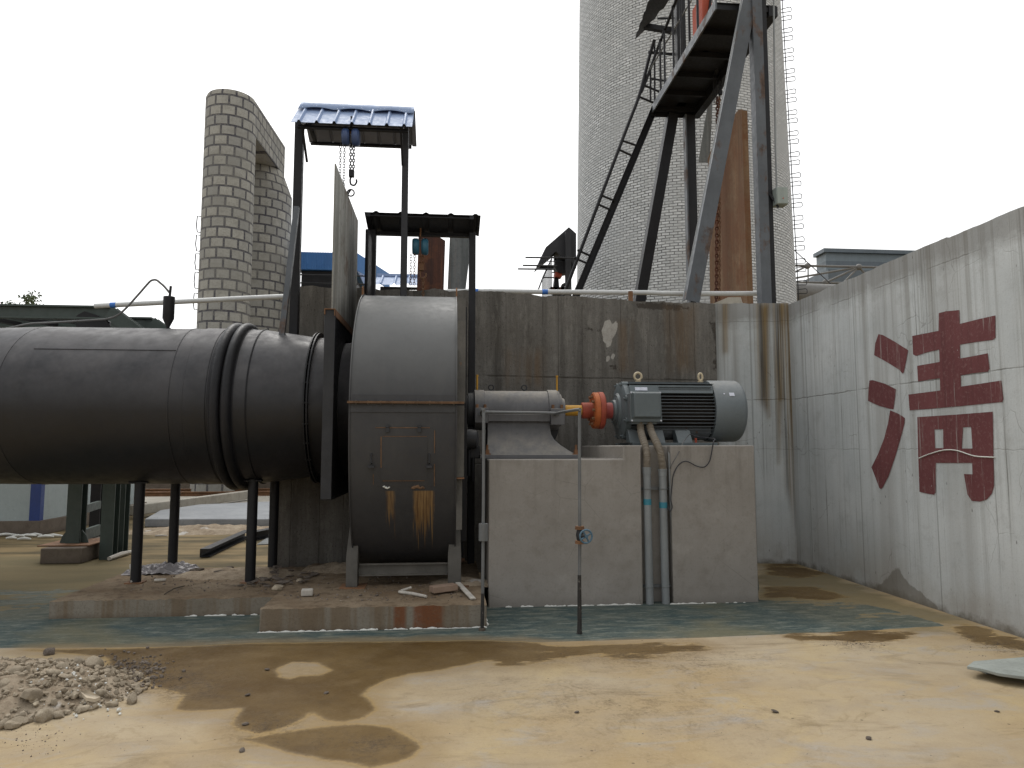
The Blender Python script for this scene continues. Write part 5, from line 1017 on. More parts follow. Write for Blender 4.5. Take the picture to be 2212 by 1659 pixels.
o = MB().tube(curve([cc(1315,875,7.84), cc(1430,905,7.8), cc(1590,925,7.5), cc(1583,960,PY0 - .03), cc(1570,1040,PY0 - .03), cc(1540,1180,PY0 - .03), cc(1480,1250,PY0 - .03), cc(1390,1240,PY0 - .03), cc(1270,1185,PY0 - .03), cc(1180,1230,PY0 - .03), cc(1120,1350,PY0 - .03), cc(1105,1480,PY0 - .03), P(1449,1078,PY0 - .03), P(1452,1095,PY0 - .04), P(1447,1104,PY0 - .04), P(1443,1092,PY0-.02)], 8), .006, 6).build('cable', M['cable']); tag(o, 'black cable looping down the pedestal from the motor foot', 'cable')

# ================================================================= FRONT OIL PIPES
pz = P(1045, 885, 6.46); x = pz.x; Yp = 6.46
p1 = thing('drain_pipe', (x, Yp, 0), 'left thin vertical drain pipe with a grey sleeve in front of the pedestal edge', 'drain pipe', 'drain pipes in front of the pedestal')
top = [(x, Yp, 1.90), (x, Yp + .01, 1.945), (x - .005, Yp + .05, 1.955), (x + .02, 7.4, 1.965), (0.40, AY - .32, 1.965)]
b = MB(); b.tube([(x - .004, Yp, .30), (x, Yp, 1.2), (x, Yp, 1.86)] + curve(top, 6), .0145, 12); b.build('upper_pipe', M['pipegrey'], p1)
b = MB(); b.tube([(x - .008, Yp, 0), (x - .006, Yp, .12), (x - .004, Yp, .32)], [.0155, .0175, .015], 10); b.build('tarred_end', M['tar'], p1)
za, zb = P(1045, 1168, Yp).z, P(1045, 1131, Yp).z; b = MB(); b.cyl((x, Yp, za), (x, Yp, zb), .042, 24); b.build('sleeve', M['pipegrey'], p1)
b = MB(); b.cyl((x - .008, Yp, 0), (x - .008, Yp, .022), .03, 8); b.build('foot', M['footing'], p1)
x2_ = P(1251, 1000, 6.27).x; Yq = 6.27; p2_ = thing('drain_pipe', (x2_, Yq, 0), 'right vertical drain pipe fitted with a blue handwheel valve', 'drain pipe', 'drain pipes in front of the pedestal')
zv0, zv1 = P(1251, 1172, Yq).z, P(1251, 1138, Yq).z; zt_ = P(1258, 884, Yq).z
b = MB(); b.tube([(x2_, Yq, zv1), (x2_ + .006, Yq, zt_ - .08)] + curve([(x2_ + .008, Yq, zt_ - .05), (x2_ + .01, Yq + .01, zt_ - .012), (x2_ + .0, Yq + .07, zt_), (1.21, 7.95, 1.99), (1.2, AY - .3, 1.96)], 6), .0145, 12); b.build('upper_pipe', M['pipegrey'], p2_)
b = MB(); b.tube([(x2_ - .006, Yq, .45), (x2_, Yq, zv0)], .0145, 12); b.build('lower_pipe', M['pipegrey'], p2_)
b = MB(); b.tube([(x2_ - .01, Yq, 0), (x2_ - .009, Yq, .03), (x2_ - .008, Yq, .12), (x2_ - .007, Yq, .3), (x2_ - .006, Yq, .5)], [.026, .021, .019, .018, .016], 10); b.build('tarred_end', M['tar'], p2_)
b = MB()
for z in (zv0, zv1 - .012): b.cyl((x2_, Yq, z - .010), (x2_, Yq, z + .004), .042, 20); b.cyl((x2_, Yq, z + .006), (x2_, Yq, z + .018), .040, 20)
vb = b.build('valve_flange', M['rust'], p2_)
zc = (zv0 + zv1) / 2 - .005; b = MB(); b.tube([(x2_, Yq, zv0), (x2_, Yq, zc - .03), (x2_, Yq, zc), (x2_, Yq, zc + .03), (x2_, Yq, zv1)], [.02, .028, .034, .028, .02], 14); b.tube([(x2_, Yq, zc), (x2_ + .02, Yq - .10, zc)], [.02, .009], 10); b.build('valve_body', M['darkgrey'], p2_)
cw_ = Vector((x2_ + .038, Yq - .09, zc)); ax_ = Vector((.2, -1, 0)).normalized(); e1 = Vector((1, .2, 0)).normalized(); e2 = Vector((0, 0, 1)); b = MB()
b.tube([cw_ + e1*math.cos(t)*.056 + e2*math.sin(t)*.056 for t in [2*math.pi*k/24 for k in range(24)]], .0085, 8, closed=True)
for k in range(4): t = 2*math.pi*k/4 + .5; b.tube([cw_, cw_ + e1*math.cos(t)*.056 + e2*math.sin(t)*.056], .008, 6)
b.cyl(cw_ - ax_*.012, cw_ + ax_*.014, .016, 10); b.build('handwheel', M['wheel'], p2_)

# ================================================================= GANTRY BEHIND THE WALL
YN = 10.12; zp = P(1545, 6, YN).z
def yedge(u, v): d = ray(u, v); return (zp - EYE) / d[2] * d[1]
YF = yedge(1418, 235); px0 = P(1545, 6, YN).x
ga = thing('steel_gantry', (4.4, 12, 3.7), 'tall dark steel gantry with platform and stair above the wall', 'gantry')
xw = px0 + 0.98
b = MB(); b.box(px0 + .03, xw, YN, YF, zp, zp + .012); pf_ = b.build('platform_deck', M['black'], ga)
for i in range(6): y = YN + .02 + (YF - YN - .12) * i / 5; b = MB(); b.box(px0 + .03, xw, y, y + .06, zp - .09, zp - .001); b.build('cross_joist', M['black'], pf_)
b = MB(); b.box(px0, px0 + .028, YN, YF, zp - .1, zp + .06); b.build('edge_channel', M['bluegrey'], pf_)
b = MB(); b.box(xw - .12, xw + .02, YN, YF - .01, zp - .16, zp - .002); b.build('side_beam', M['black'], pf_)
b = MB(); b.box(px0, xw, YF + .001, YF + .03, zp - .16, zp + .06); b.build('end_beam', M['black'], pf_)
b = MB(); x = P(1641, 330, 9.93).x; b.box(x - .08, x + .07, 9.84, 9.86, 3.66, 10.5); b.box(x - .08, x - .065, 9.861, 10.0, 3.66, 10.5); b.box(x + .055, x + .07, 9.86, 10.0, 3.66, 10.5); b.build('front_post', M['bluegrey'], ga)
b = MB(); b.box(x + .072, x + .15, 9.87, 10.02, 3.66, 10.4); b.build('dark_post_strip', M['black'], ga)  # black upright box along the right of the front post
bf = P(1493, 652, 9.93); bt = P(1617, 0, 9.93); dd = (bt - bf); b = MB(); b.chan(bf, bf + dd * 1.25, .12, .21, .012, up=(1, 0, 0.2)); b.build('front_brace', M['bluegrey'], ga)
b = MB(); b.beam(P(1474, 652, 9.80), P(1602, 0, 9.80), .012, .012); b.build('brace_edge', M['conduit'], ga)
f1 = P(1487, 250, YF); f2 = P(1506, 600, YF); b = MB(); b.box(f1.x - .09, f1.x + .09, YF - .14, YF, 0, zp - .16); b.build('rear_post', M['black'], ga)
b = MB(); b.box(f1.x - .12, f1.x - .092, YF - .16, YF, 0, zp - .16); b.build('rear_post_edge', M['bluegrey'], ga)
q1 = P(1452, 250, YF); q2 = P(1380, 655, YF); b = MB(); b.beam(q1, q2 + (q2 - q1) * .75, .24, .2, up=(1, 0, 0)); b.build('rear_brace', M['black'], ga)
# stair: stringer, hand rail and paired bars
s1 = P(1422, 214, YF); s2 = P(1232, 668, YF); b = MB(); b.chan(s1, s2 + (s2 - s1) * .6, .10, .14, .01, up=(1, 0, 0)); b.build('stair_stringer', M['black'], ga)
h1 = P(1414, 86, YF - .1); h2 = P(1213, 650, YF); b = MB(); b.tube(curve([h1, P(1402, 125, YF), P(1381, 205, YF), P(1345, 300, YF), h2, h2 + (h2 - P(1345, 300, YF)) * .7], 5), .035, 8); b.build('stair_handrail', M['black'], ga)
for ua, va_, ub, vb_ in ((1393,185,1424,198),(1383,210,1412,222),(1345,304,1374,314),(1337,323,1364,336),(1297,421,1328,434),(1289,440,1318,453),(1247,540,1276,553),(1240,557,1266,568)):
    b = MB(); b.tube([P(ua, va_, YF), P(ub, vb_, YF)], .022, 6); b.build('stair_bar', M['black'], ga)
ve = lambda u: 6 + (1545 - u) * 1.803
def railp(u): return P(u, (1461 - u) * 2.6, yedge(u, ve(u)))
b = MB(); b.tube([railp(u) for u in (1490, 1475, 1460, 1445, 1430, 1422)] + [P(1397, 170, YF), P(1385, 200, YF)], .03, 8); b.build('platform_rail', M['black'], ga)
for u in (1508, 1490, 1473, 1456, 1437, 1428): b = MB(); t_ = P(u, min((1461 - u) * 2.6, 200), yedge(u, ve(u))); q = P(u, ve(u), yedge(u, ve(u))); b.cyl((q.x, q.y, q.z), (q.x, q.y, t_.z), .022, 6); b.build('baluster', M['black'], ga)
for u, v0, v1 in ((1414, 92, 232), (1405, 144, 218)): b = MB(); b.cyl(P(u, v0, YF), P(u, v1, YF), .02, 6); b.build('baluster', M['black'], ga)
for a_, c_, w2 in (((1392,57),(1472,70),.10),((1400,113),(1475,119),.04),((1406,170),(1440,175),.03),((1420,40),(1470,39),.03)): b = MB(); b.beam(P(*a_, YF), P(*c_, YF), w2, w2); b.build('guard_bar', M['black'], ga)
b = MB(); b.tube([P(1400, 157, YF), P(1494, 0, YF - 1.2)], .016, 6); b.build('stay_rod', M['pipegrey'], ga)
for u0, u1, yy in ((1462, 1481, YF - .3), (1518, 1530, YN + 1.3)): a_ = P(u0, 50, yy); c_ = P(u1, 50, yy); b = MB(); b.box(a_.x, c_.x, yy, yy + .15, zp, zp + 3.0); b.build('upper_post', M['black'], ga)
b = MB(); rA, rB, rC, rD = P(1372, 84, YF + .2), P(1412, -25, YF - 1.6), P(1500, -60, YF - 1.6), P(1396, 62, YF + .2); n = 10; vs = []
for i in range(n + 1):
    f = i / n; k = Vector((0, 0, .05 if i % 2 else 0)); vs += [rA.lerp(rB, f) + k, rD.lerp(rC, f) + k]
vs += [v - Vector((0, 0, .01)) for v in vs]; m_ = 2 * n + 2; b.add(vs, [(2*i, 2*i+1, 2*i+3, 2*i+2) for i in range(n)] + [(m_+2*i, m_+2*i+2, m_+2*i+3, m_+2*i+1) for i in range(n)] + [(0, m_, m_+1, 1)]); b.build('canopy_sheet', M['blackroof'], ga)
rd = thing('hoist_drive', (P(1525, 10, 11.4).x, 11.4, zp), 'red oxide hoist drive standing on the gantry platform', 'hoist drive'); a_ = P(1512, 20, 11.2)
b = MB(); b.box(a_.x + .04, a_.x + .22, 11.2, 11.7, zp + .013, zp + .9); b.build('drive_frame', M['redmachine'], rd, bevel=.02); b = MB(); b.beam((a_.x + .08, 11.18, zp + .02), (a_.x + .2, 11.18, zp + .9), .03, .06); b.build('strap', M['black'], rd); b = MB(); b.cyl((a_.x + .223, 11.4, zp + .4), (a_.x + .4, 11.4, zp + .4), .14, 20); b.build('drum', M['pinkred'], rd)
# rusty plate, grey plate, chain and hoist
yr0, yr1 = 11.2, 12.9; xr_ = P(1604, 300, yr0).x; f = lambda u, v: (P(u, v, yr0 + (1604 - u) / 92 * (yr1 - yr0)).z)
b = MB(); pts_ = [(1604, 236), (1596, 238), (1576, 262), (1566, 250), (1548, 280), (1515, 345)]; poly = [(xr_, yr0, 2.5)] + [(xr_, yr0 + (1604 - u) / 92 * (yr1 - yr0) * .97, f(u, v)) for u, v in pts_] + [(xr_, yr1, 2.5)]
b.prism(poly, (.02, 0, 0)); b.box(xr_ + .02, xr_ + .10, yr0, yr0 + .03, 2.5, f(1604, 236) - .02); o = b.build('gate_plate', M['rustplate']); tag(o, 'tall rusty brown gate plate hanging below the gantry platform', 'gate plate')
b = MB(); b.prism([P(1509, 350, 13.4), P(1533, 350, 13.4), P(1541, 190, 13.4), P(1531, 215, 13.4)], (0, .02, 0)); o = b.build('gate_plate', M['greyplate']); tag(o, 'pointed grey steel plate behind the tall rusty plate', 'gate plate')
b = MB(); chain(b, P(1550, 210, 11.9), P(1547, 660, 11.9), .085, .013); o = b.build('hanging_chain', M['darkrustplate']); tag(o, 'long rusty chain hanging in front of the tall brown plate', 'chain')
b = MB(); chain(b, P(1554, 210, 12.0), P(1554, 660, 12.0), .06, .008); o = b.build('hanging_chain', M['rust']); tag(o, 'thinner rusty chain hanging close behind the long one', 'chain')
hp = P(1553, 150, 12.1); hoist((hp.x, 12.1, hp.z), P(1552, 215, 12.1).z, 'dark chain hoist hanging under the gantry platform', M['black'])
# control box and conduit on the post
jb = thing('control_box', (P(1688, 425, 9.8).x, 9.8, P(1688, 445, 9.8).z), 'small pale green grey control box fixed to the gantry post', 'control box')
a_ = P(1678, 440, 9.75); c_ = P(1702, 404, 9.75); b = MB(); b.box(a_.x, c_.x, 9.75, 9.93, a_.z, c_.z); b.build('box_body', M['boxgrey'], jb, bevel=.006); b = MB(); b.box(a_.x + .01, c_.x - .008, 9.742, 9.749, a_.z + .01, c_.z - .01); b.build('box_door', M['boxgrey'], jb); b = MB(); q = P(1692, 428, 9.74); b.cyl((q.x, 9.735, q.z), (q.x, 9.744, q.z), .009, 8); b.build('red_button', M['redmachine'], jb); b = MB(); b.beam((a_.x - .1, 9.9, c_.z + .06), (a_.x + .05, 9.8, a_.z - .04), .03); b.build('bracket', M['black'], jb)
o = MB().tube([P(1678, 410, 9.86), P(1675, 320, 9.86), P(1673, 150, 9.86), P(1671, -20, 9.86)], .014, 8).build('thin_conduit_pipe', M['conduit']); tag(o, 'thin pale conduit running up the gantry post above the control box', 'conduit')

# ================================================================= WHITE PIPE ON THE WALL
wp = thing('white_water_pipe', (0, 10.3, 3.7), 'long white plastic pipe running along behind the wall top', 'pipe')
pp = [P(205, 661, 10.5), P(420, 650, 10.5), P(603, 641, 10.5), P(820, 634, 10.5), P(1025, 629, 10.5), P(1180, 630.5, 10.45), P(1390, 632, 10.4), P(1460, 634, 10.3), P(1640, 634, 10.25)]
b = MB(); b.tube(curve(pp, 5), .036, 14); b.build('pipe', M['pvc'], wp)
for i, u in enumerate((244, 1026, 1176)):
    k = int(np.argmin([abs((P(q, 640, 10.45).x) - P(u, 640, 10.45).x) for q in range(2212)])); v = float(np.interp(u, [205, 420, 603, 820, 1025, 1180, 1390], [661, 650, 641, 634, 629, 630.5, 632])); yy = float(np.interp(u, [205, 1025, 1180], [10.5, 10.5, 10.45]))
    b = MB(); b.cyl(P(u - 5, v + (.2 if u < 300 else 0), yy), P(u + 7, v - (.2 if u < 300 else 0), yy), .0395, 14); b.build('tape_band', M['bluetape'], wp)
b = MB(); b.cyl(P(1056, 629.4, 10.5), P(1062, 629.5, 10.5), .041, 14); b.build('joint_sleeve', M['pipegrey'], wp)
b = MB(); q = P(1362, 632, 9.85); b.cyl((q.x, 9.85, 3.4), (q.x, 9.85, q.z + .015), .035, 12); o = b.build('pipe_stub', M['rust']); tag(o, 'short rusty pipe stub poking up from the dark wall top', 'pipe')
b = MB(); q0, q1_, q2_, q3 = P(1540, 656, 9.9), P(1573, 642, 9.9), P(1600, 642, 9.9), P(1605, 656, 9.9); b.prism([q0, q1_, q2_, q3], (0, .2, 0)); o = b.build('concrete_lump', M['gravelconc']); tag(o, 'small pale concrete lump on the wall top beside the rusty plate', 'concrete lump')
# ================================================================= WHITE BRICK CHIMNEY
def hang(u, v): d = ray(u, v); return math.atan2(d[0], d[1])
YC = 21.5
al, ar = hang(1246, 640), hang(1721, 640); ac = (al + ar) / 2; Dc = YC / math.cos(ac); r64 = Dc * math.sin((ar - al) / 2)
al2, ar2 = hang(1253, 2), hang(1687, 2); r0 = Dc * math.sin((ar2 - al2) / 2); ccx = Dc * math.sin(ac)
zA = P(1480, 640, YC).z; zB = P(1480, 0, YC).z; tap = (r64 - r0) / (zB - zA)
rad = lambda z: r64 - (z - zA) * tap
ch = thing('brick_chimney', (ccx, YC, 0), 'huge round chimney of white painted brick behind the wall', 'chimney')
zs = [0, 5, 10, 15, 20, 26, 34]; b = MB(); b.lathe([(z, rad(z)) for z in zs], (ccx, YC, 0), 'Z', 120, uvs=lambda t, h, r: (t * 3.1, h)); b.build('shaft', M['whitebrick'], ch, sharp=60)
ta = (math.pi / 2 - ar) + math.pi / 2 - math.pi   # direction of the right-hand tangent point
tang = math.pi / 2 - ar   # angle (math convention) of the sight line that grazes the right side
nd = tang - math.pi / 2    # outward normal there
rung = MB(); rung.tube([(0, 0, 0), (0.26, 0, 0.02), (0.30, 0, 0.0), (0.31, 0, -.03), (0.31, 0.0, -.10), (.29, 0, -.13), (0, 0, -.11)], .012, 6)
first = None; z = 3.0; k = 0
while z < 22:
    rr = rad(z) - .02; a2 = nd + .02; loc = Vector((ccx + rr * math.cos(a2), YC + rr * math.sin(a2), z))
    if first is None:
        first = rung.build('ladder_rung', M['darkgrey'], None, org=(0, 0, 0)); o = first
    else: o = first.copy(); scene.collection.objects.link(o)
    o.parent = ch; o.location = loc - Vector((ccx, YC, 0)); o.rotation_euler = (0, 0, a2)
    z += .26 if k % 2 == 0 else .40; k += 1
b = MB(); a2 = nd + .05; b.tube([(ccx + (rad(z) + .05) * math.cos(a2), YC + (rad(z) + .05) * math.sin(a2), z) for z in (2, 8, 14, 20, 24)], .014, 6); b.build('lightning_wire', M['darkgrey'], ch)

# ================================================================= BLOCK TOWERS
YT = 27.0
tl, tr_ = hang(425, 690), hang(543, 600); tc_ = (tl + tr_) / 2; Dt = YT / math.cos(tc_); rt = Dt * math.sin((tr_ - tl) / 2); tx = Dt * math.sin(tc_); ztop = P(500, 189, YT - rt).z - .15
dy2 = 3.3; ul = hang(600, 640); ur = hang(627, 560)
bt_ = thing('block_tower', (tx, YT, 0), 'twin round towers of pale stone blocks joined by a bridge near the top', 'tower')
b = MB(); b.lathe([(0, rt), (ztop, rt), (ztop + .12, rt - .05), (ztop + .12, 0)], (tx, YT, 0), 'Z', 64, uvs=lambda t, h, r: (t * rt, h)); b.build('front_tower', M['blocks'], bt_, sharp=50)
zbr = P(555, 295, YT).z
# rear tower, behind and to the right, its upper part a cone
R2 = 1.35; Y2 = YT + 3.6; x2c = P(627, 560, Y2).x - R2 * 1.02; zc0 = P(627, 425, Y2).z; zc1 = P(603, 345, Y2).z
b = MB(); b.lathe([(0, R2), (zc0, R2), (zc1 + .1, R2 - .65), (zbr + .3, R2 - .75)], (x2c, Y2, 0), 'Z', 64, uvs=lambda t, h, r: (t * R2, h)); b.build('rear_tower', M['blocks'], bt_, sharp=40)
# bridge: straight walls from the front tower back to the rear one
dv = Vector((x2c - tx, Y2 - YT, 0)); L_ = dv.length; dn = dv / L_; sn = Vector((dn.y, -dn.x, 0)); c0 = Vector((tx, YT, 0)); wR = rt * .99; wR2 = .9
A_ = [c0 + sn * wR, c0 + dv + sn * wR2 + dn * .5, c0 + dv - sn * wR2 + dn * .5, c0 - sn * wR]
b = MB(); vs = [p + Vector((0, 0, zbr)) for p in A_] + [p + Vector((0, 0, ztop + .06)) for p in A_]; b.add(vs, [(0, 1, 5, 4), (1, 2, 6, 5), (2, 3, 7, 6), (3, 0, 4, 7), (0, 3, 2, 1), (4, 5, 6, 7)])
for fi, ids in enumerate([(0, 1, 5, 4), (1, 2, 6, 5), (2, 3, 7, 6), (3, 0, 4, 7)]):
    l = (vs[ids[0]] - vs[ids[1]]).length; b.uv[fi] = [(0.1, zbr), (l + .1, zbr), (l + .1, ztop), (0.1, ztop)]
b.build('bridge', M['blocks'], bt_)
for zz in [P(428, v, YT).z for v in (490, 530, 570, 610, 655)]:
    b = MB(); a_ = math.pi / 2 - tl + math.pi / 2; c = Vector((tx + (rt) * math.cos(a_), YT + rt * math.sin(a_), zz)); o_ = Vector((math.cos(a_), math.sin(a_), 0)); b.tube([c + Vector((0, 0, .3)), c + o_ * .12 + Vector((0, 0, .3)), c + o_ * .14 - Vector((0, 0, .05)), c + o_ * .1 - Vector((0, 0, .3)), c - Vector((0, 0, .3))], .02, 5); b.build('ladder_hoop', M['darkgrey'], bt_)

# ================================================================= FAR BUILDINGS, SHEDS
bl = thing('blue_clad_building', tuple(P(715, 600, 31))[:2] + (0,), 'building with a bright blue clad parapet seen behind the blue canopy', 'building')
a_, c_ = P(645, 544, 30), P(772, 546, 30); zb_ = P(700, 583, 30).z
b = MB(); n = 60; vs = []; r_ = 0.04
b.box(a_.x, c_.x, 30, 34, zb_, a_.z)
for i in range(36): xx = a_.x + (c_.x - a_.x) * (i + .5) / 36; b.box(xx - .015, xx + .015, 29.97, 29.999, zb_, a_.z)
b.build('parapet', M['bluewall'], bl); b = MB(); b.box(a_.x + .1, c_.x - .2, 30.2, 34, 0, zb_ - .002); b.build('dark_wall', M['black'], bl)
c2_ = P(796, 552, 30); b = MB(); b.prism([(c_.x + .001, 30, zb_), (c_.x + .001, 30, a_.z), (c2_.x + .6, 33.5, a_.z), (c2_.x + .6, 33.5, zb_)], (.02, .02, 0)); b.build('side_parapet', M['bluewall'], bl)
for k in range(3): b = MB(); zz = zb_ - .25 - k * .35; b.tube([(a_.x, 29.9, zz), (c_.x + .4, 29.9, zz)], .03, 6); b.build('gallery_rail', M['darkgrey'], bl)
q0, q1_ = P(812, 593, 16), P(897, 594, 16); rf = thing('low_blue_roof', (q0.x, 16, 3), 'small low blue corrugated roof seen just above the wall', 'roof')
b = MB(); corr(b, q0.x, q1_.x + .3, 15.6, P(850, 615, 15.6).z, 16.3, P(850, 597, 16.3).z, pitch=.3, rib=.04); b.build('roof_sheet', M['bluesheet'], rf); b = MB(); b.box(q0.x, q1_.x + .3, 16.25, 16.45, P(850, 597, 16.3).z - .01, P(850, 592.5, 16.3).z); b.build('ridge_cap', M['bluesheet'], rf)
b = MB(); b.box(q0.x + .1, q1_.x + .2, 16.0, 16.1, 0, P(850, 610, 16).z - .1); b.build('support_wall', M['darkgrey'], rf)
gb_ = thing('grey_clad_building', tuple(P(1850, 560, 55))[:2] + (0,), 'grey banded clad building far beyond the right hand wall', 'building')
a_ = P(1783, 538, 50); r__ = P(2060, 542, 50); zz = a_.z; dl = ray(1763, 549); YL = (zz - EYE) / dl[2] * dl[1]; l__ = P(1763, 549, YL)
def slabp(z0, z1, mat, nm, o=0.0):
    b = MB(); b.prism([(l__.x - o, YL, z0), (a_.x - o, 50 - o, z0), (r__.x + o, 50 - o, z0), (r__.x + o, YL, z0)], (0, 0, z1 - z0)); b.build(nm, mat, gb_)
h1_ = zz - P(1783, 546, 50).z; h2_ = zz - P(1783, 563, 50).z; h3_ = zz - P(1783, 577, 50).z
slabp(zz - h1_, zz, M['greysheet_dark'], 'roof_edge', .25); slabp(zz - h2_, zz - h1_ - .001, M['greysheet'], 'upper_band'); slabp(zz - h3_, zz - h2_ - .001, M['greysheet_dark'], 'middle_band'); slabp(0, zz - h3_ - .001, M['greysheet'], 'lower_wall')
b = MB(); a3 = P(1757, 604, 48); b.box(a3.x, a3.x + 14, 46, 49.5, 0, P(1775, 597, 48).z); o = b.build('annex', M['greysheet_dark'], gb_)
# space frame
def t2(x, y): return (1659 + .2666 * x, 387 + .2666 * y)
sf = thing('space_frame_truss', tuple(P(1790, 600, 30))[:2] + (0,), 'pale tubular truss with ball nodes beside the chimney', 'truss'); YS = 30
def S(x, y, Y=YS): return P(*t2(x, y), Y)
for a_, c_, r_ in (((100,697),(1000,717),.055),((100,832),(700,843),.05),((60,830),(735,712),.045),((465,838),(735,712),.045),((320,703),(60,830),.04),((325,703),(325,930),.03),((735,712),(610,840),.04),((735,712),(790,770),.05)):
    b = MB(); b.cyl(S(*a_), S(*c_), r_, 8); b.build('truss_tube', M['truss'], sf)
for q in ((320,703),(735,712),(465,838)):
    c = S(*q); b = MB(); b.lathe([(-.14*math.cos(R(a)), .14*math.sin(R(a))) for a in range(0, 181, 20)], c, 'Z', 14); b.build('ball_node', M['truss'], sf)
b = MB(); b.cyl((S(325, 930).x, YS, 0), S(325, 900), .08, 8); b.build('truss_post', M['truss'], sf)
b = MB(); b.tube([S(120, 918, 28), S(640, 940, 28)], .42, 24); o = b.build('large_pipe', M['truss']); tag(o, 'thick pale pipe below the ball node truss beside the chimney', 'pipe')
b = MB(); b.tube([S(180, 545, 29), S(520, 860, 29)], .02, 5); o = b.build('guy_wire', M['cable']); tag(o, 'thin dark wire slanting down from the chimney across the truss', 'wire')
# hoist house left of the chimney
def hh(x, y, Y=19.0): return P(1117 + .1167 * x, 470 + .1167 * y, Y)
hs_ = thing('hoist_shelter', (hh(850, 900).x, 19, 0), 'small dark gabled hoist shelter with railing left of the chimney', 'shelter')
b = MB(); b.prism([hh(960,175), hh(535,545), hh(510,590), hh(345,945), hh(430,870), hh(720,625), hh(800,700), hh(820,760), hh(960,780)], (0, .5, 0)); b.prism([hh(961,176), hh(961,780), hh(1000,800), hh(1050,930), hh(1095,930), hh(1095,295)], (0, .5, 0)); b.build('roof_sheet', M['blackroof'], hs_)
def zbox(x0, x1_, y0, y1_, nm, mat, Y=19.2, th=.15):
    a, c = hh(x0, y1_, Y), hh(x1_, y0, Y); b = MB(); b.box(a.x, c.x, Y, Y + th, min(a.z, 99), c.z); b.build(nm, mat, hs_)
zbox(905, 1000, 260, 1500, 'shelter_post', M['darkgrey'], 18.8); zbox(690, 765, 660, 1010, 'shelter_post', M['black'], 19.6); zbox(395, 1065, 915, 940, 'eave_beam', M['black'], 19.55, .05)
b = MB(); b.prism([hh(700,1090,19.3), hh(765,1090,19.3), hh(800,1500,19.3), hh(650,1500,19.3)], (0, .2, 0)); b.build('drive_stand', M['black'], hs_); b = MB(); b.prism([hh(830,1230,19.3), hh(890,1200,19.3), hh(870,1500,19.3), hh(780,1500,19.3)], (0, .2, 0)); b.build('drive_stand', M['darkgrey'], hs_)
zbox(705, 830, 1010, 1092, 'red_drive', M['redmachine'], 19.2, .3); b = MB(); c = hh(840, 900, 19.3); b.lathe([(-.15, 0), (-.15, .25), (.15, .25), (.15, 0)], c, 'Y', 12); b.build('winch_drum', M['black'], hs_, sharp=30)
zbox(620, 1010, 1290, 1330, 'deck_beam', M['darkrustplate'], 19.3)
for x in range(470, 650, 21): t_ = 1120 - (x - 470) * 2.1; b = MB(); b.cyl(hh(x, max(t_, 760)), hh(x, 1500), .012, 5); b.build('railing_bar', M['black'], hs_)
b = MB(); b.tube([hh(395, 1330), hh(480, 1100), hh(640, 760)], .02, 5); b.tube([hh(480, 1108), hh(690, 1112)], .018, 5); b.tube([hh(640, 1018), hh(700, 1018)], .015, 5); b.tube([hh(520, 808), hh(890, 822)], .012, 5); b.build('railing_rail', M['black'], hs_)
for y, x0, x1_, lab in ((738, 155, 1060, 'highest'), (885, 105, 740, 'middle'), (950, 15, 700, 'lowest')):
    b = MB(); b.cyl(hh(x0, y, 18.6), hh(x1_, y + 8, 18.6), .022, 8); b.build('projecting_bar', M['darkgrey'], hs_)

# ================================================================= LEFT YARD
# pipe rack of green steel
YG = 11.0
pr_ = thing('green_pipe_rack', (P(160, 1180, YG).x, YG, 0), 'green steel rack with columns and a long top beam behind the duct', 'steel rack')
z1_, z0_ = P(100, 660, YG).z, P(100, 689, YG).z; xe = P(240, 664, YG).x
b = MB(); b.hbeam((-12, YG, (z0_+z1_)/2), (xe, YG, (z0_+z1_)/2), .14, z1_ - z0_, .025); b.build('top_beam', M['green'], pr_)
b = MB(); b.hbeam((-12, YG + .9, (z0_+z1_)/2), (xe + .25, YG + .9, (z0_+z1_)/2), .14, z1_ - z0_, .025); b.build('top_beam', M['green'], pr_)
for i in range(6): x = xe - .9 - i * .55; b = MB(); b.beam((x, YG + .08, z0_ + .05), (x + .25, YG + .82, z0_ + .05), .1, .06); b.build('cross_tie', M['black'], pr_)
for o_ in (0, .9):
    q = P(240, 664, YG); b = MB(); b.hbeam((xe + (0 if not o_ else .25), YG + o_, z1_ - .09), (xe + .62 + (0 if not o_ else .25), YG + o_, z0_ - .35), .2, .16, .02, up=(0, 1, 0)); b.build('knee_brace', M['green'], pr_)
b = MB(); a_, c_ = P(163, 705, YG - .05), P(232, 677, YG - .05); b.prism([P(163, 710, YG - .05), P(240, 710, YG - .05), P(232, 694, YG - .05), P(208, 680, YG - .05), P(182, 672, YG - .05), P(165, 682, YG - .05)], (0, .5, 0)); b.build('column_head', M['black'], pr_)
def col(u0, u1, vt, vb, Y, mat, nm='column', z0=None):
    a, c = P(u0, vb, Y), P(u1, vb, Y); zt = P(u0, vt, Y).z; w2 = c.x - a.x; b = MB(); b.hbeam(((a.x+c.x)/2, Y + .08, a.z if z0 is None else z0), ((a.x+c.x)/2, Y + .08, zt), w2, .18, .018, up=(0, 1, 0)); return b.build(nm, mat, pr_)
col(141, 172, 690, 1172, YG, M['green'], z0=.22); col(192, 214, 690, 1145, YG + 1.4, M['black'], z0=0); col(214, 242, 690, 1211, YG - .05, M['green'], z0=0); col(240, 265, 690, 1200, YG + .35, M['green'], z0=0)
b = MB(); b.beam(P(168, 1104, YG + .05), P(214, 1090, YG + 1.3), .06, .12); b.build('tie_bar', M['green'], pr_); b = MB(); b.beam(P(168, 1160, YG + .05), P(214, 1144, YG + 1.1), .06, .16); b.build('tie_bar', M['green'], pr_)
xa = P(156, 1170, YG).x
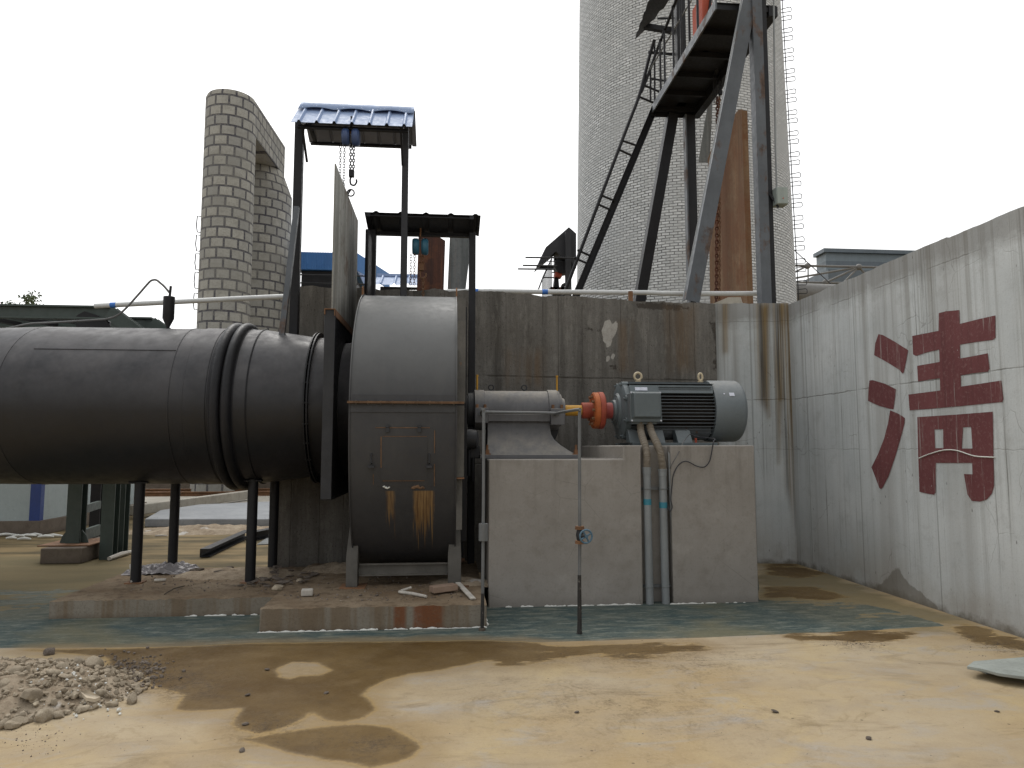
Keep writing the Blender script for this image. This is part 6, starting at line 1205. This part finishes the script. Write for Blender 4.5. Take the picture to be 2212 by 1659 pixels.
for s_ in (-1, 1): b = MB(); b.prism([(xa + s_*.10, YG + .05, .235), (xa + s_*.20, YG + .05, .235), (xa + s_*.17, YG + .05, .33), (xa + s_*.10, YG + .05, .42)], (0, .015, 0)); b.build('foot_gusset', M['green'], pr_)
b = MB(); b.box(xa - .36, xa + .34, YG - .22, YG + .6, .218, .234); b.build('base_plate', M['rust'], pr_)
fa, fb = G(85, 1219), G(171, 1219); fh = P(85, 1187, fa.y).z; b = MB(); b.box(fa.x, fb.x, fa.y, fa.y + 1.35, 0, .215); o = b.build('concrete_footing', M['footing'], bevel=.015); tag(o, 'brown concrete footing block under the dark green column', 'footing')
# white building
wb0 = G(80, 1157); wx = wb0.x; wy = wb0.y; zc_ = P(80, 1125, wy).z
wb = thing('white_panel_building', (wx - 3, wy + 2, 0), 'low white panel building with a blue corner stripe behind the duct', 'building')
yb = XP(312, 1085, wx).y
b = MB(); b.box(wx - 8, wx, wy + .03, yb, zc_, 3.1); b.build('panel_wall', M['whitewall'], wb)
b = MB(); b.box(wx - 8.05, wx + .04, wy, yb + .05, 0, zc_ - .002); b.build('concrete_base', M['footing'], wb, bevel=.01)
q0, q1_ = P(63, 1100, wy), P(84, 1100, wy); b = MB(); b.box(q0.x, wx + .022, wy + .008, wy + .13, zc_, 3.12); b.build('corner_stripe', M['bluestripe'], wb)
b = MB(); b.box(wx - 8.2, wx + .2, wy - .1, yb + .2, 3.12, 3.2); b.build('roof', M['greysheet'], wb)
r_ = random.Random(5)
for u, v, l in ((12, 1159, .35), (38, 1162, .2), (58, 1161, .3), (75, 1159, .25), (98, 1163, .28), (115, 1161, .35), (25, 1166, .18), (52, 1168, .22)):
    c = G(u, v); b = MB(); b.tube([c + Vector((-l/2, r_.uniform(-.03,.03), .03)), c + Vector((0, 0, .045)), c + Vector((l/2, r_.uniform(-.03,.03), .03))], [.016, .026, .014], 7); o = b.build('white_debris', M['caulk']); tag(o, 'pale scrap roll lying along the base of the white building', 'scrap', 'pale scrap rolls by the white building')
# grey pad, kerb, rails, masonry
pf0, pf1, pf2, pf3 = G(314, 1138), G(640, 1138), G(640, 1085), G(395, 1098)
b = MB(); b.prism([G(312, 1139), G(660, 1139), G(660, 1093), G(430, 1104), G(345, 1118)], (0, 0, .17)); o = b.build('grey_pad', M['padgrey'], bevel=.02); tag(o, 'smooth pale grey pad with dark edge beyond the duct legs', kind='structure')
k0, k1 = G(286, 1122), G(538, 1082); b = MB(); b.beam(k0 + Vector((0, 0, .2)), k1 + Vector((0, 0, .2)), .2, .24); o = b.build('kerb_beam', M['gravelconc'], bevel=.02); tag(o, 'long pale concrete kerb beam lying across the grey pad', 'kerb')
b = MB(); b.box(G(318, 1078).x - 8, G(610, 1078).x + 6, G(450, 1089).y, G(450, 1074).y, 0.0, .03); o = b.build('gravel_strip', M['gravelconc']); tag(o, 'bright gravel strip beyond the grey pad', kind='structure')
for v, lab in ((1073, 'nearer'), (1066, 'farther')): c = G(450, v); b = MB(); b.hbeam((c.x - 9, c.y, .09), (c.x + 9, c.y, .09), .12, .16, .03); o = b.build('steel_rail', M['rust']); tag(o, lab + ' brown steel rail lying beyond the grey pad', 'rail')
for i in range(4):
    x0 = P(320 + i * 75, 1055, 29).x; b = MB(); b.box(x0, x0 + 1.3, 28.5, 29.2, 0, P(400, 1046, 28.5).z + .6); o = b.build('masonry_block_wall', M['footing'], bevel=.03); tag(o, 'brown masonry block seen far under the duct, %s of four from the left' % ('first', 'second', 'third', 'fourth')[i], 'masonry block', 'far masonry blocks')
b = MB(); e0, e1_ = G(442, 1205), G(536, 1160); b.chan(e0 + Vector((0, 0, .07)), e1_ + Vector((0, 0, .07)), .14, .12); o = b.build('steel_offcut', M['black']); tag(o, 'dark channel offcut lying on the yard between the duct legs', 'offcut')
b = MB(); e0, e1_ = G(545, 1168), G(592, 1158); b.chan(e0 + Vector((0, 0, .08)), e1_ + Vector((0, 0, .08)), .16, .15); o = b.build('steel_offcut', M['black']); tag(o, 'shorter dark offcut lying behind the front duct leg', 'offcut')
b = MB(); b.prism([G(555, 1178), G(600, 1176), G(603, 1160), G(575, 1164)], (0, 0, .015)); o = b.build('flat_scrap', M['greyplate']); tag(o, 'flat grey scrap sheet on the yard under the duct', 'scrap')
for a_, c_, r_2, lab in (((313,1153),(362,1148),.03,'pale stick lying left of the rear duct leg'),((335,1159),(362,1159),.015,'thin pale stick lying in front of the longer stick'),((235,1212),(287,1196),.035,'grey stick beside the pale green column foot')):
    p_, q_ = G(*a_), G(*c_); o = MB().tube([p_ + Vector((0,0,r_2)), p_.lerp(q_, .5) + Vector((0,0,r_2 * 1.3)), q_ + Vector((0,0,r_2))], [r_2 * .8, r_2, r_2 * .7], 7).build('stick', M['whitewood']); tag(o, lab, 'stick')

# ================================================================= STONES
def rock_mesh(seed, flat=.7):
    bm = bmesh.new(); bmesh.ops.create_icosphere(bm, subdivisions=3, radius=1); rs = np.random.RandomState(seed); k = rs.randn(6, 3); ph = rs.rand(6) * 6
    planes = [(Vector(rs.randn(3)).normalized(), rs.uniform(.55, .9)) for _ in range(9)]
    for v in bm.verts:
        c = v.co.copy(); s_ = 1 + sum(.05 * math.sin(2.2 * c.dot(Vector(k[i])) + ph[i]) for i in range(6)); c *= s_
        for n_, d_ in planes:
            t = c.dot(n_)
            if t > d_: c -= n_ * (t - d_) * .85
        c *= 1 + rs.uniform(-.02, .02); c.z *= flat; v.co = c
    me = bpy.data.meshes.new('stone'); bm.to_mesh(me); bm.free(); me.polygons.foreach_set('use_smooth', [True] * len(me.polygons)); me.set_sharp_from_angle(angle=R(32)); return me
rocks = [rock_mesh(i, .6 + .1 * (i % 4)) for i in range(7)]; drocks = [rock_mesh(20 + i, .5) for i in range(4)]
for m_ in rocks: m_.materials.append(M['rock'])
for m_ in drocks: m_.materials.append(M['darkrock'])
rk = random.Random(11)
def stone(c, sx, sy, sz, mesh, label, group=None, name='stone', cat='stone'):
    o = bpy.data.objects.new(name, mesh); scene.collection.objects.link(o); o.location = (c[0], c[1], c[2] + sz * .5); o.scale = (sx, sy, sz); o.rotation_euler = (rk.uniform(-.3, .3), rk.uniform(-.3, .3), rk.uniform(0, 6.28)); return tag(o, label, cat, group)
# heap: low mound, material spread over it
hc = G(60, 1500); HX, HY = hc.x - .35, hc.y + .02
def hz(x, y):
    d = math.hypot((x - HX) / 1.0, (y - HY) / .62); return max(0, .17 * (1 - d * d)) if d < 1 else 0.0
import mathutils.noise as mn
b = MB(); n = 90; vs = []
for j in range(n + 1):
    for i in range(n + 1):
        x = HX - 1.1 + 2.2 * i / n; y = HY - .72 + 1.44 * j / n; h = hz(x, y); nn_ = mn.noise(Vector((x * 9, y * 9, 1))) * .03 + mn.noise(Vector((x * 25, y * 25, 3))) * .016; vs.append((x, y, h + nn_ * min(1, h * 14 + .0) + (-.01 if h <= 0.004 else 0)))
b.add(vs, [(j*(n+1)+i, j*(n+1)+i+1, (j+1)*(n+1)+i+1, (j+1)*(n+1)+i) for j in range(n) for i in range(n)], True)
o = b.build('rubble_heap', M['heap'], sharp=60); tag(o, 'low heap of tan rubble and soil at the lower left', 'rubble heap', kind='stuff')
# small stones of the heap: one object
b = MB(); base = [rock_mesh(40 + i, .7) for i in range(4)]; bv = [[tuple(v.co) for v in m_.vertices] for m_ in base]; bfs = [[tuple(p.vertices) for p in m_.polygons] for m_ in base]
lo_ = []
for i in range(4):
    bm = bmesh.new(); bmesh.ops.create_icosphere(bm, subdivisions=1, radius=1); rr_ = random.Random(i)
    for v in bm.verts: v.co *= rr_.uniform(.65, 1.1); v.co.z *= .75
    lo_.append(([tuple(v.co) for v in bm.verts], [tuple(v.index for v in f.verts) for f in bm.faces])); bm.free()
def scatter(b, x, y, z, s_):
    vs, fs = lo_[rk.randrange(4)]; m_ = Matrix.Rotation(rk.uniform(0, 6.28), 3, 'Z') @ Matrix.Rotation(rk.uniform(0, 6.28), 3, 'X'); b.add([Vector((x, y, z)) + (m_ @ Vector(v)) * s_ for v in vs], fs)
for i in range(4200):
    a = rk.uniform(0, 6.28); d = math.sqrt(rk.random()) * 1.08; x = HX + math.cos(a) * d; y = HY + math.sin(a) * d * .62; s_ = .004 + .024 * rk.random() ** 4; scatter(b, x, y, hz(x, y) + s_ * .5, s_)
o = b.build('rubble_chips', M['rock']); tag(o, 'countless small chips strewn over the tan rubble heap', 'chips', kind='stuff')
b = MB()
for (u0, v0, u1, v1, n_, smin, smax) in ((230,1425,350,1465,260,.003,.012),(330,1440,480,1500,120,.003,.008),(540,1550,620,1590,70,.003,.007),(700,1595,860,1630,50,.003,.006),(1790,1382,1900,1400,120,.003,.012),(1100,1405,1650,1440,120,.003,.007),(2080,1372,2210,1415,80,.003,.01),(0,1540,130,1620,160,.003,.01),(1000,1450,2100,1655,170,.0025,.006),(600,1430,1000,1560,50,.002,.005),(100,1520,500,1655,60,.002,.006)):
    for i in range(n_):
        c = G(rk.gauss((u0+u1)/2, (u1-u0)/3.2), rk.gauss((v0+v1)/2, (v1-v0)/3.2)); s_ = smin * .6 + (smax - smin) * .6 * rk.random() ** 3; scatter(b, c.x, c.y, s_ * .3, s_)
o = b.build('scattered_grit', M['darkrock']); tag(o, 'fine dark grit sprinkled over the yard floor', 'grit', kind='stuff')
b = MB()
for i in range(900):
    c = G(rk.gauss(285, 45), rk.gauss(1452, 16)); s_ = .003 + .014 * rk.random() ** 3; scatter(b, c.x, c.y, s_ * .3, s_)
o = b.build('dark_soil_crumbs', M['darkrock']); tag(o, 'dark soil crumbs spilling right of the tan rubble heap', 'soil crumbs', kind='stuff')
b = MB()
for i in range(90):
    c = G(rk.gauss(170, 45), rk.gauss(1508, 22)); s_ = .004 + .013 * rk.random() ** 2; scatter(b, c.x, c.y, hz(c.x, c.y) + s_ * .8, s_)
o = b.build('white_plaster_crumbs', M['caulk']); tag(o, 'small white plaster crumbs among the rubble', 'plaster crumbs', kind='stuff')
GS = 'larger stones on and around the rubble heap'
for i, (u0, u1, v0, v1, dk_) in enumerate([(93,121,1399,1418,1),(135,161,1427,1441,0),(158,185,1428,1447,0),(185,219,1429,1453,0),(120,145,1436,1450,0),(49,95,1467,1492,0),(80,112,1509,1537,0),(10,46,1520,1541,0),(166,192,1525,1541,0),(231,252,1515,1529,0),(273,298,1502,1523,0),(280,305,1478,1490,0),(208,231,1483,1499,0),(74,119,1492,1508,0),(215,240,1445,1460,0),(0,22,1500,1522,0),(30,60,1500,1516,0),(112,140,1520,1534,0),(150,172,1478,1492,0),(100,125,1450,1462,0),(20,50,1440,1455,0),(60,85,1430,1442,0),(130,155,1458,1470,0),(0,20,1465,1480,0),(190,212,1462,1474,0),(40,62,1545,1558,0)]):
    c = G((u0+u1)/2, v1 - (v1-v0)*.25); w2 = (u1-u0)/F * (c.y+.3) / 2; h2 = (v1-v0)/F*(c.y+.3)/2; z = hz(c.x, c.y)
    if z > .01:
        for _ in range(3): c = G((u0+u1)/2, v1 - (v1-v0)*.3, hz(c.x, c.y))
        z = hz(c.x, c.y)
    lab = {0: 'lone dark brown stone at the top edge of the rubble heap', 9: 'rounded tan stone in front of the heap, middle of three loose ones', 10: 'rounded tan stone lying farthest right of the heap front', 8: 'rounded tan stone in front of the heap, leftmost of the three loose ones', 11: 'tan stone lying right of the heap on the wet floor', 3: 'largest angular stone on the right side of the heap'}.get(i, 'rough tan stone bedded in the rubble heap')
    stone((c.x, c.y, z - h2 * .2), w2, w2 * .8, h2 * 1.35, drocks[0] if dk_ else rocks[i % 7], lab, GS)
b = MB(); b.prism([G(172, 1500, .06), G(190, 1497, .08), G(217, 1512, .05), G(205, 1517, .04), G(186, 1514, .05)], (0, 0, .02)); o = b.build('flat_shard', M['rock']); tag(o, 'flat tan shard lying tilted on the heap', 'shard')
for u, v, lab in ((535, 1503, 'dark flat stone on the wet floor right of the heap'), (577, 1448, 'small dark stone on the wet floor near the pale island'), (523, 1623, 'dark stone at the bottom beside the lower wet patch'), (530, 1566, 'dark stone at the tip of the wet patch'), (1674, 1539, 'small stone alone on the dry right floor'), (2154, 1538, 'small stone below the pale board'), (1246, 1540, 'small dark stone in the middle of the dry floor'), (1877, 1597, 'dark stone at the lower right floor'), (705, 1498, 'small dark stone right of the wet middle')):
    c = G(u, v); s_ = .013 + .007 * rk.random(); stone(c, s_ * 1.3, s_, s_ * .8, drocks[rk.randrange(4)], lab, 'loose stones on the yard floor')
# debris on the plinths
ZS = .205; ZB = .168
for u, v, w2, h2, mt, lab in ((601,1276,.055,.05,'r','round tan stone on the corner between the two plinths'),(646,1258,.05,.035,'r','angular tan stone on the fan plinth left side'),(472,1244,.085,.07,'d','large dark rounded stone between the duct legs'),(424,1236,.09,.045,'d','wide brown stone left of the large dark stone'),(575,1235,.05,.03,'d','grey stone at the rear duct leg'),(520,1240,.05,.04,'d','grey stone behind the front duct leg'),(814,1288,.024,.018,'d','tiny dark stone under the fan left of the branch'),(779,1287,.022,.015,'d','tiny dark stone in front of the fan left leg'),(736,1300,.014,.012,'r','little pebble at the plinth edge'),(680,1243,.05,.03,'d','grey stone behind the fan left leg')):
    c = G(u, v, ZS if u > 590 else ZB); stone((c.x, c.y, c.z), w2, w2 * .8, h2, (rocks if mt == 'r' else drocks)[rk.randrange(4)], lab, 'stones on the plinths')
for i in range(80):
    u = rk.gauss(585, 50); v = rk.uniform(1226, 1268); zz = ZS if u > 585 else ZB; c = G(u, v, zz)
    if c.y > 9: continue
    w2 = rk.uniform(.02, .065); stone((c.x, c.y, zz + rk.uniform(0, .02)), w2, w2 * .7, w2 * .35, drocks[rk.randrange(4)], 'flat grey shard in the pile between duct leg and fan', 'grey shards piled on the plinth', 'shard', 'shard')
b = MB()
for i in range(900):
    u = rk.uniform(270, 1020); v = rk.uniform(1225, 1298) if u > 590 else rk.uniform(1222, 1282); zz = ZS if u > 590 else ZB; c = G(u, v, zz)
    if c.y > 9.0 or c.x > .35: continue
    s_ = .003 + .012 * rk.random() ** 3; scatter(b, c.x, c.y, zz + s_ * .3, s_)
o = b.build('plinth_grit', M['darkrock']); tag(o, 'loose grit and crumbs lying over both concrete plinths', 'grit', kind='stuff')
# soil banks
def mound(name, cx, cy, rx, ry, h, zb, label, seed):
    b = MB(); n = 40; vs = []
    for j in range(n + 1):
        for i in range(n + 1):
            x = cx - rx + 2 * rx * i / n; y = cy - ry + 2 * ry * j / n; d = math.hypot((x - cx) / rx, (y - cy) / ry); f_ = max(0, 1 - d * d); vs.append((x, y, zb - .006 + h * f_ * (1 + .5 * mn.noise(Vector((x * 7, y * 7, seed)))) + .02 * f_ * mn.noise(Vector((x * 30, y * 30, seed)))))
    b.add(vs, [(j*(n+1)+i, j*(n+1)+i+1, (j+1)*(n+1)+i+1, (j+1)*(n+1)+i) for j in range(n) for i in range(n)], True); o = b.build(name, M['heap']); tag(o, label, 'soil mound')
mound('soil_mound', -2.35, 8.55, .75, .35, .07, ZB, 'low dusty soil mound on the plinth around the duct legs', 1); mound('soil_mound', -1.15, 8.6, .5, .35, .07, ZS, 'low dusty soil mound behind the left foot of the fan', 2); mound('soil_mound', .15, 7.6, .35, .22, .05, ZS, 'low soil mound at the right foot of the fan', 3)
mound('soil_mound', G(450, 1148).x, G(450, 1148).y, 1.7, .6, .12, 0, 'brown soil bank in front of the grey pad', 4)
# brick, cream block, branch, board
def obox(p, q, w_, h, name, mat, label, cat, bev=.004):
    b = MB(); b.beam(p, q, w_, h); o = b.build(name, mat, bevel=bev); return tag(o, label, cat)
bp, bq = G(932, 1284, ZS), G(984, 1279, ZS); obox(bp + Vector((0, 0, .045)), bq + Vector((0, .02, .05)), .11, .06, 'brick', M['brick'], 'dusty tan brick lying on the fan plinth near its right end', 'brick', .006)
bp, bq = G(651, 1288, ZS), G(676, 1287, ZS); obox(bp + Vector((0, 0, .035)), bq + Vector((0, 0, .035)), .08, .06, 'broken_block', M['whitewood'], 'small cream block with a notch on the fan plinth', 'block', .008)
p_, q_ = G(862, 1282, ZS), G(921, 1292, ZS); b = MB(); b.tube([p_ + Vector((0,0,.015)), p_.lerp(q_, .5) + Vector((0,0,.02)), q_ + Vector((0,0,.015))], [.014, .016, .013], 8); b.tube([G(866, 1281, ZS) + Vector((0,0,.02)), G(888, 1278, ZS) + Vector((0,0,.04))], [.013, .012], 8); o = b.build('broken_branch', M['whitewood']); tag(o, 'pale forked stick on the fan plinth left of the brick', 'stick')
p_, q_ = G(989, 1270, ZS), G(1022, 1297, ZS); obox(p_ + Vector((0,0,.05)), q_ + Vector((0,0,.015)), .05, .016, 'wood_strip', M['whitewood'], 'pale wooden strip leaning off the brick towards the plinth edge', 'wood strip')
p_, q_ = G(323, 1250, ZB), G(367, 1226, ZB)
# crumpled film and its stick
b = MB(); n = 34; c = G(333, 1240, ZB); vs = []
for j in range(n + 1):
    for i in range(n + 1):
        x = -.34 + .78 * i / n; y = -.2 + .4 * j / n; f_ = max(0, 1 - (x - .05) ** 2 / .18 - y * y / .045); w2 = abs(mn.noise(Vector((x * 6, y * 7, 2)))) + .5 * abs(mn.noise(Vector((x * 15, y * 15, 5)))); vs.append((c.x + x + .03 * mn.noise(Vector((y * 20, x, 9))), c.y + .12 + y, ZB + .006 + .17 * f_ ** .5 * w2 + .02 * abs(mn.noise(Vector((x * 34, y * 34, 7)))) * (1 if f_ > 0 else 0)))
b.add(vs, [(j*(n+1)+i, j*(n+1)+i+1, (j+1)*(n+1)+i+1, (j+1)*(n+1)+i) for j in range(n) for i in range(n)]); o = b.build('crumpled_film', M['plastic'], sharp=20); tag(o, 'crumpled grey plastic film lying by the left duct legs', 'plastic film')
obox(G(333, 1257, ZB) + Vector((0, 0, .02)), G(358, 1256, ZB) + Vector((0, 0, .02)), .04, .02, 'pale_strip', M['whitewood'], 'pale flat strip in front of the crumpled film', 'strip')
obox(G(262, 1245, ZB) + Vector((0, -.05, .06)), G(268, 1262, ZB) + Vector((0, -.05, .01)), .08, .03, 'pale_wedge', M['whitewood'], 'pale wedge leaning on the foot of the left front duct leg', 'wedge') if False else None
obox(G(290, 1260, ZB) + Vector((0, 0, .01)), G(286, 1252, ZB) + Vector((0, 0, .16)), .07, .03, 'pale_wedge', M['whitewood'], 'pale wedge leaning on the foot of the left front duct leg', 'wedge')
o = MB().tube([G(355, 1286, ZB) + Vector((0,0,.01)), G(375, 1278, ZB) + Vector((0,0,.03)), G(398, 1270, ZB) + Vector((0,0,.02))], .006, 6).build('twig', M['bark']); tag(o, 'thin dark twig lying on the duct leg plinth', 'twig')
# pale board at the right edge
pb = [G(2089, 1447, .05), G(2103, 1430, .07), G(2212, 1421, .07), G(2330, 1420, .06), G(2360, 1470, .05), G(2212, 1470, .05), G(2157, 1464, .045), G(2125, 1455, .045)]
b = MB(); zz = .05; b.prism([(p.x, p.y, .055) for p in pb], (0, 0, .022)); b.box(pb[1].x + .05, pb[1].x + .25, pb[2].y - .12, pb[2].y, .0, .054); o = b.build('broken_board', M['sheetpale'], bevel=.004); tag(o, 'broken pale grey board lying on the floor by the right wall', 'board')
# ================================================================= TREES
def tree(x, y, h, r, seed, label, n=2600, zlo=.35):
    t = thing('tree', (x, y, 0), label, 'tree'); r_ = random.Random(seed); b = MB(); b.tube([(x, y, 0), (x + .1, y, h * .4), (x - .05, y, h * .9)], [.22, .14, .03], 8)
    tips = []
    for i in range(26):
        z = h * r_.uniform(zlo, .93); a = r_.uniform(0, 6.28); l = r * r_.uniform(.4, 1) * (1.15 - .8 * abs(z / h - .55)); p = Vector((x, y, z)); q = p + Vector((math.cos(a) * l, math.sin(a) * l, l * .55)); b.tube([p, p.lerp(q, .5) + Vector((0, 0, .1)), q], [.05, .03, .012], 5); tips += [q, p.lerp(q, .65)]
    b.build('trunk', M['bark'], t); b = MB()
    for i in range(n):
        c = r_.choice(tips); p = c + Vector((r_.gauss(0, 1), r_.gauss(0, 1), r_.gauss(0, .8))) * r * .17; s_ = r_.uniform(.06, .13); d1 = Vector((r_.uniform(-1,1), r_.uniform(-1,1), r_.uniform(-1,1))).normalized(); d2 = d1.orthogonal().normalized()
        b.add([p - d1*s_, p + d2*s_*.5, p + d1*s_, p - d2*s_*.5], [(0, 1, 2, 3)])
    b.build('crown', M['leaf'], t)
q = P(52, 700, 45); tree(q.x, 45, P(52, 630, 45).z, 1.25, 3, 'small bushy green tree far off above the green rack', zlo=.6)
q = P(6, 700, 48); tree(q.x, 48, P(6, 650, 48).z, 1.3, 5, 'thin green tree cut off by the left picture edge', 1200, zlo=.6)
